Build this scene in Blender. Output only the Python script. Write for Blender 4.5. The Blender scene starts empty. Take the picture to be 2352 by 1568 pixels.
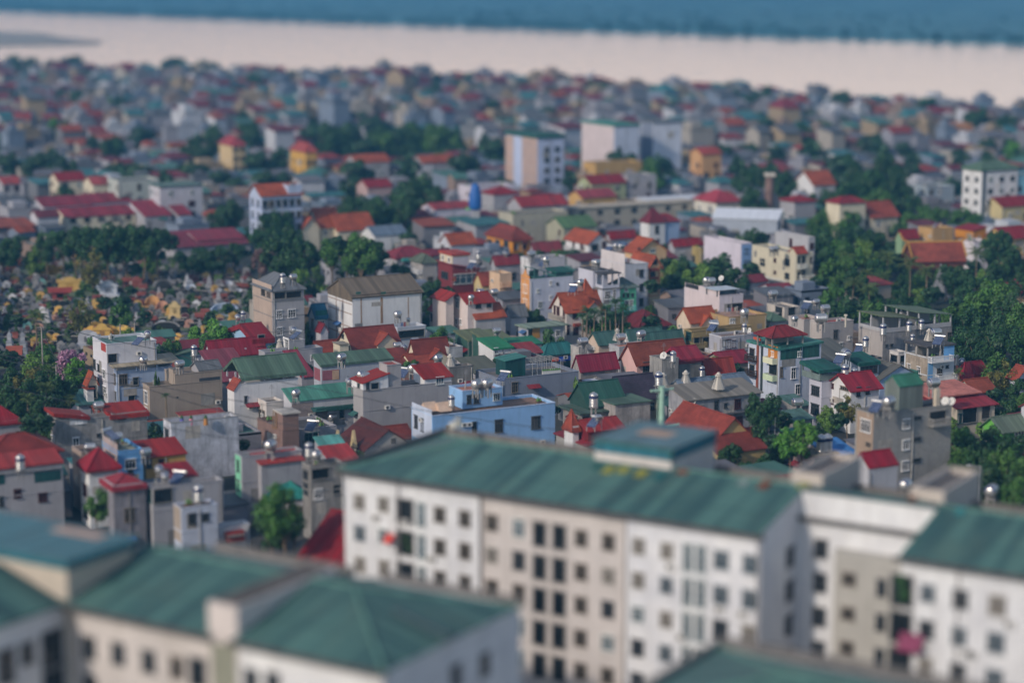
HAZE_DEN = .00024; HAZE_COL = (.14, .47, .85, 1)
SUN_ELEV = 30; SUN_E = 2.6; SUN_ANG = 3; SUN_C = (1.0, .87, .74); SKY_S = .12; GLOW = 1.15; VEIL = .14
FOCUS = 362; APERTURE = 2.2; EXPO = -0.03
import bpy, math, random
from mathutils import Vector, Matrix
random.seed(7)
R = math.radians
scene = bpy.context.scene
col = scene.collection
# ------------------------------------------------------------------ camera model
F = 2130.0; TH = math.atan(381/2130); CH = 75.0
K = 1024/2352
cT, sT = math.cos(TH), math.sin(TH)
def ray(x, y):
    a = (x-1176)*K; b = -(y-784)*K
    return (a, F*cT+b*sT, -F*sT+b*cT)
def P(x, y, z):
    r = ray(x, y); t = (z-CH)/r[2]
    return Vector((r[0]*t, r[1]*t, z))
def proj(p):
    d = p[1]*cT+(CH-p[2])*sT
    u = p[1]*sT-(CH-p[2])*cT
    return (1176+F*p[0]/d/K, 784-F*u/d/K, d)
# ------------------------------------------------------------------ materials
def lin(h):
    h = h.lstrip('#'); o = []
    for i in (0, 2, 4):
        c = int(h[i:i+2], 16)/255
        o.append(c/12.92 if c <= .04045 else ((c+.055)/1.055)**2.4)
    return (o[0], o[1], o[2], 1)
MATS = {}
class N:
    def __init__(s, name):
        s.m = bpy.data.materials.new(name); s.m.use_nodes = True
        s.t = s.m.node_tree; s.n = s.t.nodes; s.l = s.t.links
        s.b = s.n['Principled BSDF']
    def node(s, t, **kw):
        n = s.n.new(t)
        for k, v in kw.items():
            if k in n.inputs: n.inputs[k].default_value = v
            else: setattr(n, k, v)
        return n
    def link(s, a, b): s.l.new(a, b)
    def uv(s, sx, sy, sz=1):
        tc = s.node('ShaderNodeTexCoord'); mp = s.node('ShaderNodeMapping')
        mp.inputs['Scale'].default_value = (sx, sy, sz); s.link(tc.outputs['UV'], mp.inputs['Vector']); return mp.outputs[0]
    def noise(s, sx, sy, det=4, rough=.6, vec=None):
        n = s.node('ShaderNodeTexNoise'); n.inputs['Scale'].default_value = 1; n.inputs['Detail'].default_value = det
        n.inputs['Roughness'].default_value = rough
        s.link(vec or s.uv(sx, sy), n.inputs['Vector']); return n.outputs['Fac']
    def ramp(s, f, p0, c0, p1, c1):
        r = s.node('ShaderNodeValToRGB'); e = r.color_ramp.elements
        e[0].position, e[0].color = p0, c0; e[1].position, e[1].color = p1, c1
        s.link(f, r.inputs[0]); return r.outputs[0]
    def mix(s, f, a, b, mode='MIX'):
        m = s.node('ShaderNodeMix'); m.data_type = 'RGBA'; m.blend_type = mode
        for v, i in ((f, 0), (a, 6), (b, 7)):
            if hasattr(v, 'links') or hasattr(v, 'is_linked'): s.link(v, m.inputs[i])
            else: m.inputs[i].default_value = v
        return m.outputs[2]
    def bump(s, h, st, dist=.05):
        b = s.node('ShaderNodeBump'); b.inputs['Strength'].default_value = st; b.inputs['Distance'].default_value = dist
        s.link(h, b.inputs['Height']); s.link(b.outputs[0], s.b.inputs['Normal'])
    def objvec(s, sc):
        tc = s.node('ShaderNodeTexCoord'); oi = s.node('ShaderNodeObjectInfo')
        ad = s.node('ShaderNodeVectorMath'); ad.operation = 'MULTIPLY_ADD'
        s.link(oi.outputs['Location'], ad.inputs[0]); ad.inputs[1].default_value = (.37, .37, .37)
        s.link(tc.outputs['UV'], ad.inputs[2])
        mp = s.node('ShaderNodeMapping'); mp.inputs['Scale'].default_value = sc
        s.link(ad.outputs[0], mp.inputs['Vector']); return mp.outputs[0]
def g(v): return (v, v, v, 1)
def M(kind, hexc):
    k = (kind, hexc)
    if k in MATS: return MATS[k]
    n = N(kind+'_'+hexc); c = lin(hexc); bs = n.b.inputs
    if kind in ('plaster', 'conc', 'block') and max(c[:3])-min(c[:3]) < .1: c = tuple(min(.74, x*1.42) for x in c[:3])+(1,)
    dark = tuple(x*.55 for x in c[:3])+(1,)
    lite = tuple(min(1, x*1.18+.01) for x in c[:3])+(1,)
    if kind == 'plaster':
        a = n.noise(.35, .25, 5, .65, n.objvec((.35, .25, 1)))
        cc = n.ramp(a, .3, tuple(x*.86 for x in c[:3])+(1,), .7, tuple(min(1, x*1.06) for x in c[:3])+(1,))
        st = n.noise(1.6, .12, 4, .7, n.objvec((1.7, .13, 1)))
        f = n.ramp(st, .5, g(0), .78, g(.65))
        cc = n.mix(f, cc, tuple(x*.62 for x in c[:3])+(1,))
        n.link(cc, bs['Base Color']); bs['Roughness'].default_value = .85
        n.bump(n.noise(3, 3, 3), .15)
    elif kind == 'conc':
        a = n.noise(.5, .5, 6, .72, n.objvec((.5, .4, 1)))
        cc = n.ramp(a, .3, tuple(x*.5 for x in c[:3])+(1,), .68, tuple(min(1, x*1.15) for x in c[:3])+(1,))
        st = n.noise(1.3, .1, 5, .75, n.objvec((1.1, .11, 1)))
        f = n.ramp(st, .45, g(0), .72, g(.75))
        cc = n.mix(f, cc, tuple(x*.33 for x in c[:3])+(1,))
        n.link(cc, bs['Base Color']); bs['Roughness'].default_value = .9
        n.bump(n.noise(2, 2, 5), .35)
    elif kind == 'block':
        br = n.node('ShaderNodeTexBrick'); br.offset = .5
        n.link(n.uv(1, 1), br.inputs['Vector'])
        br.inputs['Scale'].default_value = 1; br.inputs['Brick Width'].default_value = .6; br.inputs['Row Height'].default_value = .3
        br.inputs['Mortar Size'].default_value = .025
        br.inputs['Color1'].default_value = c; br.inputs['Color2'].default_value = tuple(x*.82 for x in c[:3])+(1,)
        br.inputs['Mortar'].default_value = tuple(x*.6 for x in c[:3])+(1,)
        st = n.noise(1.3, .1, 5, .75, n.objvec((.9, .12, 1)))
        f = n.ramp(st, .5, g(0), .75, g(.6))
        cc = n.mix(f, br.outputs['Color'], tuple(x*.45 for x in c[:3])+(1,))
        a = n.noise(.3, .3, 4, .6, n.objvec((.25, .3, 1)))
        cc = n.mix(n.ramp(a, .35, g(0), .7, g(.5)), cc, tuple(x*.7 for x in c[:3])+(1,))
        n.link(cc, bs['Base Color']); bs['Roughness'].default_value = .92
    elif kind == 'metal':   # ribbed sheet roofing: panels run down the slope
        wv = n.node('ShaderNodeTexWave'); wv.wave_type = 'BANDS'; wv.bands_direction = 'X'
        wv.inputs['Scale'].default_value = .62; n.link(n.uv(1, 1), wv.inputs['Vector'])
        pn = n.noise(1.1, .02, 2, .5, n.objvec((1.0, .02, 1)))
        cc = n.ramp(pn, .35, tuple(x*.7 for x in c[:3])+(1,), .65, tuple(min(1, x*1.25) for x in c[:3])+(1,))
        a = n.noise(.4, .3, 5, .7, n.objvec((.45, .22, 1)))
        cc = n.mix(n.ramp(a, .42, g(0), .75, g(.55)), cc, tuple(x*.5+.05 for x in c[:3])+(1,))
        cc = n.mix(n.ramp(wv.outputs['Fac'], .0, g(.32), .3, g(0)), cc, dark)
        n.link(cc, bs['Base Color']); bs['Roughness'].default_value = .72; bs['Specular IOR Level'].default_value = .22
        n.bump(wv.outputs['Fac'], .4, .04)
    elif kind == 'aged':     # old limewash with rain streaks and grey bloom
        a = n.noise(.2, .16, 6, .7, n.objvec((.2, .16, 1)))
        cc = n.ramp(a, .34, tuple(x*.84 for x in c[:3])+(1,), .62, tuple(min(.8, x*1.06) for x in c[:3])+(1,))
        st = n.noise(.9, .07, 5, .75, n.objvec((.9, .07, 1)))
        cc = n.mix(n.ramp(st, .48, g(0), .76, g(.55)), cc, (c[0]*.6, c[1]*.58, c[2]*.54, 1))
        n.link(cc, bs['Base Color']); bs['Roughness'].default_value = .88
    elif kind == 'oldroof':  # faded sheets: each about a metre wide, laps across, rust and dirt
        pn = n.noise(1, 1, 0, .5, n.objvec((.9, .05, 1)))
        cc = n.ramp(pn, .36, tuple(x*.62 for x in c[:3])+(1,), .64, (c[0]*1.35, c[1]*1.2, c[2]*1.05, 1))
        wv = n.node('ShaderNodeTexWave'); wv.wave_type = 'BANDS'; wv.bands_direction = 'X'; wv.inputs['Scale'].default_value = .31; n.link(n.uv(1, 1), wv.inputs['Vector'])
        cc = n.mix(n.ramp(wv.outputs['Fac'], .0, g(.5), .12, g(0)), cc, dark)
        wy = n.node('ShaderNodeTexWave'); wy.wave_type = 'BANDS'; wy.bands_direction = 'Y'; wy.inputs['Scale'].default_value = .07; wy.inputs['Distortion'].default_value = .6; n.link(n.uv(1, 1), wy.inputs['Vector'])
        cc = n.mix(n.ramp(wy.outputs['Fac'], .0, g(.55), .03, g(0)), cc, dark)
        a = n.noise(.2, .14, 6, .72, n.objvec((.2, .12, 1)))
        cc = n.mix(n.ramp(a, .48, g(0), .74, g(.45)), cc, (c[0]*.8+.06, c[1]*.7+.05, c[2]*.6+.03, 1))
        b = n.noise(.5, .12, 5, .75, n.objvec((.6, .1, 1)))
        cc = n.mix(n.ramp(b, .64, g(0), .76, g(.55)), cc, lin('6a4a34'))
        n.link(cc, bs['Base Color']); bs['Roughness'].default_value = .65; bs['Specular IOR Level'].default_value = .3; n.bump(wv.outputs['Fac'], .3, .04)
    elif kind == 'tile':
        wv = n.node('ShaderNodeTexWave'); wv.wave_type = 'BANDS'; wv.bands_direction = 'Y'; wv.wave_profile = 'SAW'
        wv.inputs['Scale'].default_value = .8; wv.inputs['Distortion'].default_value = .25; n.link(n.uv(1, 1), wv.inputs['Vector'])
        wx = n.node('ShaderNodeTexWave'); wx.wave_type = 'BANDS'; wx.bands_direction = 'X'
        wx.inputs['Scale'].default_value = 1.0; n.link(n.uv(1, 1), wx.inputs['Vector'])
        a = n.noise(.9, .9, 5, .7, n.objvec((.8, .8, 1)))
        cc = n.ramp(a, .3, tuple(x*.6 for x in c[:3])+(1,), .7, lite)
        b = n.noise(.2, .2, 4, .6, n.objvec((.2, .25, 1)))
        cc = n.mix(n.ramp(b, .42, g(0), .7, g(.7)), cc, tuple(x*.3 for x in c[:3])+(1,))
        cc = n.mix(n.ramp(wv.outputs['Fac'], .0, g(.55), .35, g(0)), cc, tuple(x*.4 for x in c[:3])+(1,))
        cc = n.mix(n.ramp(wx.outputs['Fac'], .0, g(.35), .4, g(0)), cc, tuple(x*.45 for x in c[:3])+(1,))
        n.link(cc, bs['Base Color']); bs['Roughness'].default_value = .8
        n.bump(wv.outputs['Fac'], .5, .06)
    elif kind == 'glass':
        a = n.noise(.6, .6, 2, .5, n.objvec((.5, .5, 1)))
        n.link(n.ramp(a, .3, dark, .7, lite), bs['Base Color']); bs['Roughness'].default_value = .12
    elif kind == 'steel':
        bs['Metallic'].default_value = .85; bs['Roughness'].default_value = .36
        a = n.noise(3, 3, 3, .6); n.link(n.ramp(a, .3, tuple(x*.8 for x in c[:3])+(1,), .7, c), bs['Base Color'])
        n.link(n.ramp(a, .3, g(.3), .7, g(.45)), bs['Roughness'])
    elif kind == 'paint':
        a = n.noise(.8, .8, 4, .6)
        n.link(n.ramp(a, .3, tuple(x*.82 for x in c[:3])+(1,), .7, lite), bs['Base Color']); bs['Roughness'].default_value = .55
    elif kind == 'deck':
        a = n.noise(.35, .35, 6, .7, n.objvec((.35, .35, 1)))
        cc = n.ramp(a, .35, dark, .65, lite)
        n.link(cc, bs['Base Color']); bs['Roughness'].default_value = .9
    elif kind == 'leaf':
        ge = n.node('ShaderNodeNewGeometry'); oi = n.node('ShaderNodeObjectInfo')
        cc = n.ramp(ge.outputs['Random Per Island'], .0, tuple(x*.35 for x in c[:3])+(1,), 1.0, (c[0]*1.95, c[1]*1.8, c[2]*1.3, 1))
        cc = n.mix(n.ramp(oi.outputs['Random'], 0, g(0), 1, g(.4)), cc, (c[0]*1.5, c[1]*.95, c[2]*.8, 1))
        n.link(cc, bs['Base Color']); bs['Roughness'].default_value = .6
        tr = n.node('ShaderNodeBsdfTranslucent'); n.link(cc, tr.inputs['Color'])
        mx = n.node('ShaderNodeMixShader'); mx.inputs[0].default_value = .22
        n.link(n.b.outputs[0], mx.inputs[1]); n.link(tr.outputs[0], mx.inputs[2])
        n.link(mx.outputs[0], n.n['Material Output'].inputs['Surface'])
    MATS[k] = n.m
    return n.m
# ------------------------------------------------------------------ mesh builder
class MB:
    def __init__(s): s.v = []; s.f = []; s.mi = []; s.mats = []; s.sm = []
    def mat(s, m):
        if m not in s.mats: s.mats.append(m)
        return s.mats.index(m)
    def face(s, pts, m, smooth=False):
        i = len(s.v); s.v += [tuple(p) for p in pts]; s.f.append(list(range(i, i+len(pts)))); s.mi.append(s.mat(m)); s.sm.append(smooth)
    def box(s, x0, y0, z0, x1, y1, z1, m, top=None, bottom=True):
        a, b, c, d = (x0, y0), (x1, y0), (x1, y1), (x0, y1)
        for p, q in ((a, b), (b, c), (c, d), (d, a)):
            s.face([(*p, z0), (*q, z0), (*q, z1), (*p, z1)], m)
        s.face([(*a, z1), (*b, z1), (*c, z1), (*d, z1)], top or m)
        if bottom: s.face([(*d, z0), (*c, z0), (*b, z0), (*a, z0)], m)
    def profx(s, pr, x0, x1, m, cap=True):      # pr = [(y,z)] anticlockwise seen from +x
        n = len(pr)
        for i in range(n):
            (a, b), (c, d) = pr[i], pr[(i+1) % n]
            s.face([(x0, a, b), (x1, a, b), (x1, c, d), (x0, c, d)], m)
        if cap:
            s.face([(x0, a, b) for a, b in pr], m); s.face([(x1, a, b) for a, b in reversed(pr)], m)
    def profy(s, pr, y0, y1, m, cap=True):
        n = len(pr)
        for i in range(n):
            (a, b), (c, d) = pr[i], pr[(i+1) % n]
            s.face([(a, y0, b), (c, y0, d), (c, y1, d), (a, y1, b)], m)
        if cap:
            s.face([(a, y0, b) for a, b in reversed(pr)], m); s.face([(a, y1, b) for a, b in pr], m)
    def cyl(s, p, q, r0, r1, n, m, caps=True, smooth=True):
        p, q = Vector(p), Vector(q); d = (q-p).normalized()
        a = d.orthogonal().normalized(); b = d.cross(a)
        A = [p+(a*math.cos(2*math.pi*i/n)+b*math.sin(2*math.pi*i/n))*r0 for i in range(n)]
        B = [q+(a*math.cos(2*math.pi*i/n)+b*math.sin(2*math.pi*i/n))*r1 for i in range(n)]
        i0 = len(s.v); s.v += [tuple(x) for x in A+B]; k = s.mat(m)
        for i in range(n):
            j = (i+1) % n; s.f.append([i0+i, i0+j, i0+n+j, i0+n+i]); s.mi.append(k); s.sm.append(smooth)
        if caps:
            s.face(list(reversed(A)), m); s.face(B, m)
    def lathe(s, prof, n, m, axis='z'):           # prof [(r,h)]
        i0 = len(s.v); k = s.mat(m)
        for r, h in prof:
            for i in range(n):
                a = 2*math.pi*i/n; x, y = r*math.cos(a), r*math.sin(a)
                s.v.append((x, y, h) if axis == 'z' else (h, x, y))
        for j in range(len(prof)-1):
            for i in range(n):
                i2 = (i+1) % n
                s.f.append([i0+j*n+i, i0+j*n+i2, i0+(j+1)*n+i2, i0+(j+1)*n+i]); s.mi.append(k); s.sm.append(True)
    def mesh(s, name):
        me = bpy.data.meshes.new(name); me.from_pydata(s.v, [], s.f)
        for m in s.mats: me.materials.append(m)
        me.polygons.foreach_set('material_index', s.mi); me.polygons.foreach_set('use_smooth', s.sm)
        uv = me.uv_layers.new(name='UVMap').data
        Z = Vector((0, 0, 1)); vs = [Vector(v) for v in s.v]
        for p in me.polygons:
            nn = p.normal
            u = Z.cross(nn)
            if u.length < 1e-3: u = Vector((1, 0, 0))
            u.normalize(); w = nn.cross(u)
            for li in p.loop_indices:
                v = vs[me.loops[li].vertex_index]; uv[li].uv = (v.dot(u), v.dot(w))
        me.update(); return me
    def build(s, name, parent=None, loc=(0, 0, 0), rz=0):
        return link(name, s.mesh(name), parent, loc, rz)
def link(name, data, parent=None, loc=(0, 0, 0), rz=0):
    o = bpy.data.objects.new(name, data); col.objects.link(o); o.parent = parent
    o.location = loc; o.rotation_euler = (0, 0, rz); return o
LABELLED = []
def tag(o, label, cat, group=None, kind=None):
    o['label'] = label; o['category'] = cat
    if group: o['group'] = group
    if kind: o['kind'] = kind
    LABELLED.append(o); return o
def struct(o): o['kind'] = 'structure'; return o
# ------------------------------------------------------------------ windows (shared meshes)
WCACHE = {}
PANES = {'w': ('f0f0ee', '1c242c'), 'd': ('4a4c4e', '1a232a'), 'b': ('4a2024', '3a161a'), 'o': (None, '1c2226'), 'g': ('d8dcd8', '36505e'), 'k': ('7a7064', '2a2a28'),  # open style: dark pane painted as the shade inside an unglazed opening
         'c': ('b8b4ac', '6a645c'), 'u': ('9aa0a4', '36464f'), 't': ('2f5a58', '17343a')}
def win_mesh(w, h, st):
    w = max(.3, round(w*5)/5); h = max(.3, round(h*5)/5); k = (w, h, st)
    if k in WCACHE: return WCACHE[k]
    fr, pa = PANES[st]; p = MB(); f = MB()
    p.box(-w/2, -.03, -h/2, w/2, .02, h/2, M('glass', pa))
    fm = M('paint', fr or '8a8884'); t = .09
    if fr:
        f.box(-w/2-t, -.08, -h/2, -w/2, .02, h/2, fm); f.box(w/2, -.08, -h/2, w/2+t, .02, h/2, fm)
        f.box(-w/2-t, -.08, h/2, w/2+t, .02, h/2+t, fm)
        k2 = 1 if w < 1 else (2 if w < 2 else 3) if w > .8 else 0
        for i in range(1, k2+1):
            x = -w/2+w*i/(k2+1); f.box(x-.04, -.06, -h/2, x+.04, -.035, h/2, fm)
        if h > 1.1: f.box(-w/2, -.06, h*.2, w/2, -.035, h*.2+.06, fm)
    f.box(-w/2-.16, -.2, -h/2-.1, w/2+.16, .02, -h/2, fm)
    f.box(-w/2-.14, -.22, h/2+(t if fr else 0), w/2+.14, .02, h/2+.1+(t if fr else 0), fm)
    if not fr: f.box(-w/2-.1, -.1, -h/2, -w/2, .02, h/2, fm); f.box(w/2, -.1, -h/2, w/2+.1, .02, h/2, fm)
    WCACHE[k] = (f.mesh('window'), p.mesh('pane')); return WCACHE[k]
FROT = {'R': 0, 'L': -math.pi/2, 'E': math.pi/2}
def put_win(parent, face, a, y, z, w, h, st, name='window'):
    fm, pm = win_mesh(w, h, st)
    if face == 'R': loc = (a, y, z)
    else: loc = (y, a, z)
    o = link(name, fm, parent, loc, FROT[face]); link('pane', pm, o)
    return o
# ------------------------------------------------------------------ houses
TILES = {'a0': (0, 522.5, 4), 'a1': (588, 522.5, 4), 'a2': (1176, 522.5, 4), 'a3': (1764, 522.5, 4),
         'b0': (0, 849.8, 4), 'b1': (588, 849.8, 4), 'b2': (1176, 849.8, 4), 'b3': (1764, 849.8, 4),
         'c1': (0, 0, 3), 'c2': (784.4, 0, 3), 'c3': (1568.8, 0, 3), 'd': (0, 0, 1)}
TL = TILES['d']
def tile(n):
    global TL
    TL = TILES[n]
def px(x): return TL[0]+x/TL[2]
def py(y): return TL[1]+y/TL[2]
class HH: pass
cur = HH()
HL = []
FOOT = []                                       # footprints (cx, cy, radius) of what stands on the ground
def w2l(h, p):
    dx, dy = p[0]-h.C[0], p[1]-h.C[1]
    return (dx*h.u[0]+dy*h.u[1], dx*h.v[0]+dy*h.v[1], p[2])
def l2w(h, x, y, z=0): return Vector((h.C[0]+h.u[0]*x+h.v[0]*y, h.C[1]+h.u[1]*x+h.v[1]*y, z))
def along(p, d, z, X):                          # metres from p along d until picture column X
    a = (X-1176)*K
    return (a*(cT*p[1]+(CH-z)*sT)-F*p[0])/(F*d[0]-a*cT*d[1])
def on_plane(h, axis, val, X, Y):               # ray through a pixel meets local plane x|y = val
    r = ray(X, Y); O = (0, 0, CH)
    n = h.u if axis == 'x' else h.v
    t = (val-((O[0]-h.C[0])*n[0]+(O[1]-h.C[1])*n[1]))/(r[0]*n[0]+r[1]*n[1])
    return (r[0]*t, r[1]*t, CH+r[2]*t)
def H(label, x, y, xl, xr, h, wall, roof, cat='house', name='house', yaw=28, dep=None, wid=None, group=None, auto=0, **kw):
    global cur
    c = HH(); cur = c
    c.yaw = R(yaw); c.u = (math.cos(c.yaw), math.sin(c.yaw)); c.v = (-math.sin(c.yaw), math.cos(c.yaw))
    c.C = P(px(x), py(y), h); c.label = label; c.name = name
    W = wid or along(c.C, c.u, h, px(xr)); D = dep or along(c.C, c.v, h, px(xl))
    W = min(max(W, 1.5), 80); D = min(max(D, 2.0), 22)
    c.root = bpy.data.objects.new(name, None); col.objects.link(c.root)
    c.root.location = (c.C[0], c.C[1], 0); c.root.rotation_euler = (0, 0, c.yaw); c.root.empty_display_size = .5
    tag(c.root, label, cat, group)
    p = l2w(c, W/2, D/2); FOOT.append((p[0], p[1], math.hypot(W, D)/2, h))
    c.main = None; c.flats = []; HL.append(c)
    block(0, 0, W, D, 0, h, wall, roof, **kw)
    c.main = c.last
    if auto: autowin(auto)
    return c
def block(x0, y0, W, D, z0, z1, wall, roof, posts=False, band=None, floors=None, rail=0, **kw):
    c = cur; b = HH(); b.x, b.y, b.W, b.D, b.z0, b.z1 = x0, y0, W, D, z0, z1; c.last = b
    wm = M(*wall)
    kind = roof[0]; rise = roof[2] if len(roof) > 2 else 1.5; over = roof[3] if len(roof) > 3 else .35; t = roof[4] if len(roof) > 4 else .14
    mb = MB(); x1, y1 = x0+W, y0+D
    T = {(0, 0): z1, (1, 0): z1, (1, 1): z1, (0, 1): z1}
    if kind == 'sy': T[(0, 1)] = T[(1, 1)] = z1+rise
    if kind == 'sY': T[(0, 0)] = T[(1, 0)] = z1+rise
    if kind == 'sx': T[(1, 0)] = T[(1, 1)] = z1+rise
    if kind == 'sX': T[(0, 0)] = T[(0, 1)] = z1+rise
    cs = {(0, 0): (x0, y0), (1, 0): (x1, y0), (1, 1): (x1, y1), (0, 1): (x0, y1)}
    if posts:
        n1 = max(2, int(round(W/3.2))+1); n2 = max(2, int(round(D/3.2))+1); ps = set()
        for i in range(n1):
            for j in (0, 1): ps.add((i/(n1-1), j))
        for j in range(n2):
            for i in (0, 1): ps.add((i, j/(n2-1)))
        for i, j in sorted(ps):
            m = MB(); xx, yy = x0+.12+(W-.24)*i, y0+.12+(D-.24)*j
            zt = (T[(0, 0)]*(1-i)+T[(1, 0)]*i)*(1-j)+(T[(0, 1)]*(1-i)+T[(1, 1)]*i)*j
            m.box(xx-.12, yy-.12, z0, xx+.12, yy+.12, zt, wm); m.build('post', c.root)
        if rail: mb.box(x0+.02, y0+.02, z0, x1-.02, y0+.16, z0+rail, wm); mb.box(x0+.02, y0+.16, z0, x0+.16, y1, z0+rail, wm)
        # rear wall of the open storey, in from the edge
        mb.box(x0+W*.12, y0+D*.62, z0, x1-.14, y0+D*.7, min(T.values())-.05, wm)
    else:
        for a, b2 in (((0, 0), (1, 0)), ((1, 0), (1, 1)), ((1, 1), (0, 1)), ((0, 1), (0, 0))):
            p, q = cs[a], cs[b2]
            pts = [(*p, z0), (*q, z0), (*q, T[b2])]
            if kind == 'gx' and a[0] == b2[0]: pts.append((p[0], y0+D/2, z1+rise-.02))
            if kind == 'gy' and a[1] == b2[1]: pts.append((x0+W/2, p[1], z1+rise-.02))
            pts.append((*p, T[a]))
            mb.face(pts, wm)
        bm = M(*band) if band else wm
        if floors:
            for zz in floors: mb.box(x0-.05, y0-.05, zz-.09, x1+.05, y1+.05, zz+.09, bm)
    if mb.v: mb.build('wall', c.root)
    r = MB(); o = over
    if kind == 'flat':
        par = rise; rm = M(*roof[1]); cap = M(*roof[5]) if len(roof) > 5 else wm
        q = MB(); tk = .18
        if par > 0:
            q.box(x0-.06, y0-.06, z1, x1+.06, y0+tk, z1+.12, cap); q.box(x0-.06, y1-tk, z1, x1+.06, y1+.06, z1+.12, cap)
            q.box(x0-.06, y0+tk, z1, x0+tk, y1-tk, z1+.12, cap); q.box(x1-tk, y0+tk, z1, x1+.06, y1-tk, z1+.12, cap)
            for e in ((x0+tk, y0+tk, x1-tk, y0+tk), (x1-tk, y0+tk, x1-tk, y1-tk), (x1-tk, y1-tk, x0+tk, y1-tk), (x0+tk, y1-tk, x0+tk, y0+tk)):
                q.face([(e[2], e[3], z1-par), (e[0], e[1], z1-par), (e[0], e[1], z1), (e[2], e[3], z1)], wm)
            q.build('parapet', c.root)
            r.face([(x0+tk, y0+tk, z1-par), (x1-tk, y0+tk, z1-par), (x1-tk, y1-tk, z1-par), (x0+tk, y1-tk, z1-par)], rm)
            b.deck = z1-par; c.flats.append(b)
        else:
            r.box(x0-o, y0-o, z1, x1+o, y1+o, z1+t, rm); b.deck = z1+t
    elif kind == 'none': b.deck = z1
    else:
        rm = M(*roof[1]); b.deck = z1+rise*.5
        if kind == 'gx':
            k = rise/(D/2); ze = z1-o*k; zr = z1+rise; ym = y0+D/2
            r.profx([(y0-o, ze-t), (ym, zr-t), (y1+o, ze-t), (y1+o, ze+.02), (ym, zr+.02), (y0-o, ze+.02)], x0-o, x1+o, rm)
            r.cyl((x0-o, ym, zr+.03), (x1+o, ym, zr+.03), .13, .13, 6, rm)
        elif kind == 'gy':
            k = rise/(W/2); ze = z1-o*k; zr = z1+rise; xm = x0+W/2
            r.profy([(x0-o, ze-t), (x1+o, ze-t), (x1+o, ze+.02), (xm, zr+.02), (x0-o, ze+.02)] if 0 else [(x0-o, ze-t), (xm, zr-t), (x1+o, ze-t), (x1+o, ze+.02), (xm, zr+.02), (x0-o, ze+.02)], y0-o, y1+o, rm)
            r.cyl((xm, y0-o, zr+.03), (xm, y1+o, zr+.03), .13, .13, 6, rm)
        elif kind in ('hip', 'pyr'):
            k = rise/(min(W, D)/2); ze = z1-o*k*.6; zr = z1+rise
            a, bb, cc, d = (x0-o, y0-o, ze), (x1+o, y0-o, ze), (x1+o, y1+o, ze), (x0-o, y1+o, ze)
            if W >= D: i = min(W/2-.02, D/2); e, f = (x0+i, y0+D/2, zr), (x1-i, y0+D/2, zr)
            else: i = W/2; i2 = D/2 if kind == 'pyr' else min(D/2-.02, W/2); e, f = (x0+W/2, y0+i2, zr), (x0+W/2, y1-i2, zr)
            if kind == 'pyr': e = f = (x0+W/2, y0+D/2, zr)
            if e == f:
                for s1, s2 in ((a, bb), (bb, cc), (cc, d), (d, a)): r.face([s1, s2, e], rm)
            elif W >= D:
                r.face([a, bb, f, e], rm); r.face([cc, d, e, f], rm); r.face([d, a, e], rm); r.face([bb, cc, f], rm)
            else:
                r.face([d, a, e, f], rm); r.face([bb, cc, f, e], rm); r.face([a, bb, e], rm); r.face([cc, d, f], rm)
            for s1, s2 in ((a, bb), (bb, cc), (cc, d), (d, a)):
                r.face([(s1[0], s1[1], ze-t), (s2[0], s2[1], ze-t), s2, s1], rm)
            r.face([(q[0], q[1], ze-t) for q in (d, cc, bb, a)], rm)
            for s1, s2 in ((a, e), (d, e if W >= D else f), (bb, f if W >= D else e), (cc, f), (e, f)):
                if s1 != s2: r.cyl((s1[0], s1[1], s1[2]+.03), (s2[0], s2[1], s2[2]+.03), .1, .1, 5, rm)
        else:
            if kind in ('sy', 'sY'):
                k = rise/D; za, zb = (z1-o*k, z1+rise+o*k) if kind == 'sy' else (z1+rise+o*k, z1-o*k)
                r.profx([(y0-o, za-t+.06), (y1+o, zb-t+.06), (y1+o, zb+.06), (y0-o, za+.06)], x0-o, x1+o, rm)
            else:
                k = rise/W; za, zb = (z1-o*k, z1+rise+o*k) if kind == 'sx' else (z1+rise+o*k, z1-o*k)
                r.profy([(x0-o, za-t+.06), (x1+o, zb-t+.06), (x1+o, zb+.06), (x0-o, za+.06)], y0-o, y1+o, rm)
    if r.v: r.build('roof', c.root)
    return b
def Kb(x, y, xl, xr, inset, wall, roof, dep=None, wid=None, z0=None, h=None, **kw):
    """another storey or wing of the current house; its near corner is seen at (x, y), on the plane INSET metres behind the front"""
    c = cur; m = c.main
    if h is None: p = on_plane(c, 'y', m.y+inset, px(x), py(y))
    else: p = P(px(x), py(y), h)
    lx, ly, z = w2l(c, p)
    W = wid or along(p, c.u, z, px(xr))
    D = dep or (along(p, c.v, z, px(xl)) if xl is not None else m.D-inset-.05)
    W = min(max(W, 1.0), 40); D = min(max(D, 1.0), 20)
    if z0 is None: z0 = m.z1-.15 if m.z1 < z else 0
    return block(lx, ly, W, D, min(z0, z-.4), z, wall, roof, **kw)
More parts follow.
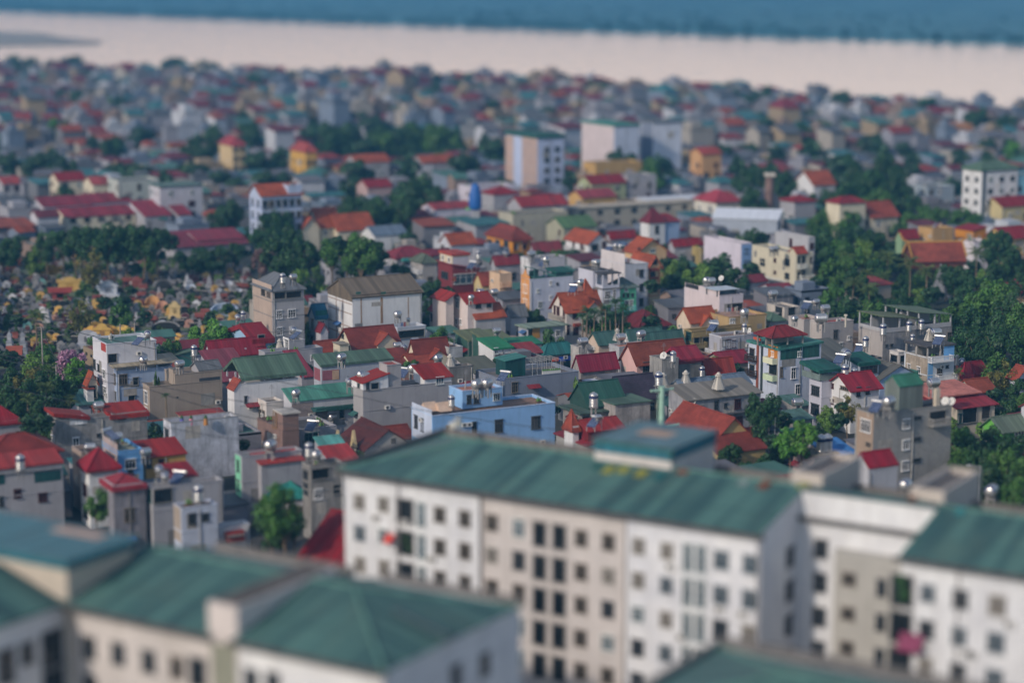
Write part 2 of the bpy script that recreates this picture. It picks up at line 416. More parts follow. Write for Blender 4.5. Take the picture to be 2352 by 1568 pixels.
def Wn(face, lst, st='w', blk=None, name='window'):
    c = cur; b = blk or c.last
    for it in lst:
        x, y, w, h = it[:4]; s = it[4] if len(it) > 4 else st
        if face == 'R': ax, val = 'y', b.y
        elif face == 'L': ax, val = 'x', b.x
        else: ax, val = 'x', b.x+b.W
        q = [w2l(c, on_plane(c, ax, val, px(X), py(Y))) for X, Y in ((x, y), (x-w/2, y), (x+w/2, y), (x, y-h/2), (x, y+h/2))]
        i = 0 if face == 'R' else 1
        ww = abs(q[2][i]-q[1][i]); hh = q[3][2]-q[4][2]; a = q[0][i]; z = q[0][2]
        lo, hi = (b.x, b.x+b.W) if face == 'R' else (b.y, b.y+b.D)
        ww = min(ww, hi-lo-.5)
        if ww < .25: ww = .4
        a = min(max(a, lo+ww/2+.2), hi-ww/2-.2)
        if z-hh/2 < .1: continue
        if face == 'R': put_win(c.root, 'R', a, b.y, z, ww, hh, s, name)
        else: put_win(c.root, face, a, val, z, ww, hh, s, name)
def autowin(n, st='wdkbg', faces='RL', blk=None):
    b = blk or cur.last
    nf = max(1, int((b.z1-b.z0)/3.1))
    for fc in faces:
        ln = b.W if fc == 'R' else b.D
        k = max(1, min(n, int(ln/2.2)))
        for fl in range(nf):
            z = b.z0+fl*3.1+1.7
            if z+.9 > b.z1: continue
            for i in range(k):
                if random.random() < .3: continue
                a = (b.x if fc == 'R' else b.y)+ln*(i+.5)/k+random.uniform(-.2, .2)
                w, h = random.choice(((.8, 1.2), (1.2, 1.4), (1.4, 1.4), (1, 1.8), (1.8, 1.4)))
                w = min(w, ln/k-.5)
                if w < .4: continue
                put_win(cur.root, fc, a, b.y if fc == 'R' else b.x, z, w, h, random.choice(st))
def balcony(face, x, y, w, st='solid', wall=('plaster', 'd8d8d4'), out=1.1):
    """a balcony whose slab is seen centred at (x, y)"""
    c = cur; b = c.last; val = b.y if face == 'R' else b.x; ax = 'y' if face == 'R' else 'x'
    q = [w2l(c, on_plane(c, ax, val, px(X), py(y))) for X in (x-w/2, x, x+w/2)]; i = 0 if face == 'R' else 1
    a, z = q[1][i], q[1][2]; ww = min(abs(q[2][i]-q[0][i]), (b.W if face == 'R' else b.D))
    lo, hi = (b.x, b.x+b.W) if i == 0 else (b.y, b.y+b.D)
    a = min(max(a, lo+ww/2), hi-ww/2)
    m = MB(); wm = M(*wall)
    m.box(-ww/2, -out, -.15, ww/2, 0, 0, wm)
    if st == 'solid':
        m.box(-ww/2, -out, 0, ww/2, -out+.12, .85, wm); m.box(-ww/2, -out+.12, 0, -ww/2+.12, 0, .85, wm); m.box(ww/2-.12, -out+.12, 0, ww/2, 0, .85, wm)
    else:
        n = max(3, int(ww/.28))
        for k in range(n+1): xx = -ww/2+.04+(ww-.08)*k/n; m.box(xx-.05, -out+.02, 0, xx+.05, -out+.1, .8, wm)
        for k in range(4): yy = -out+.2+(out-.3)*k/3; m.box(-ww/2+.02, yy-.04, 0, -ww/2+.1, yy+.04, .8, wm); m.box(ww/2-.1, yy-.04, 0, ww/2-.02, yy+.04, .8, wm)
        m.box(-ww/2, -out, .8, ww/2, -out+.14, .92, wm); m.box(-ww/2, -out+.14, .8, -ww/2+.14, 0, .92, wm); m.box(ww/2-.14, -out+.14, .8, ww/2, 0, .92, wm)
    m.build('balcony', c.root, (a, val, z) if face == 'R' else (val, a, z), FROT[face])
def panel(face, x0, y0, x1, y1, mat, name='cladding', out=.04):
    c = cur; b = c.last; val = b.y if face == 'R' else b.x; ax = 'y' if face == 'R' else 'x'; i = 0 if face == 'R' else 1
    p = w2l(c, on_plane(c, ax, val, px(x0), py((y0+y1)/2))); q = w2l(c, on_plane(c, ax, val, px(x1), py((y0+y1)/2)))
    xm = (x0+x1)/2
    zt = on_plane(c, ax, val, px(xm), py(y0))[2]; zb = on_plane(c, ax, val, px(xm), py(y1))[2]
    a, e = sorted((p[i], q[i])); lo, hi = (b.x, b.x+b.W) if i == 0 else (b.y, b.y+b.D)
    a, e = max(a, lo), min(e, hi)
    if e-a < .1: return
    m = MB()
    if face == 'R': m.box(a, val-out, max(zb, .05), e, val+.01, zt, M(*mat))
    else: m.box(val-out, a, max(zb, .05), val+.01, e, zt, M(*mat))
    return m.build(name, c.root)
# ------------------------------------------------------------------ things on roofs
STEEL = ('steel', 'e6e4e0'); TKC = {}
def tank_mesh(kind):
    if kind in TKC: return TKC[kind]
    b = MB(); d = MB(); s = MB(); nv = M('paint', '1e2c66'); wh = M('paint', 'e8e8e8'); cn = M('conc', '8c8a88')
    if kind == 'H':
        pr = [(.001, -.98), (.3, -.95), (.52, -.87), (.64, -.74), (.66, -.68)]
        for i in range(9):
            h = -.62+1.24*i/8; pr += [(.66, h-.03), (.685, h), (.66, h+.03)]
        pr += [(.66, .68), (.64, .74), (.52, .87), (.3, .95), (.001, .98)]
        b.lathe(pr, 20, M(*STEEL), 'x')
        for r0, r1, x0, x1 in ((.61, .47, -.8, -.915),):      # arc label round the end
            n = 14
            for i in range(n):
                a0, a1 = math.pi*(.02+.96*i/n), math.pi*(.02+.96*(i+1)/n)
                d.face([(x0, -r0*math.cos(a0), r0*math.sin(a0)), (x0, -r0*math.cos(a1), r0*math.sin(a1)), (x1, -r1*math.cos(a1), r1*math.sin(a1)), (x1, -r1*math.cos(a0), r1*math.sin(a0))], nv)
        for i in range(0):                                    # side label
            a0, a1 = R(150+7.5*i), R(150+7.5*(i+1))
            for sg in (1, -1):
                q = [(-.3, sg*.7*math.cos(a0), -.7*math.sin(a0)+.45), (.3, sg*.7*math.cos(a0), -.7*math.sin(a0)+.45)]
                e = [(.3, sg*.7*math.cos(a1), -.7*math.sin(a1)+.45), (-.3, sg*.7*math.cos(a1), -.7*math.sin(a1)+.45)]
                if i in (2, 3, 4, 5): d.face([(x, y*1.0, z*.45) for x, y, z in q+e], nv)
        for x in (-.45, .45):
            s.box(x-.09, -.5, -.95, x+.09, .5, -.5, cn)
            for y in (-.42, .42): s.box(x-.08, y-.08, -2.1, x+.08, y+.08, -.95, cn)
        s.box(-.45, -.06, -.9, .45, .06, -.7, cn)
    else:
        pr = [(.001, -.95), (.5, -.95), (.56, -.9)]
        for i in range(8):
            h = -.8+1.5*i/7; pr += [(.56, h-.05), (.61, h), (.56, h+.05)]
        pr += [(.55, .8), (.4, .95), (.22, 1.0), (.2, 1.1), (.001, 1.1)]
        b.lathe(pr, 18, M(*STEEL), 'z')
        d.lathe([(.625, .3), (.63, .32), (.63, .58), (.625, .6)], 18, nv, 'z')
        for a in range(4):
            x, y = .42*math.cos(a*math.pi/2+.4), .42*math.sin(a*math.pi/2+.4); s.box(x-.07, y-.07, -2.1, x+.07, y+.07, -.95, cn)
        s.box(-.55, -.55, -1.05, .55, .55, -.955, cn)
    TKC[kind] = (b.mesh('water_tank'), d.mesh('label_band'), s.mesh('stand')); return TKC[kind]
def short(s, n=9):
    w = s.split()
    if len(w) <= n: return s
    for k in range(n, 3, -1):
        if w[k] in ('with', 'behind', 'beside', 'before', 'in', 'and', 'under', 'at', 'of', 'left', 'right', 'on', 'over', 'between', 'below', 'by', 'near', 'beneath', 'above'): return ' '.join(w[:k])
    return ' '.join(w[:n])
TXT = {}
def lettering(parent, txt, size, loc, rot):
    if txt not in TXT:
        cu = bpy.data.curves.new('lettering', 'FONT'); cu.body = txt; cu.size = size; cu.align_x = 'CENTER'; cu.align_y = 'CENTER'; cu.extrude = .004
        to = bpy.data.objects.new('t', cu); col.objects.link(to); bpy.context.view_layer.update()
        me = bpy.data.meshes.new_from_object(to.evaluated_get(bpy.context.evaluated_depsgraph_get())); bpy.data.objects.remove(to); me.materials.clear(); me.materials.append(M('paint', 'f2f2f2')); TXT[txt] = me
    o = bpy.data.objects.new('lettering', TXT[txt]); col.objects.link(o); o.parent = parent; o.location = loc; o.rotation_euler = rot
def tank(kind, x, y, z=None, size=1.0, rz=None, of=None, text=None):
    c = cur
    if z is None: z = (c.last.deck if c else 6)+1.7
    p = P(px(x), py(y), z)
    bm, dm, sm = tank_mesh(kind)
    if rz is None: rz = R(random.choice((62, 75, 100, 50, 20, 35)))
    o = link('water_tank', bm, None, p, rz); o.scale = (size*.84,)*3
    link('label_band', dm, o); link('stand', sm, o)
    if text:
        if kind == 'V': lettering(o, text, .3, (-.2, -.64, .45), (R(90), 0, R(-15)))
        elif text == 'TÂN Á': lettering(o, text, .28, (0, -.72, .1), (R(84), 0, 0))
        else: lettering(o, text, .27, (-.9, 0, .45), (R(70), 0, R(-90)))
    tag(o, ('round steel tank on ' if kind == 'H' else 'upright steel tank on ')+short(of or c.label), 'water tank', 'rooftop water tanks')
    return o
def solar(x, y, z=None, rz=-35, of=None):
    c = cur
    if z is None: z = c.last.deck+.9
    p = P(px(x), py(y), z)
    if 'solar' not in TKC:
        a = MB(); b = MB(); f = MB(); fm = M('paint', 'b8b8b6')
        a.profx([(-.95, -.6), (.75, .45), (.75, .53), (-.95, -.52)], -.75, .75, M('glass', '2a3c66'))
        for i in range(10): xx = -.7+1.4*i/9; a.profx([(-.95, -.51), (.75, .54), (.75, .57), (-.95, -.48)], xx-.02, xx+.02, M('paint', '8a98b4'))
        b.cyl((-.95, .9, .6), (.95, .9, .6), .24, .24, 12, M(*STEEL))
        for xx in (-.7, .7): f.box(xx-.03, .85, -1.3, xx+.03, .95, .4, fm); f.box(xx-.03, -.95, -1.3, xx+.03, -.87, -.6, fm)
        TKC['solar'] = (a.mesh('solar_heater'), b.mesh('tank'), f.mesh('stand'))
    a, b, f = TKC['solar']; o = link('solar_heater', a, None, p, R(rz)); link('tank', b, o); link('stand', f, o)
    tag(o, 'solar water heater on '+short(of or c.label), 'solar heater', 'rooftop solar heaters'); return o
def dish(x, y, z=None, size=.5, of=None, rz=-40):
    c = cur
    if z is None: z = c.last.z1+.9
    p = P(px(x), py(y), z)
    if 'dish' not in TKC:
        a = MB(); b = MB(); a.lathe([(.001, 0), (.5, .06), (.85, .18), (1, .28), (1.0, .31), (.84, .22), (.001, .04)], 16, M('paint', 'dcdad4'))
        b.cyl((0, 0, 0), (0, 0, .8), .04, .04, 5, M('paint', '707070'))
        TKC['dish'] = (a.mesh('satellite_dish'), b.mesh('feed_arm'))
        q = MB(); q.cyl((0, 0, -1), (0, 0, .1), .05, .05, 5, M('paint', '707070')); TKC['pole'] = q.mesh('pole')
    o = link('satellite_dish', TKC['dish'][0], None, p); o.rotation_euler = (R(62), 0, R(rz)); o.scale = (size,)*3
    link('feed_arm', TKC['dish'][1], o)
    pl = link('pole', TKC['pole'], o); pl.rotation_euler = (R(-62), 0, 0); pl.scale = (2, 2, 1.6)
    tag(o, 'pale satellite dish on '+short(of or c.label), 'satellite dish', 'satellite dishes'); return o
def vent(x, y, s=1.0, z=None):
    c = cur; z = z if z is not None else c.last.deck
    if 'vent' not in TKC:
        m = MB(); wm = M('plaster', 'cfc8bc')
        m.cyl((0, 0, -.3), (0, 0, 1.3), .85, .3, 4, wm, True, False); m.cyl((0, 0, 1.3), (0, 0, 1.45), .45, .45, 8, wm); m.cyl((0, 0, 1.5), (0, 0, 1.75), .3, .12, 8, wm)
        for a in range(4): m.cyl((.88*math.cos(a*1.5708), .88*math.sin(a*1.5708), -.3), (.31*math.cos(a*1.5708), .31*math.sin(a*1.5708), 1.32), .05, .05, 4, M('paint', '9a9a98'))
        TKC['vent'] = m.mesh('skylight_cone')
    lp = w2l(c, P(px(x), py(y), z+.7)); o = link('skylight_cone', TKC['vent'], c.root, (lp[0], lp[1], z)); o.scale = (s,)*3
def ac(face, x, y):
    c = cur; b = c.last; val = b.y if face == 'R' else b.x
    l = w2l(c, on_plane(c, 'y' if face == 'R' else 'x', val, px(x), py(y)))
    if 'ac' not in TKC:
        m = MB(); m.box(-.42, -.34, -.3, .42, -.02, .3, M('paint', 'd4d2cc')); m.cyl((-.08, -.36, 0), (-.08, -.335, 0), .24, .24, 12, M('paint', '5a5a5a')); TKC['ac'] = m.mesh('air_conditioner')
    link('air_conditioner', TKC['ac'], c.root, (l[0], val, l[2]) if face == 'R' else (val, l[1], l[2]), FROT[face])
# ------------------------------------------------------------------ trees
TREES = {}
def crown_mesh(seed, hexc, n, rx, rz, leaf, lumps, droop=0):
    rnd = random.Random(seed); m = M('leaf', hexc); v, f = [], []
    L = []
    for _ in range(lumps):
        a = rnd.uniform(0, 6.283); rr = math.sqrt(rnd.random()); zz = rnd.uniform(-1, 1)
        k = math.sqrt(max(0, 1-zz*zz*.85)); L.append((rx*.82*rr*k*math.cos(a), rx*.82*rr*k*math.sin(a), rz*.82*zz, rnd.choice((.18, .25, .32, .42))*rx))
    for _ in range(n):
        l = rnd.choice(L); d = Vector((rnd.gauss(0, 1), rnd.gauss(0, 1), rnd.gauss(.25, 1))).normalized()
        p = Vector(l[:3])+d*l[3]*rnd.uniform(.6, 1.05); p.z -= droop*rnd.random()
        nn = (d+Vector((rnd.gauss(0, .5), rnd.gauss(0, .5), rnd.gauss(.3, .5)))).normalized()
        a = nn.orthogonal().normalized(); b = nn.cross(a); t = rnd.uniform(0, 6.28); a, b = a*math.cos(t)+b*math.sin(t), b*math.cos(t)-a*math.sin(t)
        s = leaf*rnd.uniform(.5, 1.25); i = len(v)
        v += [tuple(p-a*s), tuple(p-b*s*.55), tuple(p+a*s), tuple(p+b*s*.55)]; f.append((i, i+1, i+2, i+3))
    me = bpy.data.meshes.new('crown'); me.from_pydata(v, [], f); me.materials.append(m); me.update(); return me
def trunk_mesh(seed, h, r, spread):
    rnd = random.Random(seed); m = MB(); bm = M('conc', '6a5a48'); k = Vector((rnd.uniform(-.3, .3), rnd.uniform(-.3, .3), h*.55))
    m.cyl((0, 0, -.3), k, r, r*.7, 7, bm)
    for i in range(6):
        a = i*1.05+rnd.uniform(-.3, .3); e = k+Vector((math.cos(a)*spread*rnd.uniform(.4, .8), math.sin(a)*spread*rnd.uniform(.4, .8), h*rnd.uniform(.22, .5)))
        m.cyl(k*rnd.uniform(.8, 1), e, r*.45, r*.12, 5, bm)
    return m.mesh('trunk')
def palm_mesh(seed, n, ln, hexc, leaf):
    rnd = random.Random(seed); m = M('leaf', hexc); v, f = [], []
    for i in range(n):
        a = i*2.399+rnd.uniform(-.2, .2); el = rnd.uniform(-.15, 1.15); le = ln*rnd.uniform(.8, 1.1); pr = Vector((0, 0, 0)); d = Vector((math.cos(a)*math.cos(el), math.sin(a)*math.cos(el), math.sin(el)))
        sd = d.cross(Vector((0, 0, 1))).normalized()
        S = 9
        for k in range(S):
            t = k/S; d2 = (d+Vector((0, 0, -1.5*t*t))).normalized(); nx = pr+d2*le/S; w = leaf*(1-abs(t-.4)*1.1)
            for sg in (1, -1):
                for q in range(3):
                    b0 = pr+(nx-pr)*(q/3); b1 = pr+(nx-pr)*((q+.6)/3); tip = b0+(nx-pr)*1.0+sd*sg*w*rnd.uniform(.8, 1.1)+Vector((0, 0, -w*rnd.uniform(.25, .6)))
                    j = len(v); v += [tuple(b0), tuple(b1), tuple(tip)]; f.append((j, j+1, j+2))
            pr = nx
    me = bpy.data.meshes.new('crown'); me.from_pydata(v, [], f); me.materials.append(m); me.update(); return me
G_DARK, G_MID, G_LITE, G_BRI, G_OLIVE = '2b5330', '437034', '608a40', '508a36', '6a703a'
def tree_proto(kind, i):
    k = (kind, i)
    if k in TREES: return TREES[k]
    if kind in ('dark', 'mid', 'lite', 'bright'):
        c = {'dark': G_DARK, 'mid': G_MID, 'lite': G_LITE, 'bright': G_BRI}[kind]
        TREES[k] = (crown_mesh(i*7+1, c, 3400, 1.0, .8, .1, 17+4*i), trunk_mesh(i, 1.6, .09, 1.2))
    elif kind == 'olive': TREES[k] = (crown_mesh(i*7+50, G_OLIVE, 1500, 1.0, .85, .1, 22), trunk_mesh(i+5, 1.6, .08, 1.2))
    elif kind == 'purple':
        a = crown_mesh(i+80, 'aa88b4', 2600, 1.0, .7, .1, 26); TREES[k] = (a, trunk_mesh(i+9, 1.6, .08, 1.2))
    elif kind == 'dusky': TREES[k] = (crown_mesh(i+90, '6a5a64', 2600, 1.0, .75, .1, 22), trunk_mesh(i+9, 1.6, .08, 1.2))
    elif kind == 'palm': TREES[k] = (palm_mesh(i, 26, 1.0, '5a7444', .3), None)
    elif kind == 'areca': TREES[k] = (palm_mesh(i+20, 20, 1.0, '38653c', .45), None)
    elif kind == 'banana': TREES[k] = (palm_mesh(i+40, 9, 1.0, '5f8a4a', .5), None)
    elif kind == 'bush': TREES[k] = (crown_mesh(i+60, ('4a7040', '5f8a44', '3c6236')[i % 3], 900, 1.0, .62, .14, 12), None)
    return TREES[k]
TN = {'dark': 'broadleaf_tree', 'mid': 'broadleaf_tree', 'lite': 'broadleaf_tree', 'bright': 'broadleaf_tree', 'olive': 'sparse_tree', 'purple': 'flowering_tree', 'dusky': 'flowering_tree', 'palm': 'palm_tree', 'areca': 'areca_palm', 'banana': 'banana_plant', 'bush': 'bush'}
TW = {'dark': 'dark green dense broadleaf tree', 'mid': 'mid green rounded broadleaf tree', 'lite': 'light green airy broadleaf tree', 'bright': 'bright green leafy tree', 'olive': 'sparse olive-tinted tree', 'purple': 'tree covered in purple blossom', 'dusky': 'dusky pinkish grey flowering tree', 'palm': 'palm tree with arching feathery fronds', 'areca': 'slim areca palm with dark plume', 'banana': 'pale banana plant with broad upright leaves', 'bush': 'low rounded green bush'}
def tree(kind, x, ytop, w, h, where, world=None, group=None, label=None):
    """crown top seen at (x, ytop); w = crown width in tile pixels, h = height in metres"""
    i = random.randrange(4)
    if world: wx, wy, r = world
    else:
        p = P(px(x), py(ytop), h); wx, wy = p[0], p[1]
        r = w/TL[2]/2*K*(wy*cT+(CH-h)*sT)/F
    cm, tm = tree_proto(kind, i)
    o = bpy.data.objects.new(TN[kind], None); col.objects.link(o); o.location = (wx, wy, 0); o.empty_display_size = .5
    o.rotation_euler = (0, 0, random.uniform(0, 6.28))
    if kind == 'bush':
        bpy.data.objects.remove(o); o = link('bush', cm, None, (wx, wy, h*.45), random.uniform(0, 6.28)); o.scale = (r, r, h*.5/.62)
    elif kind in ('palm', 'areca', 'banana'):
        c = link('crown', cm, o, (0, 0, h-r*.35), 0); c.scale = (r*1.05,)*3
        m = MB(); b = random.uniform(-.6, .6); m.cyl((0, 0, -.3), (b*.5, 0, h*.5), .2, .15, 7, M('conc', '7a6a58')); m.cyl((b*.5, 0, h*.5), (0, 0, h-r*.3), .15, .11, 7, M('conc', '7a6a58')); m.build('trunk', o)
    else:
        rz = min(h*.42, r*.95)
        c = link('crown', cm, o, (0, 0, h-rz), 0); c.scale = (r, r, rz/.8)
        t = link('trunk', tm, o, (0, 0, 0)); t.scale = (r*.8, r*.8, (h-rz*.4)/1.6)
    FOOT.append((wx, wy, r*.6, h))
    tag(o, (label or TW[kind]+' '+where), 'bush' if kind == 'bush' else 'tree', group or ('bushes among houses' if kind == 'bush' else 'trees of the town'))
    return o
# ------------------------------------------------------------------ palette
def pl(h): return ('plaster', h)
def cn(h): return ('conc', h)
def mt(h): return ('metal', h)
def tl(h): return ('tile', h)
GREY, PALE, WHITE, LGREY = pl('8f8e92'), pl('b4b4ba'), pl('d8d9dc'), pl('a3a3aa')
TAN, CREAM, LILAC, LBLUE = pl('a89a8c'), pl('d8cdb4'), pl('b6b0ba'), pl('a9b9d2')
DIRTY = cn('8c8a88'); DECK = ('deck', '77716c'); DKD = ('deck', '4a484a'); ORD = ('deck', 'c08066'); REDD = ('deck', 'a8483e'); BRD = ('deck', '8c6c58')
RED, MAR, BRICKR = mt('8a1f29'), mt('771d29'), mt('952b25')
TILE, TILED, TILEB = tl('a34630'), tl('8a3628'), tl('b4532f')
GRN, TEAL, GGRY, GMET, BMET, DGR = mt('57705f'), mt('2f6d6c'), mt('6f8078'), mt('707478'), mt('6c7c8e'), mt('1f5a50')
OLV, BRN = mt('6e7658'), mt('75695a')
# ================================================================== tile a0 / b0 : left of the town, in front of the graveyard
tile('a0')
H('tall pale grey house with a stepped white trimmed side, beside the graveyard', 978, 1075, 850, 1435, 13, PALE, ('flat', GRN[0:1]+('5c8078',), .25, 0, .1), floors=(6.6, 9.8))
Wn('R', [(1028, 1200, 75, 80, 'o')]); Wn('L', [(868, 1255, 16, 75), (907, 1290, 12, 50), (958, 1345, 24, 80, 'w'), (872, 1405, 18, 75), (905, 1412, 14, 55), (965, 1500, 26, 80, 'w'), (868, 1545, 18, 60)], 'd')
panel('L', 930, 1060, 972, 1135, ('paint', 'a83e36'))
tank('H', 1355, 975, z=14.6)
solar(1270, 1040, z=13.6)
H('blue grey house with a cream sheet roof over its terrace', 1070, 1322, 1015, 1580, 8.6, LBLUE, ('flat', DECK, .5), floors=(5.6,))
Wn('R', [(1132, 1398, 66, 85, 'k'), (1245, 1410, 46, 66, 'o'), (1208, 1569, 55, 60, 'o')]); Wn('L', [(1042, 1385, 40, 90, 'k'), (1055, 1540, 26, 70, 'o')])
Kb(1050, 1280, 1012, 1640, -.3, LBLUE, ('sy', mt('b0a48c'), .5, .4), posts=True, dep=4.5)
tank('H', 1316, 1212)
H('beige stained house with a terrace bush and white balcony windows', 1372, 1465, 1312, 2040, 7.2, TAN, ('flat', DECK, .5), floors=())
Wn('L', [(1345, 1560, 26, 110, 'w'), (1345, 1700, 26, 90, 'w')])
panel('R', 1620, 1552, 1640, 1566, ('paint', '26292c'), 'hole')  # small dark sheet on the wall, coloured as the shade in a hole
Kb(1605, 1352, None, 2038, .02, TAN, ('flat', DECK, .4), dep=5)
panel('R', 1830, 1375, 2020, 1410, ('paint', '40464e'), 'opening')  # flat dark sheet; the shade of the opening is its colour
Kb(1835, 1305, None, 2032, .3, GREY, ('gx', GMET, 1.0, .25), dep=4)
Kb(1590, 1310, None, 1690, .5, TAN, ('flat', DECK, 0, 0, .1), dep=2.2)
tank('H', 1650, 1248)
tree('bush', 1440, 1345, 100, 8.6, 'on the terrace of the beige stained house', label='round terrace shrub above the beige stained house')
H('small house with a wide maroon sheet roof', 2040, 1410, 2005, 2330, 5.5, GREY, ('sy', ('metal', '8a4450'), 3.4, .4), dep=10)
H('white house with an open storey under a green roof with red fascia', 2200, 1440, 2108, 2737, 8.8, WHITE, ('flat', DECK, .8), floors=(5.4,))
Wn('L', [(2150, 1530, 42, 90, 'd'), (2260, 1690, 14, 50, 'd')]); Wn('R', [(2257, 1583, 14, 60, 'd'), (2500, 1660, 20, 60, 'd')])
Kb(2240, 1365, 2170, 2790, .02, LGREY, ('gx', GRN, 2.2, .4, .5), posts=True, dep=8)
Kb(2150, 1490, None, 2196, -.02, WHITE, ('sx', TILE, 1.3, .15), h=None, dep=3)
H('light blue house with a deep red shed roof beside the grey tower house', 2330, 1020, 2108, 2500, 6.5, pl('9cc0de'), ('gx', RED, 1.8, .4, .9))
Wn('L', [(2150, 930, 22, 60, 'd')]); Wn('R', [(2400, 1010, 60, 50, 'o')])
tank('H', 2185, 822, z=8.6); tank('V', 2234, 808, z=8.6)
H('low house with a long crimson sheet roof and red ridge', 1950, 1165, 1885, 2430, 4.5, LGREY, ('gx', mt('8e2233'), 2.2, .5))
tank('V', 1783, 1130, z=5.5, size=1.15); tank('V', 2014, 1130, z=4.6); tank('V', 2250, 1145, z=4.2, size=1.1)
H('little shed with a sloping green sheet roof and wooden side', 1500, 1195, 1465, 1765, 4, ('paint', '2f6a66'), ('sx', GRN, .8, .3))
H('grey flat annex below the crimson sheet roof', 1880, 1240, 1750, 2100, 3.6, LGREY, ('flat', ('deck', '7e848a'), .3), auto=2)
H('slim white house with red tiled turret roofs', 812, 1420, 782, 880, 6.5, CREAM, ('gy', TILEB, 1.6, .3), auto=1)
Kb(800, 1490, 775, 860, -.8, WHITE, ('flat', TILE, 0, .2), z0=0, dep=2)
tile('b0')
H('low shed with a dull teal roof among the palms', 720, 315, 640, 935, 3.2, LGREY, ('sy', ('metal', '4a7a78'), 1.3, .4))
tank('H', 605, 190, z=4)
H('rough concrete house with two red sheet roofs and a tank between them', 515, 478, 465, 1350, 8.6, DIRTY, ('flat', DECK, .5), floors=(5.2,))
Wn('R', [(697, 655, 50, 62, 'w'), (905, 600, 20, 14, 'd')]); Wn('L', [(490, 650, 20, 80, 'w')])
Kb(512, 452, 460, 800, .02, DIRTY, ('sX', BRICKR, .9, .35, .55), posts=True, dep=4.5, rail=.6)
panel('R', 640, 430, 805, 495, ('paint', 'c9ccd0'))
Wn('R', [(725, 458, 52, 58, 'w')])
Kb(1028, 415, None, 1345, .02, DIRTY, ('sy', BRICKR, .8, .35, .6), posts=True, dep=4.5, rail=.6)
panel('R', 1000, 390, 1022, 465, ('paint', '8a2a2a')); panel('R', 1080, 405, 1160, 458, ('paint', '23282c'), 'opening')  # the opening is a dark sheet coloured as shade
cur.last = cur.main
tank('H', 905, 322, rz=R(28), text='TÂN Á')
H('grey house at the picture edge under a red hipped roof', -150, 520, -250, 205, 8, GREY, ('flat', DECK, .6))
Kb(-120, 490, None, 195, .1, GREY, ('hip', RED, 2.0, .4, .3), posts=True, dep=7, rail=.7)
H('wide grey house with layered red roofs and maroon shutters', -160, 960, -200, 575, 8.8, GREY, ('flat', DECK, .5), floors=(5.5,))
Wn('R', [(160, 1135, 50, 62, 'b'), (392, 1168, 64, 74, 'b'), (12, 1210, 30, 80, 'd')])
panel('R', 315, 925, 560, 1020, ('metal', '1f4f50')); panel('R', -150, 960, 45, 1055, ('metal', '1f4f50'))
Kb(-150, 915, None, 570, -.3, GREY, ('sy', mt('a23c3a'), .9, .2, .25), dep=4)
Kb(-120, 800, None, 560, 4.5, GREY, ('hip', tl('8e2e26'), 2.0, .4), dep=8, z0=8)
tank('V', 185, 850, z=10.6, size=1.2)
H('house with a crimson hipped pavilion roof on its terrace', 820, 985, 735, 1085, 7, WHITE, ('flat', DECK, .3), floors=())
Kb(822, 895, 738, 1080, .05, GREY, ('hip', mt('8c1f2c'), 2.1, .45, .35), posts=True, rail=.9)
autowin(2, 'db', 'RL', cur.main)
H('bare tan block behind the crimson pavilion roof', 745, 760, 660, 930, 8.5, pl('b09c90'), ('flat', DKD, .5))
tank('H', 825, 705, size=1.0)
H('narrow sky blue fronted house with white double shutters', 1085, 752, 940, 1310, 8.2, pl('6fa8dc'), ('flat', ('deck', 'a8a488'), .3), floors=(7.8,))
panel('L', 950, 640, 1082, 900, pl('b8a4a0'), 'side_wall', .03)
Wn('R', [(1197, 862, 88, 80, 'w'), (1197, 915, 40, 70, 'd')])
tank('H', 1076, 605, rz=R(28)); solar(1025, 590, z=10.5, rz=60)
H('ochre yellow house with a red lean-to roof', 1335, 800, 1315, 1705, 6.8, pl('c89c58'), ('sy', mt('962c2a'), 1.2, .25), dep=5)
Wn('R', [(1352, 865, 40, 60, 'd'), (1480, 850, 36, 50, 'b')])
tank('H', 1338, 748, z=8.5)
H('large windowless whitewashed block with a parapet roof', 1570, 490, 1500, 2190, 8.8, cn('b2b4bc'), ('flat', DKD, .7, 0, 0, pl('8e8c8a')))
Wn('L', [(1535, 595, 30, 100, 'd')])
for i, x in enumerate((1670, 1755, 1890)):
    m = MB(); q = P(px(x), py(448), 9.1); m.cyl((0, 0, -.9), (0, 0, .1), .35, .28, 8, M('paint', ('5a5aa0', 'c88090', 'b0783a')[i])); m.cyl((0, 0, .1), (0, 0, .55), .3, .12, 7, M('leaf', G_MID))
    tag(m.build('plant_pot', None, q), ('violet', 'pink', 'ochre')[i]+' plant pot on the roof of the whitewashed block', 'plant pot')
H('grey house with roof tanks and a shaded green opening', 1400, 1090, 1340, 2050, 8.6, GREY, ('flat', DECK, .4), floors=(5.6,))
Wn('R', [(1495, 1150, 160, 130, 'o')]); Wn('L', [(1375, 1150, 30, 110, 't')])
tank('H', 1462, 910); tank('H', 1515, 972); solar(1625, 985, rz=-20)
Kb(1560, 985, None, 1800, 3, GREY, ('sy', RED, .8, .3), dep=4)
H('dark grey house under a rounded maroon awning roof', 1042, 1105, 988, 1330, 8.8, cn('7c7a80'), ('flat', DECK, .7))
Kb(1045, 1075, 988, 1325, -.1, GREY, ('hip', mt('93303c'), 1.0, .3, .5), posts=True, dep=5, rail=.8)
Wn('R', [(1190, 1330, 90, 110, 'k')], blk=cur.main)
H('white and pale blue house with a dark roof deck', 1665, 1275, 1595, 1995, 8, pl('c4ccdc'), ('flat', ('deck', '6a5a54'), .2), floors=(5,))
panel('L', 1600, 1240, 1662, 1560, TAN, 'side_wall', .03)
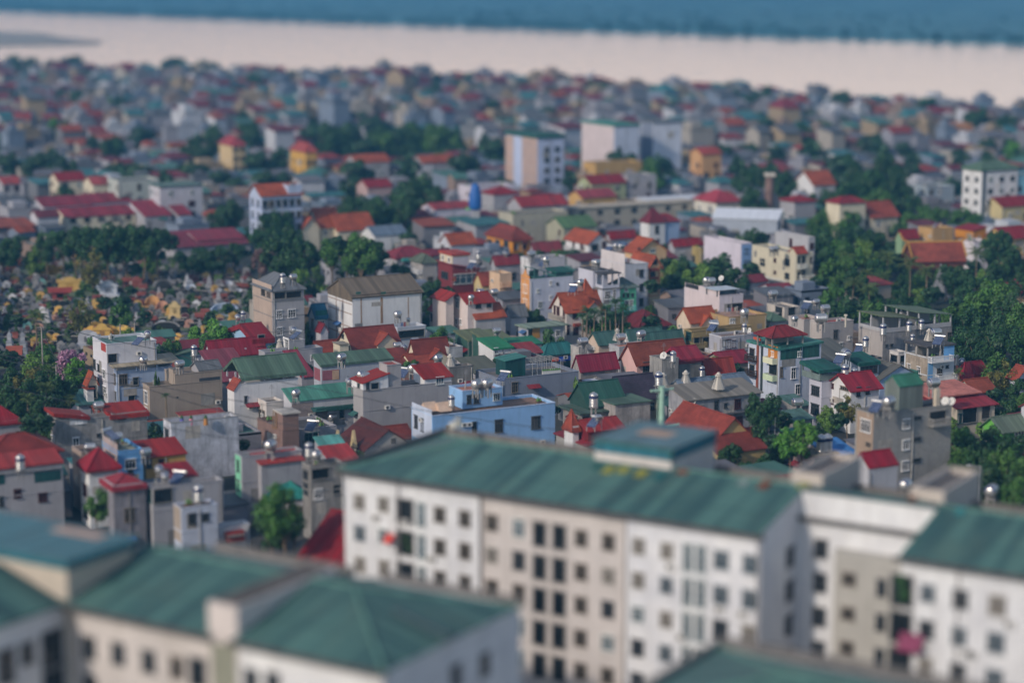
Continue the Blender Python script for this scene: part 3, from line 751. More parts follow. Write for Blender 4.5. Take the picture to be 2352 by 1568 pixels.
Wn('R', [(1765, 1365, 54, 84, 'd'), (1885, 1350, 50, 60, 'd')])
tank('V', 1822, 1130, size=1.2)
H('low white house with red awnings before the big green tree', 1790, 1480, 1760, 2290, 4.6, pl('c8ccd2'), ('flat', DECK, .3))
panel('R', 2060, 1470, 2230, 1560, ('paint', '9a3630'), 'awning', .7)
Wn('R', [(1880, 1560, 60, 50, 'b'), (1960, 1560, 60, 50, 'b')])
H('grey house with a mint green side and red lean-to roof', 2222, 800, 2162, 2775, 9.5, GREY, ('flat', ('deck', '5f7068'), .3), floors=(6,))
panel('L', 2165, 780, 2215, 1190, pl('84d0a8'), 'side_wall', .03)
Wn('L', [(2190, 880, 16, 90, 'd'), (2190, 1060, 16, 90, 'd')])
Kb(2400, 860, None, 2780, -1.2, GREY, ('sy', mt('a8423e'), .8, .3), z0=0, dep=4)
tile('b1')
tank('H', 130, 685, z=10.8, size=1.25)
H('small house with a teal tent-like roof by the big tree', 100, 1165, -20, 470, 4.2, GREY, ('hip', mt('2f8078'), 2.0, .5), yaw=10, auto=2)
H('low building with a deep red corrugated roof beside the apartments', 330, 1800, 300, 900, 2.6, TAN, ('gx', mt('80141f'), 5.2, .4), yaw=-32, dep=17)
H('grimy concrete house with cluttered openings and two tanks', 500, 885, 425, 800, 10, cn('83807c'), ('flat', DECK, .5), floors=(6.6,))
Wn('R', [(570, 950, 150, 100, 'o'), (740, 1090, 70, 80, 'o'), (570, 1140, 60, 80, 'w')]); Wn('L', [(460, 960, 50, 90, 'o'), (460, 1090, 40, 90, 'd')])
tank('V', 485, 730, size=1.1); tank('H', 555, 772)
H('pair of teal and red lean-to roofs behind the apartments', 690, 835, 640, 930, 5.2, GREY, ('sy', mt('a83c3c'), 1.2, .3), dep=4)
Kb(640, 770, None, 860, 4.2, GREY, ('sy', mt('5fa098'), 1.6, .2), z0=0, dep=4)
# ================================================================== tile a1 / b1
tile('a1')
H('grey tower house with an open top storey under a grey hipped roof', 150, 575, -32, 440, 13.2, pl('8c8b8e'), ('hip', ('metal', '6a6e74'), 2.4, .4), floors=(10.9, 8.0, 5.0), band=pl('6e6c6c'))
panel('L', -28, 500, 148, 1100, pl('b8a496'), 'side_wall', .03)
Wn('R', [(207, 625, 105, 60, 'o'), (345, 615, 130, 60, 'o'), (213, 800, 46, 66, 'w'), (328, 790, 60, 62, 'w'), (217, 955, 46, 64, 'w'), (330, 945, 40, 60, 'w')])
Wn('L', [(68, 592, 34, 70, 'o'), (118, 615, 34, 60, 'o')])
tank('V', 245, 466, z=15.9, size=1.1); tank('H', 340, 452, z=16)
H('tall white windowless hall with a brown corrugated roof and rust streaks', 885, 633, 660, 1522, 11.5, pl('dedee2'), ('gx', BRN, 2.6, .35))
panel('R', 885, 596, 1518, 632, ('metal', '6b5d50'), 'brown_band', .05)
b = cur.main; m = MB(); m.face([(-.06, -.06, 10.4), (-.06, b.D, 10.4), (-.06, b.D, 11.5), (-.06, b.D/2, 14.0), (-.06, -.06, 11.5)], M('metal', '75695a')); m.build('gable_cladding', cur.root)
for x, w in ((967, 11), (1155, 22), (1400, 9)): panel('R', x-w/2, 640, x+w/2, 880, ('conc', 'b08a66'), 'rust_streak', .015)
for x in (740, 800): panel('L', x-3, 610, x+3, 1040, pl('9c8478'), 'panel_joint', .03)
for y in (670, 760, 880, 960): panel('L', 664, y-4, 880, y+4, pl('9c8478'), 'panel_joint', .025)
for x in (940, 1170, 1420): panel('R', x-22, 590, x+22, 612, ('paint', '2f5c50'), 'vent_hatch', .09)
dish(945, 618, z=11.2, size=.7)
H('pale grey annex with a roof terrace in front of the white hall', 1300, 925, 1218, 1560, 6.4, pl('a4a8b0'), ('flat', DKD, .8, 0, 0, pl('b0b6be')), floors=())
Wn('R', [(1425, 975, 235, 68, 'o')])
tank('H', 1302, 795, size=1.1, z=8.3, text='TÂN Á'); tank('H', 1400, 840, z=7, size=.5)
H('cream villa with a steep orange red tiled roof and front gable', 905, 1118, 745, 1330, 5.6, CREAM, ('gx', TILED, 3.2, .45))
Wn('L', [(785, 1110, 20, 80, 'd'), (850, 1130, 20, 80, 'd'), (800, 1000, 16, 30, 'd')])
Kb(1120, 1065, None, 1300, -.5, CREAM, ('gy', TILE, 1.7, .35), z0=0, dep=4)
Kb(770, 1080, 715, 850, -1.2, CREAM, ('flat', ('deck', '8a8272'), 0, .2), z0=0, dep=3)
H('small cream house with a green gabled sheet roof', 945, 1168, 930, 1195, 4.6, CREAM, ('gx', GRN, 1.7, .3), dep=7)
H('sprawling villa with three joined red tiled roofs', 1468, 1178, 1400, 1775, 6, CREAM, ('gx', TILED, 2.6, .35))
Kb(1258, 1258, None, 1450, -.4, CREAM, ('sy', TILED, 1.8, .3), z0=0, dep=5)
Kb(1600, 1195, None, 1760, -1.2, CREAM, ('gy', TILE, 1.3, .35), z0=0, dep=5)
Kb(1430, 1245, None, 1640, -1.8, CREAM, ('gx', TILE, 1.2, .3), z0=0, dep=5)
tank('H', 1672, 1196, z=7.2, size=1.1); tank('H', 1460, 1040, z=8); tank('H', 1300, 1080, z=6.6); tank('H', 1360, 1100, z=6.6)
H('low grey house with a white stair block and blue window', 82, 1152, 25, 612, 6.4, GREY, ('flat', ('deck', '8e9298'), .5))
Wn('R', [(530, 1195, 50, 44, 'w'), (210, 1210, 50, 24, 'w')])
Kb(305, 1045, 245, 445, 2.2, GREY, ('flat', DECK, .1), dep=3)
panel('L', 250, 1010, 303, 1130, WHITE, 'side_wall', .03)
Wn('L', [(285, 1075, 18, 66, 'd')])
tank('H', 345, 938); solar(365, 985, z=9.6, rz=-50)
vent(215, 1075, z=6)
for (x, y, xl, xr, t) in ((560, 1130, 520, 765, 'low red tiled roof between the grey house and the cream villa'),):
    H(t, x, y, xl, xr, 3.4, TAN, ('gx', TILE, 1.6, .3), auto=2)
H('small brick house with a red tiled lean-to beside the grey tower house', 20, 1120, -40, 118, 4.2, pl('c0ad9c'), ('sy', TILE, 1.8, .3), dep=6)
H('blue metal clad shed house beside the white hall', 545, 810, 484, 658, 6.6, pl('8a9298'), ('gx', mt('2f6a88'), 2.0, .2, .5), auto=1)
panel('R', 548, 760, 655, 850, ('metal', '1f6c68'))
H('small grey house with a maroon gable below the blue shed', 595, 950, 545, 660, 4.8, LGREY, ('gy', MAR, 1.3, .2), auto=1)
H('long grey house with a flat green roof and pink terrace wall', 600, 1258, 530, 1250, 7.6, pl('9a9ea6'), ('sy', GRN, 1.1, .25, .4))
panel('R', 610, 1308, 765, 1398, ('paint', 'a0606a'), 'opening'); panel('L', 536, 1290, 590, 1398, ('paint', '94555e'), 'opening')
panel('R', 700, 1310, 762, 1395, ('paint', 'caa98a'), 'curtain', .07)
tank('H', 785, 1188, size=1.1, z=9.6)
H('low house with a maroon sheet roof beside the white house', 420, 1372, 395, 540, 4.6, GREY, ('sy', ('metal', '8e3a48'), 3.2, .2), dep=8)
H('bare grey house with two white sheds under red roofs on top', 982, 1500, 893, 1800, 9.4, pl('8f8c8c'), ('flat', DECK, .5), floors=(6.2,))
Kb(985, 1428, 912, 1215, .02, pl('d4d6da'), ('sx', BRICKR, 1.1, .25), dep=4.5)
Wn('R', [(1090, 1455, 62, 56, 'o'), (1025, 1460, 5, 60, 'd')]); Wn('L', [(945, 1450, 20, 50, 'o')])
Kb(1205, 1270, None, 1332, .3, pl('8f8c8c'), ('flat', REDD, .05), dep=3)
Kb(1548, 1385, None, 1795, .02, pl('d4d6da'), ('sy', BRICKR, 1.3, .3), dep=4)
Wn('R', [(1688, 1407, 62, 58, 'g')])
cur.last = cur.main
tank('H', 1440, 1290, size=1.2, text='SONHA'); solar(1355, 1335, rz=-30); tank('H', 858, 1412, z=9.6, size=1.1); tank('H', 963, 1345, z=11.2); tank('H', 1002, 1362, z=11)
H('stained concrete tank tower with a glazed cone on top', 1775, 1288, 1752, 1995, 8.2, cn('787672'), ('flat', BRD, .2))
vent(1785, 1240, 1.25)
H('small grey walled house with a rusty flat deck', 1772, 1108, 1752, 1898, 7, cn('a2a2a2'), ('flat', BRD, .2), dep=7, auto=0)
H('pale pinkish house with a clutter of red roofs and balconies', 1945, 690, 1815, 2175, 9.4, pl('bcb0ac'), ('gx', BRICKR, 1.4, .5), floors=(6.4,))
Wn('R', [(2043, 722, 38, 36, 'd'), (2140, 715, 40, 40, 'o')]); Wn('L', [(1850, 690, 34, 90, 'g'), (1842, 860, 18, 50, 'w'), (1882, 870, 12, 44, 'w'), (1845, 1010, 14, 50, 'w'), (1880, 1020, 12, 44, 'w')])
ac('L', 1832, 908); ac('L', 1858, 1010)
Kb(2020, 832, 1960, 2292, -1.0, pl('9c9a9a'), ('gx', TILEB, 2.2, .3), z0=0, dep=6)
Kb(1745, 665, 1690, 1815, 3, pl('b4a8a2'), ('sx', BRICKR, 1.0, .4), dep=6, z0=0)
tank('H', 1975, 640, z=11.2, size=.9); tank('H', 2065, 588, z=10.5); tank('H', 2188, 590, z=10.4, size=1.1)
H('octagonal red roofed balcony turret', 1640, 752, 1595, 1692, 6.6, pl('a8a09a'), ('pyr', RED, 1.5, .35), auto=1)
balcony('R', 1660, 850, 60, 'bal')
for (x, y, xl, xr, hh, t) in ((1960, 1035, 1950, 2180, 4.4, 'olive sheet roof with dark green fascia'), (2120, 1040, 2075, 2350, 5.2, 'olive sheet roof beside a silver tank'), (2180, 1110, 2170, 2352, 5.6, 'pale house with a bright green roof strip')):
    H(t, x, y, xl, xr, hh, ('paint', '355a50') if hh < 5.3 else WHITE, ('sy', OLV if hh < 5.3 else mt('2f8058'), .9, .3, .3), dep=6)
Wn('R', [(2205, 1135, 26, 50, 'g'), (2210, 1260, 30, 40, 'g')])
tank('H', 2212, 945, z=7.6, rz=R(28), text='TÂN Á')
H('long olive roofed shed behind the stained tank tower', 2010, 1335, 2000, 2260, 4, GREY, ('sy', mt('66685a'), 1.4, .3), dep=7)
tile('b1')
H('unfinished brick house with a white concrete slab and wooden props', 242, 560, 12, 395, 6.2, ('block', '95786e'), ('flat', DECK, .3), floors=(2.6,))
Kb(245, 408, 150, 390, .02, ('block', '95786e'), ('flat', ('deck', 'c4beb4'), 0, .25, .25), dep=3)
for i in range(5):
    m = MB(); q = w2l(cur, P(px(150+18*i), py(530), 6.3)); m.cyl((q[0], q[1], 6.1), (q[0]+.3, q[1]+.2, 8.9), .07, .07, 5, M('paint', '9a7a50')); m.build('prop', cur.root)
H('long white house with a green lean-to roof and dark green awning', 326, 285, 252, 935, 7, pl('a8a8ac'), ('sy', mt('4f8a78'), 1.3, .25))
panel('R', 330, 300, 525, 480, ('block', '8a7e7a'), 'brick_panel')
panel('R', 535, 325, 932, 358, ('metal', '27564c'), 'awning', .9)
Wn('R', [(600, 410, 110, 90, 'o'), (785, 395, 40, 95, 'o'), (885, 365, 26, 48, 'o')]); tank('H', 700, 430, z=3.8)
H('pale square house with a flat grey roof near the brick house', 95, 300, 20, 250, 6.2, pl('b8b2ac'), ('flat', DECK, .3)); Wn('L', [(55, 410, 50, 80, 'k')])
tank('H', 365, 208, z=9.2, of='the green roofed long white house')
H('low grey house with one dark teal shutter', 406, 548, 395, 735, 4.6, GREY, ('flat', DKD, .3), dep=8); Wn('R', [(513, 622, 122, 84, 't')])
solar(505, 512, z=5.4, rz=-20)
H('house with a weathered dark red tiled roof and cream gable trim', 1000, 728, 765, 1430, 4.6, pl('9a958f'), ('gy', tl('5e2420'), 2.6, .35))
panel('R', 1240, 625, 1285, 672, ('paint', '5a5a58'), 'round_vent', .05)
for x, y in ((752, 640), (897, 640)):
    q = P(px(x), py(y), 5.6); m = MB(); m.profy([(-.9, -1), (.9, -1), (0, 1.5)], -.2, .2, M('plaster', 'cfb98c')); o = m.build('gable_trim', cur.root, w2l(cur, q), R(-90))
Kb(1240, 630, None, 1440, 6, pl('9a958f'), ('gx', TILED, 1.4, .3), z0=0, dep=5)
tile('d')
H('long sky blue house with a brown roof sheet and stair block', 993, 956, 945, 1275, 8.8, pl('8fbcea'), ('flat', BRD, .35, 0, 0, pl('b4cdea')))
tile('b1')
panel('L', 1436, 330, 1616, 640, pl('c2cde0'), 'side_wall', .03)
Wn('L', [(1473, 475, 24, 104, 'd'), (1530, 505, 22, 104, 'd')], blk=cur.main)
Wn('R', [(1768, 532, 28, 54, 'o'), (2005, 530, 28, 96, 'd'), (2230, 515, 70, 106, 'd'), (2570, 483, 70, 112, 'd')], blk=cur.main)
ac('R', 1912, 500); ac('R', 1957, 497)
Kb(1897, 197, 1812, 2265, 3.2, pl('8fbcea'), ('flat', ORD, .25, 0, 0, pl('a8c8ec')), dep=4.5)
Wn('R', [(1957, 272, 28, 74, 'd'), (2025, 268, 46, 74, 'd'), (2210, 247, 56, 62, 'g')])
tank('H', 2030, 125, size=1.25, rz=R(62), text='SONHA'); tank('H', 2122, 117, size=1.25, rz=R(62), text='SONHA'); tank('V', 1796, 280, z=10.4)
cur.last = cur.main
for x in (1590, 1715):
    q = w2l(cur, P(px(x), py(335), 9.5)); m = MB(); m.profx([(-1.2, -.5), (1.2, -.5), (0, .75)], -1, 1, M('paint', 'd0b49c')); m.build('skylight', cur.root, q)
# ================================================================== tile a2 / b2
tile('a2')
H('narrow house with an orange front and long blue grey side', 165, 480, 80, 562, 10.8, pl('a6abb8'), ('flat', DECK, .4))
panel('L', 84, 440, 162, 800, pl('dc9a58'), 'front', .04)
m = MB(); m.profx([(0, 0), (3.4, 0), (3.2, .6), (2.4, .9), (1.7, 2.0), (1.0, .9), (.2, .6)], -.06, .14, M('plaster', 'dc9a58')); m.build('front_gable', cur.root, (0, (cur.main.D-3.4)/2, 10.8))
Wn('L', [(125, 565, 40, 72, 'w'), (125, 700, 40, 76, 'w')], blk=cur.main); Wn('R', [(237, 585, 16, 26, 'g'), (355, 512, 16, 34, 'w'), (355, 650, 16, 36, 'w'), (258, 713, 28, 55, 'g'), (415, 520, 10, 10, 'd')], blk=cur.main)
Kb(205, 410, 120, 302, .1, ('paint', '2c5a56'), ('sX', TEAL, .7, .25), posts=True, dep=4, rail=.7)
Kb(405, 410, None, 555, .1, ('paint', '2c5a56'), ('sy', DGR, .4, .2, .35), posts=True, dep=4, rail=.7)
tank('H', 312, 292, z=14, size=1.1); solar(285, 325, z=13)
H('white house with a dark cornice behind the orange fronted one', 165, 290, 80, 490, 9.5, pl('a8a6aa'), ('flat', DECK, .4)); panel('L', 82, 280, 162, 380, WHITE, 'front'); tank('H', 178, 240, size=1.2)
H('white villa with a red tiled roof, arches and a balcony', 705, 140, 492, 888, 7.6, pl('d2d0d2'), ('gy', TILEB, 2.2, .5))
Wn('L', [(567, 160, 20, 56, 'b'), (640, 170, 22, 56, 'b'), (635, 290, 34, 60, 'b'), (560, 290, 60, 70, 'o')]); Wn('R', [(760, 185, 56, 62, 'o'), (845, 160, 30, 56, 'b'), (760, 290, 60, 70, 'o')]); balcony('L', 570, 210, 130, 'bal')
H('row house with a red sheet roof behind the white villa', 905, 95, 860, 1138, 7, GREY, ('gx', RED, 1.4, .3), auto=2)
H('tall plain grey house with three dark windows in a column', 1040, 345, 812, 1252, 12.3, pl('a8a9b0'), ('flat', DECK, .7))
panel('L', 818, 220, 1036, 800, pl('b4aeae'), 'side_wall', .03)
Wn('R', [(1188, 422, 30, 62, 'd'), (1188, 552, 30, 62, 'd'), (1188, 687, 30, 62, 'd'), (1188, 800, 30, 40, 'd')]); Wn('L', [(1015, 430, 12, 14, 'w'), (918, 390, 20, 10, 'd')])
tank('H', 960, 165); tank('H', 1005, 170); solar(888, 195)
H('narrow grey house with a columned roof terrace', 835, 572, 652, 992, 9.2, pl('aaacb6'), ('flat', DECK, 0, .2, .25), floors=(6.1,))
Kb(835, 432, 652, 990, .02, pl('aaacb6'), ('flat', DKD, 0, .25, .22), posts=True, rail=1.0)
Kb(745, 400, 652, 832, 3.0, pl('a8a8b2'), ('flat', DKD, 0, .02, .1), z0=9.2, dep=6, wid=3.5)
Wn('R', [(877, 622, 44, 72, 'w'), (940, 612, 20, 84, 'w'), (885, 742, 40, 60, 'w')], blk=cur.main); Wn('L', [(767, 600, 40, 60, 'k')], blk=cur.main); tank('H', 762, 315, z=14.4); tank('H', 780, 318, z=14.4)
H('mint green house with an arched balcony window and grey hipped roof', 986, 548, 960, 1142, 9.3, pl('6cc89a'), ('hip', ('metal', '5e6e68'), 1.6, .45), floors=(7.0,), dep=4.5)
Wn('R', [(1048, 570, 22, 34, 'w'), (1025, 626, 14, 28, 'd'), (1065, 626, 14, 28, 'd'), (1107, 622, 14, 28, 'd'), (1052, 700, 34, 54, 'w'), (1096, 698, 24, 54, 'w')]); balcony('R', 1065, 758, 110, 'bal', pl('70c8c0')); ac('R', 1096, 745)
H('villa with an orange red tiled gable roof, cupola and maroon shutters', 500, 758, 368, 822, 7.2, pl('bdb5ad'), ('gx', TILEB, 3.0, .55), floors=(3.6,))
Wn('L', [(393, 762, 12, 78, 'b'), (425, 778, 22, 92, 'b'), (478, 785, 16, 94, 'b'), (450, 690, 16, 44, 'b')]); Wn('R', [(580, 797, 44, 76, 'b'), (585, 945, 44, 76, 'b'), (730, 750, 50, 40, 'b'), (507, 940, 14, 80, 'b')])
panel('R', 560, 878, 622, 905, TILE, 'awning', .7); balcony('L', 430, 838, 110, 'bal', pl('b8b0a4'))
Kb(690, 745, None, 812, -.6, pl('bdb5ad'), ('gy', TILEB, 1.4, .4), z0=0, dep=4)
Kb(672, 592, 605, 742, 2.5, pl('c0a898'), ('pyr', TILEB, 2.4, .3), dep=3)
cur.last = cur.main
solar(560, 560, z=11.6, rz=-20); tank('H', 628, 500, z=13.2)
H('small grey house with a thin pale green slab roof', 145, 925, 60, 488, 5.4, pl('979aa0'), ('flat', mt('8a9a88'), 0, .6, .2))
Wn('R', [(313, 978, 24, 40, 'w'), (420, 972, 36, 50, 'w')]); panel('R', 188, 915, 255, 1015, ('paint', 'b8863a'), 'yellow_curtain', .06); panel('R', 150, 925, 186, 1015, ('paint', '22272b'), 'opening')  # opening: flat sheet painted dark for the shade within
H('light grey house with a dark grey gabled sheet roof', -10, 805, -60, 135, 5.8, pl('a0a2a8'), ('gx', GMET, 1.8, .3), auto=1)
H('low pavilion with a broad maroon hipped roof', 1175, 905, 1082, 1440, 3.8, TAN, ('hip', mt('6e2228'), 2.4, .6), posts=True, dep=8)
H('cream house with a bright orange red tiled roof and front gable', 1640, 868, 1515, 1885, 5.8, pl('dcc8b0'), ('gx', TILEB, 2.4, .3))
Kb(1745, 885, None, 1860, -.6, pl('dcc8b0'), ('gy', TILEB, 1.5, .3), z0=0, dep=5)
H('olive brown house with a deep brown roof parapet', 1650, 955, 1580, 2200, 5.8, pl('8a784e'), ('flat', ('deck', '9a7864'), .5, 0, 0, pl('b09a6c')))
Wn('R', [(1695, 1050, 50, 90, 'o'), (1780, 1050, 60, 90, 'o')]); Wn('L', [(1632, 1000, 40, 70, 't')]); balcony('R', 1700, 1095, 120, 'bal', pl('9a8a60'))
panel('R', 1655, 945, 2200, 985, pl('a08c5c'), 'roof_band', .25); tank('H', 1852, 878, size=1.2); solar(1840, 915, z=6.6)
H('beige flat roofed house beneath a large silver tank', 1990, 828, 1965, 2340, 7, pl('b89c6e'), ('flat', ('deck', 'b08c78'), .4, 0, 0, pl('a88858')), dep=9); Wn('R', [(2010, 860, 14, 40, 'w'), (2035, 860, 14, 40, 'w')]); tank('H', 2135, 775, size=1.25, z=9)
H('grey house with a white porch and maroon shutter', 1925, 1010, 1812, 2250, 5.6, pl('94949c'), ('flat', ('deck', '8c7468'), .35, 0, 0, pl('bcbcc0')))
panel('R', 1930, 1030, 2060, 1112, WHITE, 'porch_wall'); Wn('R', [(1985, 1072, 40, 78, 'b'), (2036, 1070, 24, 60, 'b'), (1945, 1060, 26, 60, 'o')]); balcony('L', 1865, 1160, 100, 'bal', WHITE); tank('V', 2135, 922); dish(2180, 945, size=.5)
H('large pale house with a recessed dark garage and glass canopy', 1908, 632, 1583, 2125, 9.8, pl('b3aeb4'), ('flat', ('deck', '9c8478'), .6))
panel('L', 1588, 540, 1904, 860, pl('b9adae'), 'side_wall', .03)
Wn('R', [(2052, 742, 140, 90, 'o')], blk=cur.main)
Kb(1885, 580, None, 2068, .6, ('paint', '555a5e'), ('flat', ('paint', 'b8c4cc'), 0, .3, .12), posts=True, dep=4); panel('R', 1905, 575, 2050, 610, ('glass', '3c4a54'), 'glazing')
cur.last = cur.main; tank('H', 1787, 482, z=11.8, size=1.1); tank('H', 1830, 486, z=11.8, size=1.1); dish(1925, 468, z=12, size=.6); panel('L', 1595, 520, 1715, 560, ('paint', '2a2c30'), 'opening')  # opening drawn as a dark sheet, shade put in its colour
for (x, y, xl, xr, hh, t) in ((800, 1066, 700, 975, 4.6, 'cream walled house with a slate green gable roof'), (1085, 1036, 1020, 1390, 5.0, 'white house under the largest slate green roof'), (1260, 1058, 1225, 1575, 4.4, 'low house with a slate green roof and white eave')):
    H(t, x, y, xl, xr, hh, pl('cdb8a4') if hh == 4.6 else WHITE, ('gx', mt('44665f'), 1.8, .35), auto=1)
tank('H', 1185, 975, z=8.6, size=1.15, text='TÂN Á', rz=R(50)); tank('H', 1000, 1004, z=6.8, size=1.15, rz=R(28), text='TÂN Á'); vent(968, 985, 1.1, z=6)
H('grey house with an orange tinted flat roof deck', 985, 1102, 892, 1258, 5.6, pl('9a9a9c'), ('flat', ORD, .25), floors=(5.2,)); Wn('R', [(1040, 1170, 60, 60, 'o')])
H('open shed with a teal hipped roof and blue tarpaulin', 300, 1158, 232, 600, 4, ('paint', '30544e'), ('hip', TEAL, 1.6, .4), posts=True)
panel('R', 430, 1180, 590, 1218, ('paint', '1f4fc0'), 'blue_tarpaulin', .2); panel('R', 368, 1195, 425, 1225, ('paint', 'd8542e'), 'orange_tarpaulin', .2)
H('open carport with a red sheet roof beside the teal shed', 120, 1158, 0, 292, 4.2, ('paint', '8a8270'), ('sy', mt('92363a'), 1.0, .3), posts=True)
H('long low roof of bright green sheet metal', 20, 1085, 0, 275, 4.6, GREY, ('sy', mt('2f7a5a'), .7, .2), dep=4)
H('slim concrete stair tower with a tank stamped in dark letters', 615, 1105, 590, 692, 6, cn('a09c98'), ('flat', DECK, .1), dep=3); tank('H', 650, 1044, size=1.25, rz=R(28), text='TÂN Á')
H('little grey roofed shed before the orange deck', 700, 1115, 690, 885, 3.4, GREY, ('gx', GMET, .9, .3), dep=5)
H('mouldy concrete house with a long crimson roof', 632, 1302, 560, 975, 4.8, cn('8e8a86'), ('gx', mt('862238'), 2.2, .3))
Wn('R', [(878, 1368, 34, 58, 'k')])
H('pink house with a dark orange tiled roof and one black grille window', 1148, 1242, 1003, 1625, 5.8, pl('dcb4ae'), ('gx', tl('8c4028'), 3.0, .45), floors=(2.9,))
Wn('R', [(1232, 1282, 56, 80, 'd'), (1370, 1250, 30, 50, 'd')]); panel('L', 1050, 1355, 1120, 1375, TILE, 'awning', .6)
H('blackened concrete house with a crimson shed roof over its terrace', 1532, 1250, 1375, 1740, 6.2, cn('75736f'), ('flat', DECK, .6))
Kb(1535, 1205, 1480, 1748, -.1, ('paint', '8a3038'), ('gx', mt('93283a'), 1.6, .3, .4), posts=True, dep=5, rail=.8)
Kb(1378, 1215, None, 1530, -1.0, cn('8a8884'), ('flat', DECK, .2), z0=0, dep=4)
tank('V', 1480, 1185, size=1.1, z=8.2, text='TÂN Á'); dish(1395, 1180, z=7.6, size=.7)
H('low house with red folded roofs beside the blackened concrete house', 1790, 1322, 1745, 2040, 4.0, TAN, ('gx', mt('a03a2e'), 2.0, .3), auto=1); tank('V', 1745, 1320, z=4.8, size=1.05)
H('crimson roofed shed in front of the multicoloured house', 1945, 1245, 1890, 2200, 3.6, TAN, ('gx', mt('8c2436'), 1.5, .4), dep=6)
H('grey house with a sky blue end wall behind the trees', 2105, 150, 1765, 2205, 10.5, LILAC, ('flat', DECK, .4)); panel('R', 2108, 155, 2203, 380, pl('8cb0e0'), 'front'); Wn('R', [(2152, 218, 26, 42, 'd'), (2152, 330, 40, 40, 'd')]); tank('H', 1840, 12, z=12.4)
H('neglected yellow house with a mossy roof terrace', 1740, 190, 1620, 2000, 7, cn('b8a468'), ('flat', DKD, .5)); Wn('R', [(1765, 285, 60, 80, 'o'), (1900, 260, 70, 60, 'o')]); Wn('L', [(1670, 290, 20, 50, 'd')])
H('grey house with a maroon gabled roof beside the yellow house', 1490, 165, 1440, 1755, 7.5, GREY, ('gx', RED, 1.3, .3), auto=2)
H('cream and orange villa with twin tiled gables', 1262, 350, 1085, 1365, 10.8, pl('d8bc8c'), ('gy', TILEB, 2.0, .5), floors=(7.4, 4.2), band=pl('c07040'))
Wn('R', [(1290, 425, 44, 40, 'd'), (1310, 320, 34, 30, 'd'), (1312, 560, 40, 60, 'd')]); panel('R', 1255, 372, 1330, 398, TILE, 'awning', .7); panel('R', 1255, 452, 1330, 474, TILE, 'awning', .6)
for x in (1262, 1350): panel('R', x-5, 355, x+5, 620, pl('c06a34'), 'corner_pilaster', .08)
H('cream gabled house with a pale balcony canopy', 1150, 220, 1035, 1420, 10.4, pl('dcb88a'), ('gy', TILEB, 2.6, .6)); Wn('R', [(1155, 205, 22, 26, 'd'), (1290, 215, 50, 30, 'g')])
tile('d')
H('orange villa with a maroon hipped roof and arched windows', 1178, 549, 1118, 1219, 7.4, pl('d08a22'), ('hip', TILED, 2.6, .6), floors=(4.2,))
tile('a2'); Wn('R', [(22, 180, 22, 50, 'b'), (115, 165, 24, 56, 'b')]); panel('R', 95, 125, 138, 145, TILED, 'awning', .5); tile('a1'); Wn('L', [(2150, 150, 40, 80, 'o'), (2220, 160, 40, 90, 'o'), (2300, 165, 40, 90, 'o')]); tile('a2')
H('low house with two rows of maroon sheet roof behind the orange villa', 200, 210, 165, 450, 5.2, GREY, ('gx', mt('8a3a42'), 1.8, .3), auto=2)
H('dark stone storehouse with a low black roof behind the yellow fence', 1478, 648, 1368, 1580, 3.6, cn('56565a'), ('sx', mt('44464c'), .8, .2), dep=13)
tile('b2')
H('slate blue house with a planted roof terrace and trellis', -104, 87, -190, 612, 7, pl('848c9c'), ('flat', DECK, .5), dep=9)
Wn('R', [(25, 160, 50, 90, 'k')])
tile('a2')
Kb(-60, 1225, -150, 122, 2, ('metal', '174a48'), ('sx', mt('3f7f76'), .4, .2), dep=3.5)
cur.last = cur.main
for i in range(9):
    q = w2l(cur, P(px(285+19*i), py(1328-1.5*i), 7.3)); m = MB(); m.box(-.16, -.16, -.5, .16, .16, .2, M('paint', 'd8d8d4')); m.cyl((0, 0, .2), (0, 0, .5), .2, .1, 6, M('leaf', G_MID)); m.build('planter', cur.root, q)
m = MB(); wmm = M('paint', 'b0b0ac')
for i in range(7): m.cyl((6.5+.9*i, 1.0, 6.6), (6.5+.9*i, 1.0, 9.2), .04, .04, 4, wmm); m.cyl((6.5+.9*i, 1.0, 9.2), (6.5+.9*i, 5, 9.2), .03, .03, 4, wmm); m.cyl((6.5+.9*i, 5, 6.6), (6.5+.9*i, 5, 9.2), .04, .04, 4, wmm)
for j in range(6): m.cyl((6.5, 1+.8*j, 9.2), (11.9, 1+.8*j, 9.2), .03, .03, 4, wmm)
m.build('trellis', cur.root)
tile('a1'); solar(2270, 1365, z=9.5, rz=-30, of='the corner of the slate blue house'); tile('b2')
H('dark green roofed house with a steep attic and wide lower eaves', 640, 400, 470, 1250, 5.4, cn('8a8682'), ('flat', mt('52665a'), 0, .7, .2))
Kb(705, 320, 600, 1045, 1.2, ('paint', '2a4a42'), ('gx', mt('2f5a4e'), 3.0, .3), dep=6, z0=5.5)
Kb(950, 320, None, 1270, -2.5, cn('9a9490'), ('flat', GRN, 0, .3, .15), z0=0, dep=6)
Wn('R', [(1170, 420, 90, 60, 'o'), (560, 480, 50, 70, 'd')], blk=cur.main); tank('V', 750, 275, z=9.8, size=1.3)
H('house with a dark plum tiled roof behind the green attic', 1010, 262, 870, 1345, 5.2, pl('b8ab92'), ('gx', tl('43384a'), 3.2, .4)); Wn('R', [(1290, 330, 30, 60, 'd')])
tank('V', 1350, 80, z=9.6, size=1.3, of='the post beside the plum tiled house')
H('streaked grey concrete house with a long beige sheet roof', 1618, 275, 1442, 2285, 7.8, cn('8c8c90'), ('sy', mt('8a847a'), 1.2, .35))
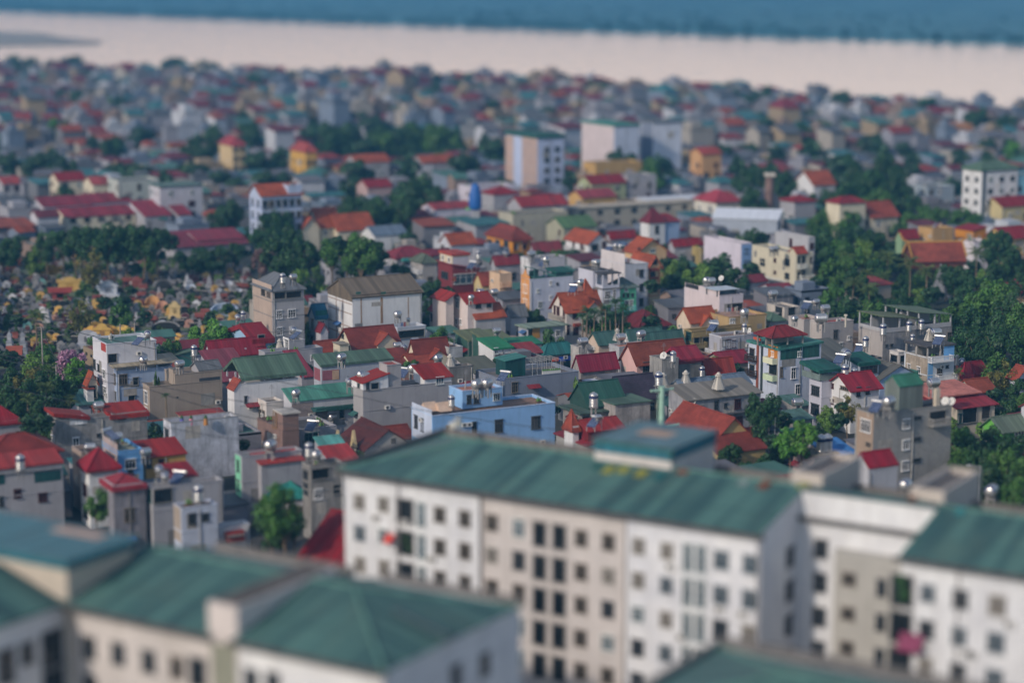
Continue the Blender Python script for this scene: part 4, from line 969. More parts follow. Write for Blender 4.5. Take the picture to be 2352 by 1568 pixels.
Wn('R', [(1875, 325, 34, 84, 'd'), (2072, 312, 48, 80, 'b'), (2212, 297, 46, 84, 'b'), (1960, 328, 20, 36, 'd'), (2082, 478, 60, 86, 'b'), (1875, 442, 34, 30, 'd'), (1700, 380, 90, 100, 'o')]); panel('R', 1620, 395, 2280, 408, cn('55555a'), 'ledge', .5)
dish(1665, 290, z=7.4, size=.55)
for x, y, xr in ((1580, 188, 1880), (1965, 140, 2200)): Kb(x, y, None, xr, 6, cn('8c8c90'), ('gx', BMET, 1.3, .2), dep=4.5, z0=4)
cur.last = cur.main; vent(1390, 100, 1.2, z=7); vent(1597, 90, 1.3, z=8.5); vent(1897, 110, 1.3, z=9)
H('red roofed corner house with a white turret and maroon loft', 690, 690, 405, 1015, 4.2, pl('8a8884'), ('sx', mt('8a2c34'), 1.0, .35))
Kb(700, 548, 610, 1010, 1.2, ('metal', '7a1f28'), ('gx', mt('98302f'), 1.0, .5), dep=5, z0=3)
Kb(560, 515, 510, 600, 3, WHITE, ('pyr', TILE, 2.3, .3), dep=2.6, z0=0)
solar(755, 475, z=8.4, rz=-35); tank('H', 792, 428, z=9.2, size=.6)
panel('R', 640, 620, 755, 700, ('metal', '1f5046'), blk if 0 else 'cladding')
H('large red tiled house with a cream gable beside the apartments', 1862, 640, 1415, 2205, 5.6, pl('c9ae74'), ('gy', tl('9c3e2c'), 3.0, .4)); panel('R', 1965, 585, 2010, 615, ('paint', '8c7a50'), 'louvre', .05)
Kb(1890, 760, None, 2330, -3.5, pl('c9ae74'), ('sy', tl('8e382a'), 2.0, .3), z0=0, dep=4)
# ================================================================== tile a3 / b3
tile('a3')
H('cream three storey house with stone balconies beside the lane', 262, 245, -145, 415, 10.6, pl('d0c8b0'), ('flat', ('deck', '9a9890'), .4), floors=(7.3, 4.1))
Wn('L', [(65, 303, 18, 30, 'b'), (178, 320, 44, 54, 'd'), (65, 415, 18, 28, 'b'), (176, 447, 38, 50, 'd'), (-50, 320, 40, 54, 'd'), (-50, 447, 40, 50, 'd')]); Wn('R', [(282, 305, 22, 70, 'd'), (325, 300, 24, 70, 'd'), (282, 440, 22, 60, 'd'), (325, 430, 24, 60, 'd'), (395, 300, 18, 50, 'd')])
balcony('R', 300, 368, 70, 'bal', pl('c8c4b8')); balcony('R', 345, 470, 120, 'bal', pl('c8c4b8')); balcony('L', 100, 500, 190, 'bal', pl('c8c4b8'))
Kb(265, 235, None, 360, -.1, pl('d0c8b0'), ('gx', tl('b8442e'), 1.2, .2), dep=3); cur.last = cur.main; tank('H', 35, 195); tank('H', 75, 190)
H('grey house with a red tiled corner behind the cream house', 372, 95, 65, 432, 13, pl('98989c'), ('flat', DECK, .5), auto=1)
H('pale single storey shop at the end of the lane', 366, 582, -130, 425, 3.8, pl('a9b1bc'), ('flat', GMET, 0, .25, .2)); panel('L', -100, 560, 145, 590, ('metal', '27564c'), 'shutter')
H('bare grey cube house with a red deck and a big silver tank', 497, 882, 386, 786, 9.4, pl('8f8c8c'), ('flat', REDD, .3), floors=())
panel('L', 390, 850, 494, 1080, pl('9c948e'), 'side_wall', .03)
Wn('R', [(620, 980, 32, 68, 'd'), (738, 1018, 14, 30, 'w'), (670, 1087, 28, 44, 'g')], blk=cur.main); tank('H', 487, 832, size=1.45, rz=R(5), z=11.4); panel('L', 475, 935, 485, 945, ('paint', '222222'), 'hole')  # hole: dark sheet with its shade painted in
m = MB(); q = w2l(cur, P(px(715), py(815), 11)); m.cyl((0, 0, -2), (0, 0, .1), .18, .18, 8, M('plaster', 'd0c8b8')); m.cyl((0, 0, .1), (0, 0, .35), .38, .3, 8, M('plaster', 'd0c8b8')); m.build('chimney', cur.root, q)
H('low house with a pink terrace and parapet behind the grey cube house', 330, 850, 190, 500, 7.6, pl('9a9490'), ('flat', ('deck', 'c08070'), .5)); tank('H', 245, 835, z=9, size=.9); tank('H', 525, 738, z=9.4, size=1.2, rz=R(28), text='TÂN Á'); tank('H', 440, 680, z=10, size=.9, of='a pole behind the pink terrace')
H('white walled house with louvred openings at the lane corner', 150, 740, -10, 290, 6.8, pl('b0a89e'), ('flat', DECK, .3)); Wn('R', [(215, 770, 50, 60, 'd')]); Wn('L', [(100, 770, 60, 70, 'd')]); tank('H', 45, 605, z=10.6, rz=R(28), size=1.2); solar(350, 715, z=8.4, rz=-35)
H('low house with a small green hipped roof', 25, 855, -110, 155, 4.8, GREY, ('hip', GRN, 1.2, .3), auto=1)
H('unfinished grey house with two olive sheet roofs on bare posts', 1058, 972, 832, 1690, 8.2, cn('8c8a8a'), ('flat', DECK, .3))
panel('L', 838, 930, 1054, 1240, pl('98928e'), 'side_wall', .03)
Kb(1058, 862, 835, 1368, .05, ('plaster', '9a9a9c'), ('sX', mt('66704f'), .9, .3), posts=True, rail=1.0)
Kb(1385, 825, None, 1688, .05, ('plaster', '9a9a9c'), ('sX', mt('5c7058'), .9, .3), posts=True, rail=1.0, dep=10)
Wn('R', [(1135, 1085, 16, 18, 'd'), (1087, 1090, 12, 16, 'd'), (1670, 1010, 30, 90, 'k')], blk=cur.main); cur.last = cur.main
tank('V', 1058, 935, z=9.4, size=1.2); tank('V', 1295, 905, z=9.4, size=1.1); tank('V', 1410, 890, z=9.4, size=1.1)
H('low flat roofed house with a steel tank stand and solar panel', 870, 1215, 785, 1045, 4.6, cn('6e6c6c'), ('flat', DKD, .3)); tank('V', 897, 1048, z=8.2, size=1.1); solar(838, 1115, z=6.4, rz=-30)
H('weathered house with sky blue end panel and overgrown balcony', 1468, 1200, 1255, 1712, 8.2, pl('b4bac4'), ('flat', DECK, .5), floors=(5.2,))
panel('L', 1262, 1165, 1464, 1440, cn('b0a290'), 'side_wall', .03); panel('R', 1470, 1235, 1512, 1440, pl('7cb4e4'), 'blue_strip')
Wn('L', [(1298, 1282, 28, 54, 'w'), (1388, 1315, 28, 64, 'w')], blk=cur.main); Wn('R', [(1575, 1330, 44, 66, 'k'), (1645, 1280, 18, 14, 'd')], blk=cur.main)
balcony('R', 1565, 1222, 200, 'bal', pl('c4c4c4')); balcony('R', 1625, 1390, 170, 'bal', pl('c8ccd4'))
Kb(1468, 1105, 1265, 1712, .02, ('plaster', '8a8680'), ('flat', DKD, 0, .25, .3), posts=True, rail=.4); panel('R', 1615, 1075, 1712, 1215, pl('74b0e6'), 'blue_panel')
tank('H', 1545, 960, size=1.2); solar(1565, 1035, z=12.2, rz=-30); vent(1480, 1000, 1.2); tank('V', 1328, 1015, z=10, size=.8)
H('small white porch house beside the weathered blue house', 1200, 1150, 1118, 1272, 5.4, pl('b8b4b0'), ('flat', DECK, .25)); Wn('R', [(1235, 1205, 40, 60, 'o')]); Wn('L', [(1160, 1200, 60, 60, 'o')])
H('long shed with a grey sheet roof and pale blue wall', 505, 1235, 335, 840, 5.4, pl('a9b6cc'), ('sy', mt('62645f'), 2.2, .2), dep=9)
H('pale blue gabled shed with a grey roof beside the green box tower', 1028, 1392, 1005, 1392, 6, pl('a9bcd8'), ('gy', mt('66655f'), 2.0, .3), dep=11); Wn('R', [(1165, 1385, 20, 20, 'g')])
H('multicoloured house with a green roof, orange panels and white side', 105, 1112, -178, 490, 11, pl('c0c8d8'), ('sx', mt('3f7a70'), .5, .3, .35), floors=())
panel('R', 115, 1072, 312, 1205, ('metal', '2a5a52')); panel('R', 318, 1070, 470, 1190, ('metal', '2a5a52'))
panel('L', 2, 1085, 92, 1200, ('paint', 'c07a24'), 'orange_panel'); panel('L', -60, 1040, -46, 1500, ('paint', '2f3a3a'), 'pillar', .2); panel('L', -100, 1030, -84, 1480, ('paint', '8a4a34'), 'pillar', .2)
Wn('R', [(232, 1338, 36, 100, 'w'), (270, 1487, 34, 90, 'w'), (288, 1165, 24, 38, 'w'), (122, 1330, 18, 90, 'k')]); Wn('L', [(45, 1165, 20, 40, 'w'), (50, 1300, 70, 100, 'o'), (-145, 1150, 40, 90, 'o'), (-145, 1300, 40, 90, 'o')])
balcony('L', 45, 1235, 90, 'solid', pl('d8d8b8')); balcony('L', 45, 1390, 90, 'solid', pl('c8d8b4')); balcony('L', -130, 1215, 80, 'bal', ('paint', '3a2c28')); balcony('L', -130, 1350, 80, 'bal', ('paint', '3a2c28'))
Kb(40, 1000, -80, 330, .8, ('paint', '8a8680'), ('hip', mt('80292c'), 1.3, .45), posts=True, dep=4.5); cur.last = cur.main; panel('L', -130, 1010, -60, 1035, ('paint', 'b8502c'), 'orange_parapet', .1); vent(60, 1000, 1.0)
H('narrow lilac grey house with a green loft over a caged balcony', 495, 1395, 382, 640, 8.2, pl('a9a8b2'), ('flat', DECK, .2), floors=(5.2,))
Wn('L', [(437, 1500, 66, 80, 'd')]); tile('b3'); Wn('L', [(433, 360, 68, 84, 'd')]); tile('a3')
Kb(478, 1310, 365, 668, -.2, ('paint', '6e7c78'), ('sy', DGR, .6, .3, .5), posts=True, rail=1.0, dep=5); cur.last = cur.main; tank('V', 708, 1318, z=9.6, size=1.25, of='the caged balcony roof'); tank('V', 792, 1340, z=9, size=1.0)
H('white house with a dark strip window under a green lean-to roof', 842, 1245, 690, 1018, 8.8, pl('b4bcc8'), ('sy', DGR, .8, .25, .55)); Wn('R', [(922, 1307, 162, 64, 'd')]); tank('H', 717, 1152, z=10.6, size=1.3); solar(655, 1205, z=10, rz=-30)
H('white house with a crimson gabled roof and open porch', 765, 1480, 562, 1020, 7.4, pl('c6c4c0'), ('gx', mt('912432'), 1.9, .6), floors=(4.2,))
tile('b3'); Wn('R', [(830, 200, 30, 80, 'd'), (915, 190, 30, 60, 'd')]); Wn('L', [(588, 145, 24, 30, 'b'), (588, 290, 24, 30, 'b'), (705, 170, 70, 24, 'k')])
H('tall blockwork tower house with four white windows and a metal roof box', 972, 408, 808, 1690, 14, ('block', '8e8c88'), ('flat', DKD, .5), dep=None)
panel('L', 812, 380, 969, 800, ('block', 'b09a86'), 'side_wall', .03)
Wn('L', [(900, 512, 84, 112, 'w'), (925, 685, 36, 10, 'd')], blk=cur.main); Wn('R', [(1267, 495, 52, 80, 'w'), (1264, 687, 52, 78, 'w'), (1257, 880, 48, 76, 'w'), (1375, 440, 48, 8, 'd'), (1368, 636, 48, 8, 'd'), (1365, 828, 48, 8, 'd'), (1555, 432, 150, 116, 'o')], blk=cur.main)
balcony('R', 1555, 492, 160, 'bal', ('plaster', '8a8884'))
Kb(1208, 145, 1065, 1428, .6, mt('77807a'), ('gx', mt('3f8068'), 1.2, .1), dep=3.2)
cur.last = cur.main; tank('H', 1110, 285, size=1.3, z=16, rz=R(55)); solar(990, 335, z=15, rz=-35); dish(1632, 285, z=15, size=.6); dish(1690, 288, z=15, size=.55)
m = MB(); q = w2l(cur, P(px(1550), py(265), 15)); m.box(-.35, -.3, -1.5, .35, .3, 1.5, M('plaster', 'd0c4b0')); m.build('chimney', cur.root, q)
H('low annex with a crimson gable roof before the tower house', 925, 930, 865, 1190, 9, pl('a0a0a4'), ('flat', DECK, .4), dep=5); Kb(930, 885, 868, 1185, .2, pl('9a9a9c'), ('gx', mt('931a2e'), 1.5, .2), dep=3.5)
H('red roofed villa with a pink flat roof and arched veranda', 1740, 345, 1690, 2085, 5.4, pl('c8bca8'), ('sy', mt('95303a'), 1.4, .5), dep=6)
Kb(1490, 250, None, 1935, 3, mt('7c2028'), ('sy', ('deck', 'c4786a'), .8, .4, .2), z0=0, dep=6)
Wn('R', [(1850, 412, 130, 130, 'o'), (2000, 385, 70, 110, 'o'), (1735, 450, 40, 80, 't')], blk=cur.main); tank('H', 1522, 112, z=10.4, size=1.3, rz=R(28)); balcony('R', 2040, 440, 90, 'bal', pl('c4c0bc'))
H('low house with an old orange tiled roof behind the red villa', 1900, 200, 1860, 2095, 5.2, TAN, ('gx', tl('a04a30'), 1.6, .3), dep=5)
H('bright lime green house with a wide grey green roof', 2148, 552, 1972, 2420, 5, pl('6cb84c'), ('gx', mt('6e7e6e'), 1.6, .5)); Wn('R', [(2310, 580, 80, 30, 'w'), (2330, 690, 60, 50, 'w')]); panel('R', 2150, 560, 2255, 620, pl('3f8a3a'), 'shade_panel')
tile('a3')
H('white gabled house with a tiled roof at the edge of the woods', 2290, 1372, 2235, 2440, 6.2, pl('c4cad4'), ('gy', TILE, 1.6, .5)); Wn('R', [(2340, 1440, 60, 80, 'd')])
for x, y, xl, xr, t in ((1745, 1195, 1700, 2000, 'open pavilion with a crimson hipped roof by the woods'), (1800, 1345, 1745, 2030, 'second crimson pavilion roof with a hanging palm frond')): H(t, x, y, xl, xr, 5, ('paint', '6a3a36'), ('hip', mt('8e2234'), 1.8, .3, .6), posts=True)
tank('H', 1782, 1228, z=6.4, size=1.0); vent(1738, 1210, .9, z=5)
tile('b3')
for x, y, xl, xr, t in ((250, 330, 100, 390, 'low shabby workshop roof of green sheet'), (230, 460, 120, 410, 'patched teal workshop roof in the yard')): H(t, x, y, xl, xr, 3.2, DIRTY, ('sy', cn('4a6a64'), .8, .3))
tank('H', 270, 293, z=5, size=1.2); tank('V', 490, 675, z=5.6, size=1.5); tank('V', 546, 668, z=5.6, size=1.5)
H('low pinkish house with a flat tan roof beside the tower house', 420, 790, 235, 640, 4.2, pl('b09a96'), ('flat', ('deck', '8c8068'), 0, .2, .15)); panel('R', 425, 800, 560, 850, ('metal', '2a4f48'), 'shutter')
H('shed roofed with a bright blue sheet beside the tower house', 560, 790, 520, 815, 4, GREY, ('sy', mt('4a88c8'), 1.2, .2), dep=5)
tank('H', 1262, 1050, z=10, size=1.3, of='the house behind the right roof box'); tank('H', 2055, 1105, z=8, size=1.4, of='a low roof by the dark woods')
tile('a3')
# temple among the trees
H('temple with sweeping red tiled roofs and gilded upturned ridge ends', 1480, 335, 1190, 1800, 4.4, pl('7a4a34'), ('gx', tl('9c4a38'), 1.2, .7), cat='temple', name='temple', yaw=8, posts=True, dep=9)
Kb(1345, 290, None, 1800, 2.6, pl('6a3a30'), ('gx', tl('a04c3a'), 3.4, .6), h=6.4, dep=7, z0=4)
b = cur.last; gm = M('plaster', 'cc9a50'); m = MB(); ym = b.y+b.D/2; zr = b.z1+3.4
m.box(b.x-.6, ym-.18, zr, b.x+b.W+.6, ym+.18, zr+.35, gm)
for s, x in ((-1, b.x-.6), (1, b.x+b.W+.6)):
    for k in range(5): m.box(min(x, x+s*.5)+s*.38*k, ym-.15, zr+.2+.1*k*k, max(x, x+s*.5)+s*.38*k, ym+.15, zr+.55+.1*k*k, gm)
    for e in (-1, 1):
        for k in range(7): yy = ym+e*(.5+.5*k); m.box(x-.12, yy-.3, zr-.95*(.5*k+.2)*.97, x+.12, yy+.3, zr-.95*(.5*k+.2)*.97+.5, gm)
m.build('gilded_ridge', cur.root); m = MB()
for xx in (.38, .5, .62): m.profx([(-.1, 0), (.1, 0), (.1, .5), (-.1, .5)], b.x+b.W*xx-.8, b.x+b.W*xx+.8, M('plaster', 'b8b0a0'))
m.build('roof_relief', cur.root)
H('small green gabled house behind the temple', 1235, 95, 1175, 1385, 7.5, pl('8aa882'), ('gx', RED, 1.8, .3), auto=1)
H('yellow beige terrace house with a plain flank behind the temple', 1515, 15, 1385, 1705, 9.5, pl('c09a64'), ('flat', DECK, .6), dep=None); Wn('L', [(1425, 130, 36, 46, 'w')])
H('orange fronted house beside the beige terrace house', 1885, 30, 1860, 2005, 8.5, pl('d08a28'), ('sx', RED, .8, .3), dep=7)
H('white house with a round headed red roof near the right edge', 1895, 140, 1860, 2060, 7, pl('bcb6ba'), ('flat', DECK, .4), dep=6)
H('cream house with a red gable by the right edge of the picture', 2180, 95, 2050, 2420, 8, pl('d8b878'), ('gx', RED, 2.2, .5), dep=7, auto=2)
H('red roofed hall at the right edge behind the woods', 2245, 590, 2110, 2450, 5.4, pl('c8b088'), ('hip', mt('8c2a3a'), 2.2, .6))
# ================================================================== distant landmarks (tiles c1..c3)
def wgrid(face, cols, rows, w, h, st, z0=1.8, dz=3.2, blk=None, skip=0, a0=0, a1=1):
    b = blk or cur.last; ln = b.W if face == 'R' else b.D; o = b.x if face == 'R' else b.y
    for r in range(rows):
        for k in range(cols):
            if random.random() < skip: continue
            z = b.z0+z0+dz*r
            if z+h/2 > b.z1-.2: continue
            put_win(cur.root, face, o+ln*(a0+(a1-a0)*(k+.5)/cols), {'R': b.y, 'L': b.x, 'E': b.x+b.W}[face], z, w, h, random.choice(st))
tile('c1')
H('long low cream building with a crimson roof facing the graveyard trees', 455, 1497, 395, 930, 6, CREAM, ('sy', mt('8e2e3c'), 1.6, .3), dep=8); wgrid('R', 5, 2, 1.6, 1.4, 'ok')
for x, y, xl, xr, h, t in ((300, 1425, 250, 620, 7.5, 'low house with a faded crimson roof strip'), (630, 1400, 600, 905, 7.5, 'house with a crimson roof over a white parapet'), (960, 1450, 930, 1130, 7, 'house with a narrow crimson roof left of the grey block'), (1140, 1420, 1110, 1285, 7.5, 'house with a crimson roof against the grey block'), (1000, 1490, 980, 1180, 6, 'pale house with a crimson lean-to roof'), (1230, 1480, 1190, 1320, 6, 'small house with a short crimson roof and tank')):
    H(t, x, y, xl, xr, h, random.choice((GREY, CREAM, LGREY)), ('sy', mt('8a3040'), 1.8, .3), dep=8, auto=3)
H('big plain grey block behind the crimson roofs', 1100, 1290, 1050, 1395, 13, LGREY, ('flat', mt('5f7a72'), 0, .4, .3), dep=9, auto=2)
H('grey green house with a deep flat roof left of the plain grey block', 815, 1250, 760, 1095, 13, pl('9ba09a'), ('flat', DKD, .5), dep=10, auto=3)
H('cream house with a salmon roof', 640, 1270, 575, 760, 11, CREAM, ('gx', mt('a04a4a'), 1.8, .3), dep=9, auto=2)
H('cream house with a red gabled roof and terrace', 400, 1245, 365, 590, 9.5, CREAM, ('gx', RED, 2, .3), dep=9, auto=2)
H('grey house with a coral roof at the left edge', 20, 1265, -60, 140, 9.5, GREY, ('gx', mt('a24646'), 1.6, .3), dep=8, auto=2)
H('grand white and blue town house with red gabled top floor', 1800, 1345, 1718, 2080, 15.5, pl('b4c2dc'), ('gx', TILEB, 2.4, .5), floors=(12.2, 9, 5.8), band=pl('6f88b8')); wgrid('R', 6, 4, 1.1, 1.8, 'dk', z0=3.4); wgrid('L', 2, 4, 1.0, 1.8, 'd', z0=3.4)
Kb(1985, 1280, None, 2078, -.1, pl('b4c2dc'), ('flat', DECK, .4), dep=5)
H('white and yellow villa tower with a red hipped top', 1600, 1000, 1510, 1690, 13, pl('cdb488'), ('hip', mt('a04048'), 2.6, .4)); wgrid('R', 2, 4, 1.2, 1.6, 'k')
H('golden yellow villa with a red hipped roof', 2105, 1045, 2000, 2185, 12, pl('cfa24c'), ('hip', mt('a44a44'), 2.6, .4)); wgrid('R', 2, 3, 1.2, 1.6, 'k'); wgrid('L', 2, 3, 1, 1.6, 'k')
H('orange tiled villa with steep twin roofs', 2210, 1560, 2030, 2350, 6.5, CREAM, ('gx', TILEB, 4.2, .5), dep=10, auto=2)
Kb(2090, 1565, None, 2200, -1.2, CREAM, ('gy', TILEB, 2.4, .4), z0=0, dep=6)
tile('d')
H('orange red roofed villa beside the twin roofed villa', 775, 528, 745, 860, 5.6, CREAM, ('gx', TILEB, 3.6, .4), dep=9, auto=2)
H('white shed with a slate sheet roof below the orange villas', 860, 540, 845, 935, 5.4, WHITE, ('gx', BMET, 1.8, .3), dep=8)
H('maroon roofed market sheds at the back of the graveyard', 400, 568, 375, 575, 3.2, GREY, ('sy', mt('7c3040'), 2.2, .5), dep=14)
Kb(455, 552, None, 560, 3, GREY, ('sy', mt('8a3444'), 1.6, .4), z0=0, dep=8)
tile('c2')
H('five storey apartment tower with pink flank and white front', 1352, 955, 1058, 1532, 19, pl('b8c4e0'), ('flat', DGR, 0, .5, 1.0), floors=(6.4, 9.6, 12.8, 16)); wgrid('R', 2, 5, 1.5, 1.6, 'dk', z0=2, dz=3.3, a0=.15, a1=.95)
panel('L', 1060, 930, 1185, 1300, pl('bfa496'), 'side_wall', .05); panel('L', 1245, 945, 1350, 1300, pl('b8a096'), 'side_wall', .05)
H('wide apartment block with a green roof and dark stair slots', 1880, 872, 1645, 2050, 20, pl('c8d0e2'), ('flat', mt('3f8a78'), .0, .4, .6)); wgrid('R', 1, 5, 1.2, 10, 'd', z0=8, dz=99, a0=.1, a1=.3); panel('L', 1650, 860, 1875, 1200, pl('b4a8a8'), 'side_wall', .05)
H('white apartment block with a blank wall right of the green roofed one', 2150, 850, 2060, 2345, 20, pl('d8dce8'), ('flat', GMET, 0, .4, .5)); panel('L', 2065, 845, 2145, 1150, pl('6c7484'), 'stair_slot', .05)
H('white flat roofed market hall', 2140, 1390, 2105, 2520, 6, WHITE, ('flat', ('paint', 'd4d8dc'), 0, .5, .3), dep=9); wgrid('R', 6, 1, 1.5, 1.2, 'o', z0=3)
H('long cream building with a pale roof row of bumps', 1600, 1440, 1585, 2420, 6.4, pl('b4ac9c'), ('flat', ('deck', 'c4b8a4'), 0, .4, .3), dep=6); wgrid('R', 7, 2, 1.6, 1.2, 'od')
H('house with a mossy green gabled roof', 1530, 1565, 1450, 1755, 6.5, pl('a8a690'), ('gx', mt('5a7a52'), 2.2, .4), dep=9, auto=2)
H('white turreted house with a maroon spire', 2125, 1530, 2100, 2215, 10, WHITE, ('pyr', mt('6e2430'), 3.4, .3), wid=4.5, dep=4.5, auto=1)
Kb(2200, 1530, None, 2330, .4, pl('9ab0d0'), ('sy', RED, 1.2, .3), z0=0, dep=6)
for x, y, xl, xr, h, wl, rf, t in ((1180, 1480, 1170, 1560, 8.5, pl('b4ae9c'), ('flat', DECK, .5), 'cream house with flat roof clutter below the blue tank'),
    (640, 1440, 625, 900, 8, LILAC, ('gx', mt('9a3c40'), 1.2, .3), 'lilac house with a red loft and tanks'), (1240, 1420, 1215, 1560, 8.5, GREY, ('gx', mt('9a3238'), 2.2, .4), 'grey house under a long red gable roof'),
    (890, 1290, 820, 1190, 10, LILAC, ('flat', DECK, .6), 'mint sided lilac block with a red roof strip behind the blue tank'), (1050, 1340, 1030, 1230, 9, GREY, ('hip', RED, 1.8, .3), 'grey house with small maroon hipped loft'),
    (1720, 1265, 1690, 1960, 9.5, pl('a8b088'), ('gx', RED, 2.0, .4), 'lime tinted house with a crimson gable roof'), (1970, 1215, 1960, 2170, 11, GREY, ('flat', DECK, .5), 'tall plain grey block right of the lime tinted house'),
    (1750, 1130, 1740, 2070, 11, pl('c09a5c'), ('flat', DECK, .6), 'ochre house with a dark loggia before the apartment blocks'), (1660, 1360, 1580, 1890, 7.5, pl('c8a060'), ('gx', mt('984048'), 1.8, .4), 'ochre house with a rosy red roof'),
    (100, 1120, 80, 330, 9, GREY, ('gx', TILEB, 2.2, .3), 'house with a coral red roof below the grove'), (560, 1120, 540, 790, 9, GREY, ('gx', TILEB, 2.0, .4), 'red roofed house below the right end of the grove'), (180, 1290, 130, 350, 8, pl('b89c98'), ('gx', RED, 1.8, .3), 'rosy house with a maroon roof beside the dark trees')):
    H(t, x, y, xl, xr, h, wl, rf, auto=2, dep=8)
# the tall blue tank on its column
p = P(px(922), py(1445), 9); m = MB(); m.cyl((0, 0, -9), (0, 0, 0), 1.6, 1.6, 4, M(*GREY), True, False)
o = m.build('water_tower', None, p); m = MB(); m.lathe([(.01, 0), (1.5, 0), (1.75, .8), (1.7, 3.8), (1.3, 5.2), (1.15, 6.2), (.6, 7), (.01, 7.1)], 16, M('paint', '1a5ca8')); m.build('tank', o)
m = MB(); m.box(-2.6, -.6, .02, -.6, 1.2, .5, M('paint', '58b04a')); m.build('cover', o); tag(o, 'tall vivid blue tank standing on a grey column', 'water tower')
tile('c3')
H('long white roofed sports hall', 205, 1500, 190, 650, 6.5, pl('a8b0bc'), ('sy', ('paint', 'e0e4ea'), 1.6, .4), dep=9, yaw=-14); wgrid('R', 4, 1, 2, 1.6, 'o')
H('square house with a red hipped roof and central tank', 230, 1390, 80, 405, 7.5, pl('b8b4a8'), ('hip', mt('a03844'), 2.6, .6), auto=2)
H('white church-like house with an orange tiled roof', 900, 1270, 785, 1050, 7.5, WHITE, ('gx', TILEB, 3.6, .5), dep=10, auto=1)
H('grey house with a red awning roof among trees', 770, 1390, 735, 915, 9, GREY, ('hip', RED, 1.4, .4), auto=2, dep=7)
H('beige villa with a long orange tiled gable roof', 1300, 1490, 1180, 1480, 7, CREAM, ('gx', TILE, 3.4, .6), auto=2, dep=9); Kb(1080, 1400, None, 1260, -.5, CREAM, ('hip', RED, 1.4, .4), z0=0, dep=6)
H('six storey white apartment block with blue windows', 2060, 1165, 1885, 2310, 18, pl('dcdee2'), ('hip', mt('5a7460'), 1.8, .5, .5), dep=8); wgrid('L', 2, 5, 1.3, 1.3, 'd', z0=2); wgrid('R', 3, 5, 1.4, 1.3, 'dg', z0=2, a0=.1); panel('R', 2062, 1170, 2085, 1480, ('paint', '4a5660'), 'stair_slot', .05)
Kb(2290, 1210, None, 2500, .5, pl('8ac0d0'), ('flat', DECK, .4), z0=0, dep=8); wgrid('R', 3, 5, 1.2, 1.2, 'd', z0=2)
H('pale blue balconied house beside the white apartment block', 1680, 1290, 1590, 1870, 9.5, pl('a4b0b8'), ('flat', DECK, .5), dep=8, auto=3)
H('peach house tower with coral roofs', 130, 1060, 50, 265, 12, pl('d0a06c'), ('gx', mt('a8483e'), 1.8, .4), auto=2)
H('large orange house with a flat roof and pink wing', 1730, 870, 1620, 2000, 10, pl('c88a58'), ('flat', DECK, .5), dep=10, auto=2)
H('cream house with a red roof at the right edge below the apartments', 2200, 1420, 2170, 2420, 8, pl('c8b888'), ('gx', RED, 2, .4), dep=8, auto=2)
m = MB(); p = P(px(598), py(1215), 14); m.cyl((0, 0, -14), (0, 0, 0), 1.5, 1.2, 8, M('conc', '8c7068')); o = m.build('chimney_stack', None, p); m = MB(); m.box(-1.5, -1.5, .01, 1.5, 1.5, .9, M('plaster', 'c8c0b4')); m.build('cap', o); tag(o, 'brown square chimney stack with a pale cap among trees', 'chimney')
# ================================================================== the white apartment blocks in front
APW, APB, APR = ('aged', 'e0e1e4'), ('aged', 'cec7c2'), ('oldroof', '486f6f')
EAVE = 24.0; RISE = 2.4; MID = 9.5; DEP = 19.0
def apartment(label, C, W):
    global cur
    c = HH(); cur = c; c.yaw = R(-32); c.u = (math.cos(c.yaw), math.sin(c.yaw)); c.v = (-math.sin(c.yaw), math.cos(c.yaw)); c.C = Vector(C); c.label = label
    c.root = bpy.data.objects.new('apartment_block', None); col.objects.link(c.root); c.root.location = (C[0], C[1], 0); c.root.rotation_euler = (0, 0, c.yaw)
    tag(c.root, label, 'apartment block', 'white apartment blocks')
    b = HH(); b.x = b.y = 0; b.W = W; b.D = DEP; b.z0 = 0; b.z1 = EAVE; b.deck = EAVE; c.main = c.last = b; return c
def wallbox(x0, y0, x1, y1, z0, z1, mat, name='wall'):
    m = MB(); m.box(x0, y0, z0, x1, y1, z1, M(*mat)); return m.build(name, cur.root)
def aroof(x0, x1, hipl, hipr, y0=0, name='roof'):
    rm = M(*APR); m = MB(); o = .45; zr = EAVE+RISE; ze = EAVE+.05
    a, b, c2, d = (x0-(o if hipl else 0), y0-o, ze), (x1+(o if hipr else 0), y0-o, ze), (x1+(o if hipr else 0), y0+DEP-.8, ze), (x0-(o if hipl else 0), y0+DEP-.8, ze)
    e = (x0+(MID if hipl else 0), y0+MID, zr); f = (x1-(MID if hipr else 0), y0+MID, zr)
    m.face([a, b, f, e], rm); m.face([c2, d, e, f], rm)
    if hipl: m.face([d, a, e], rm)
    else: m.face([d, a, e], M(*APW))
    if hipr: m.face([b, c2, f], rm)
    else: m.face([b, c2, f], M(*APW))
    for p, q in ((a, e), (d, e), (b, f), (c2, f), (e, f)): m.cyl((p[0], p[1], p[2]+.03), (q[0], q[1], q[2]+.03), .16, .16, 5, M('metal', '5f8a80'))
    m.build(name, cur.root)
    g2 = MB(); dk = M('conc', '4c4a48')
    g2.box(x0-.6, y0-.75, EAVE-.35, x1+.6, y0-.46, EAVE+.06, dk); g2.build('gutter', cur.root)
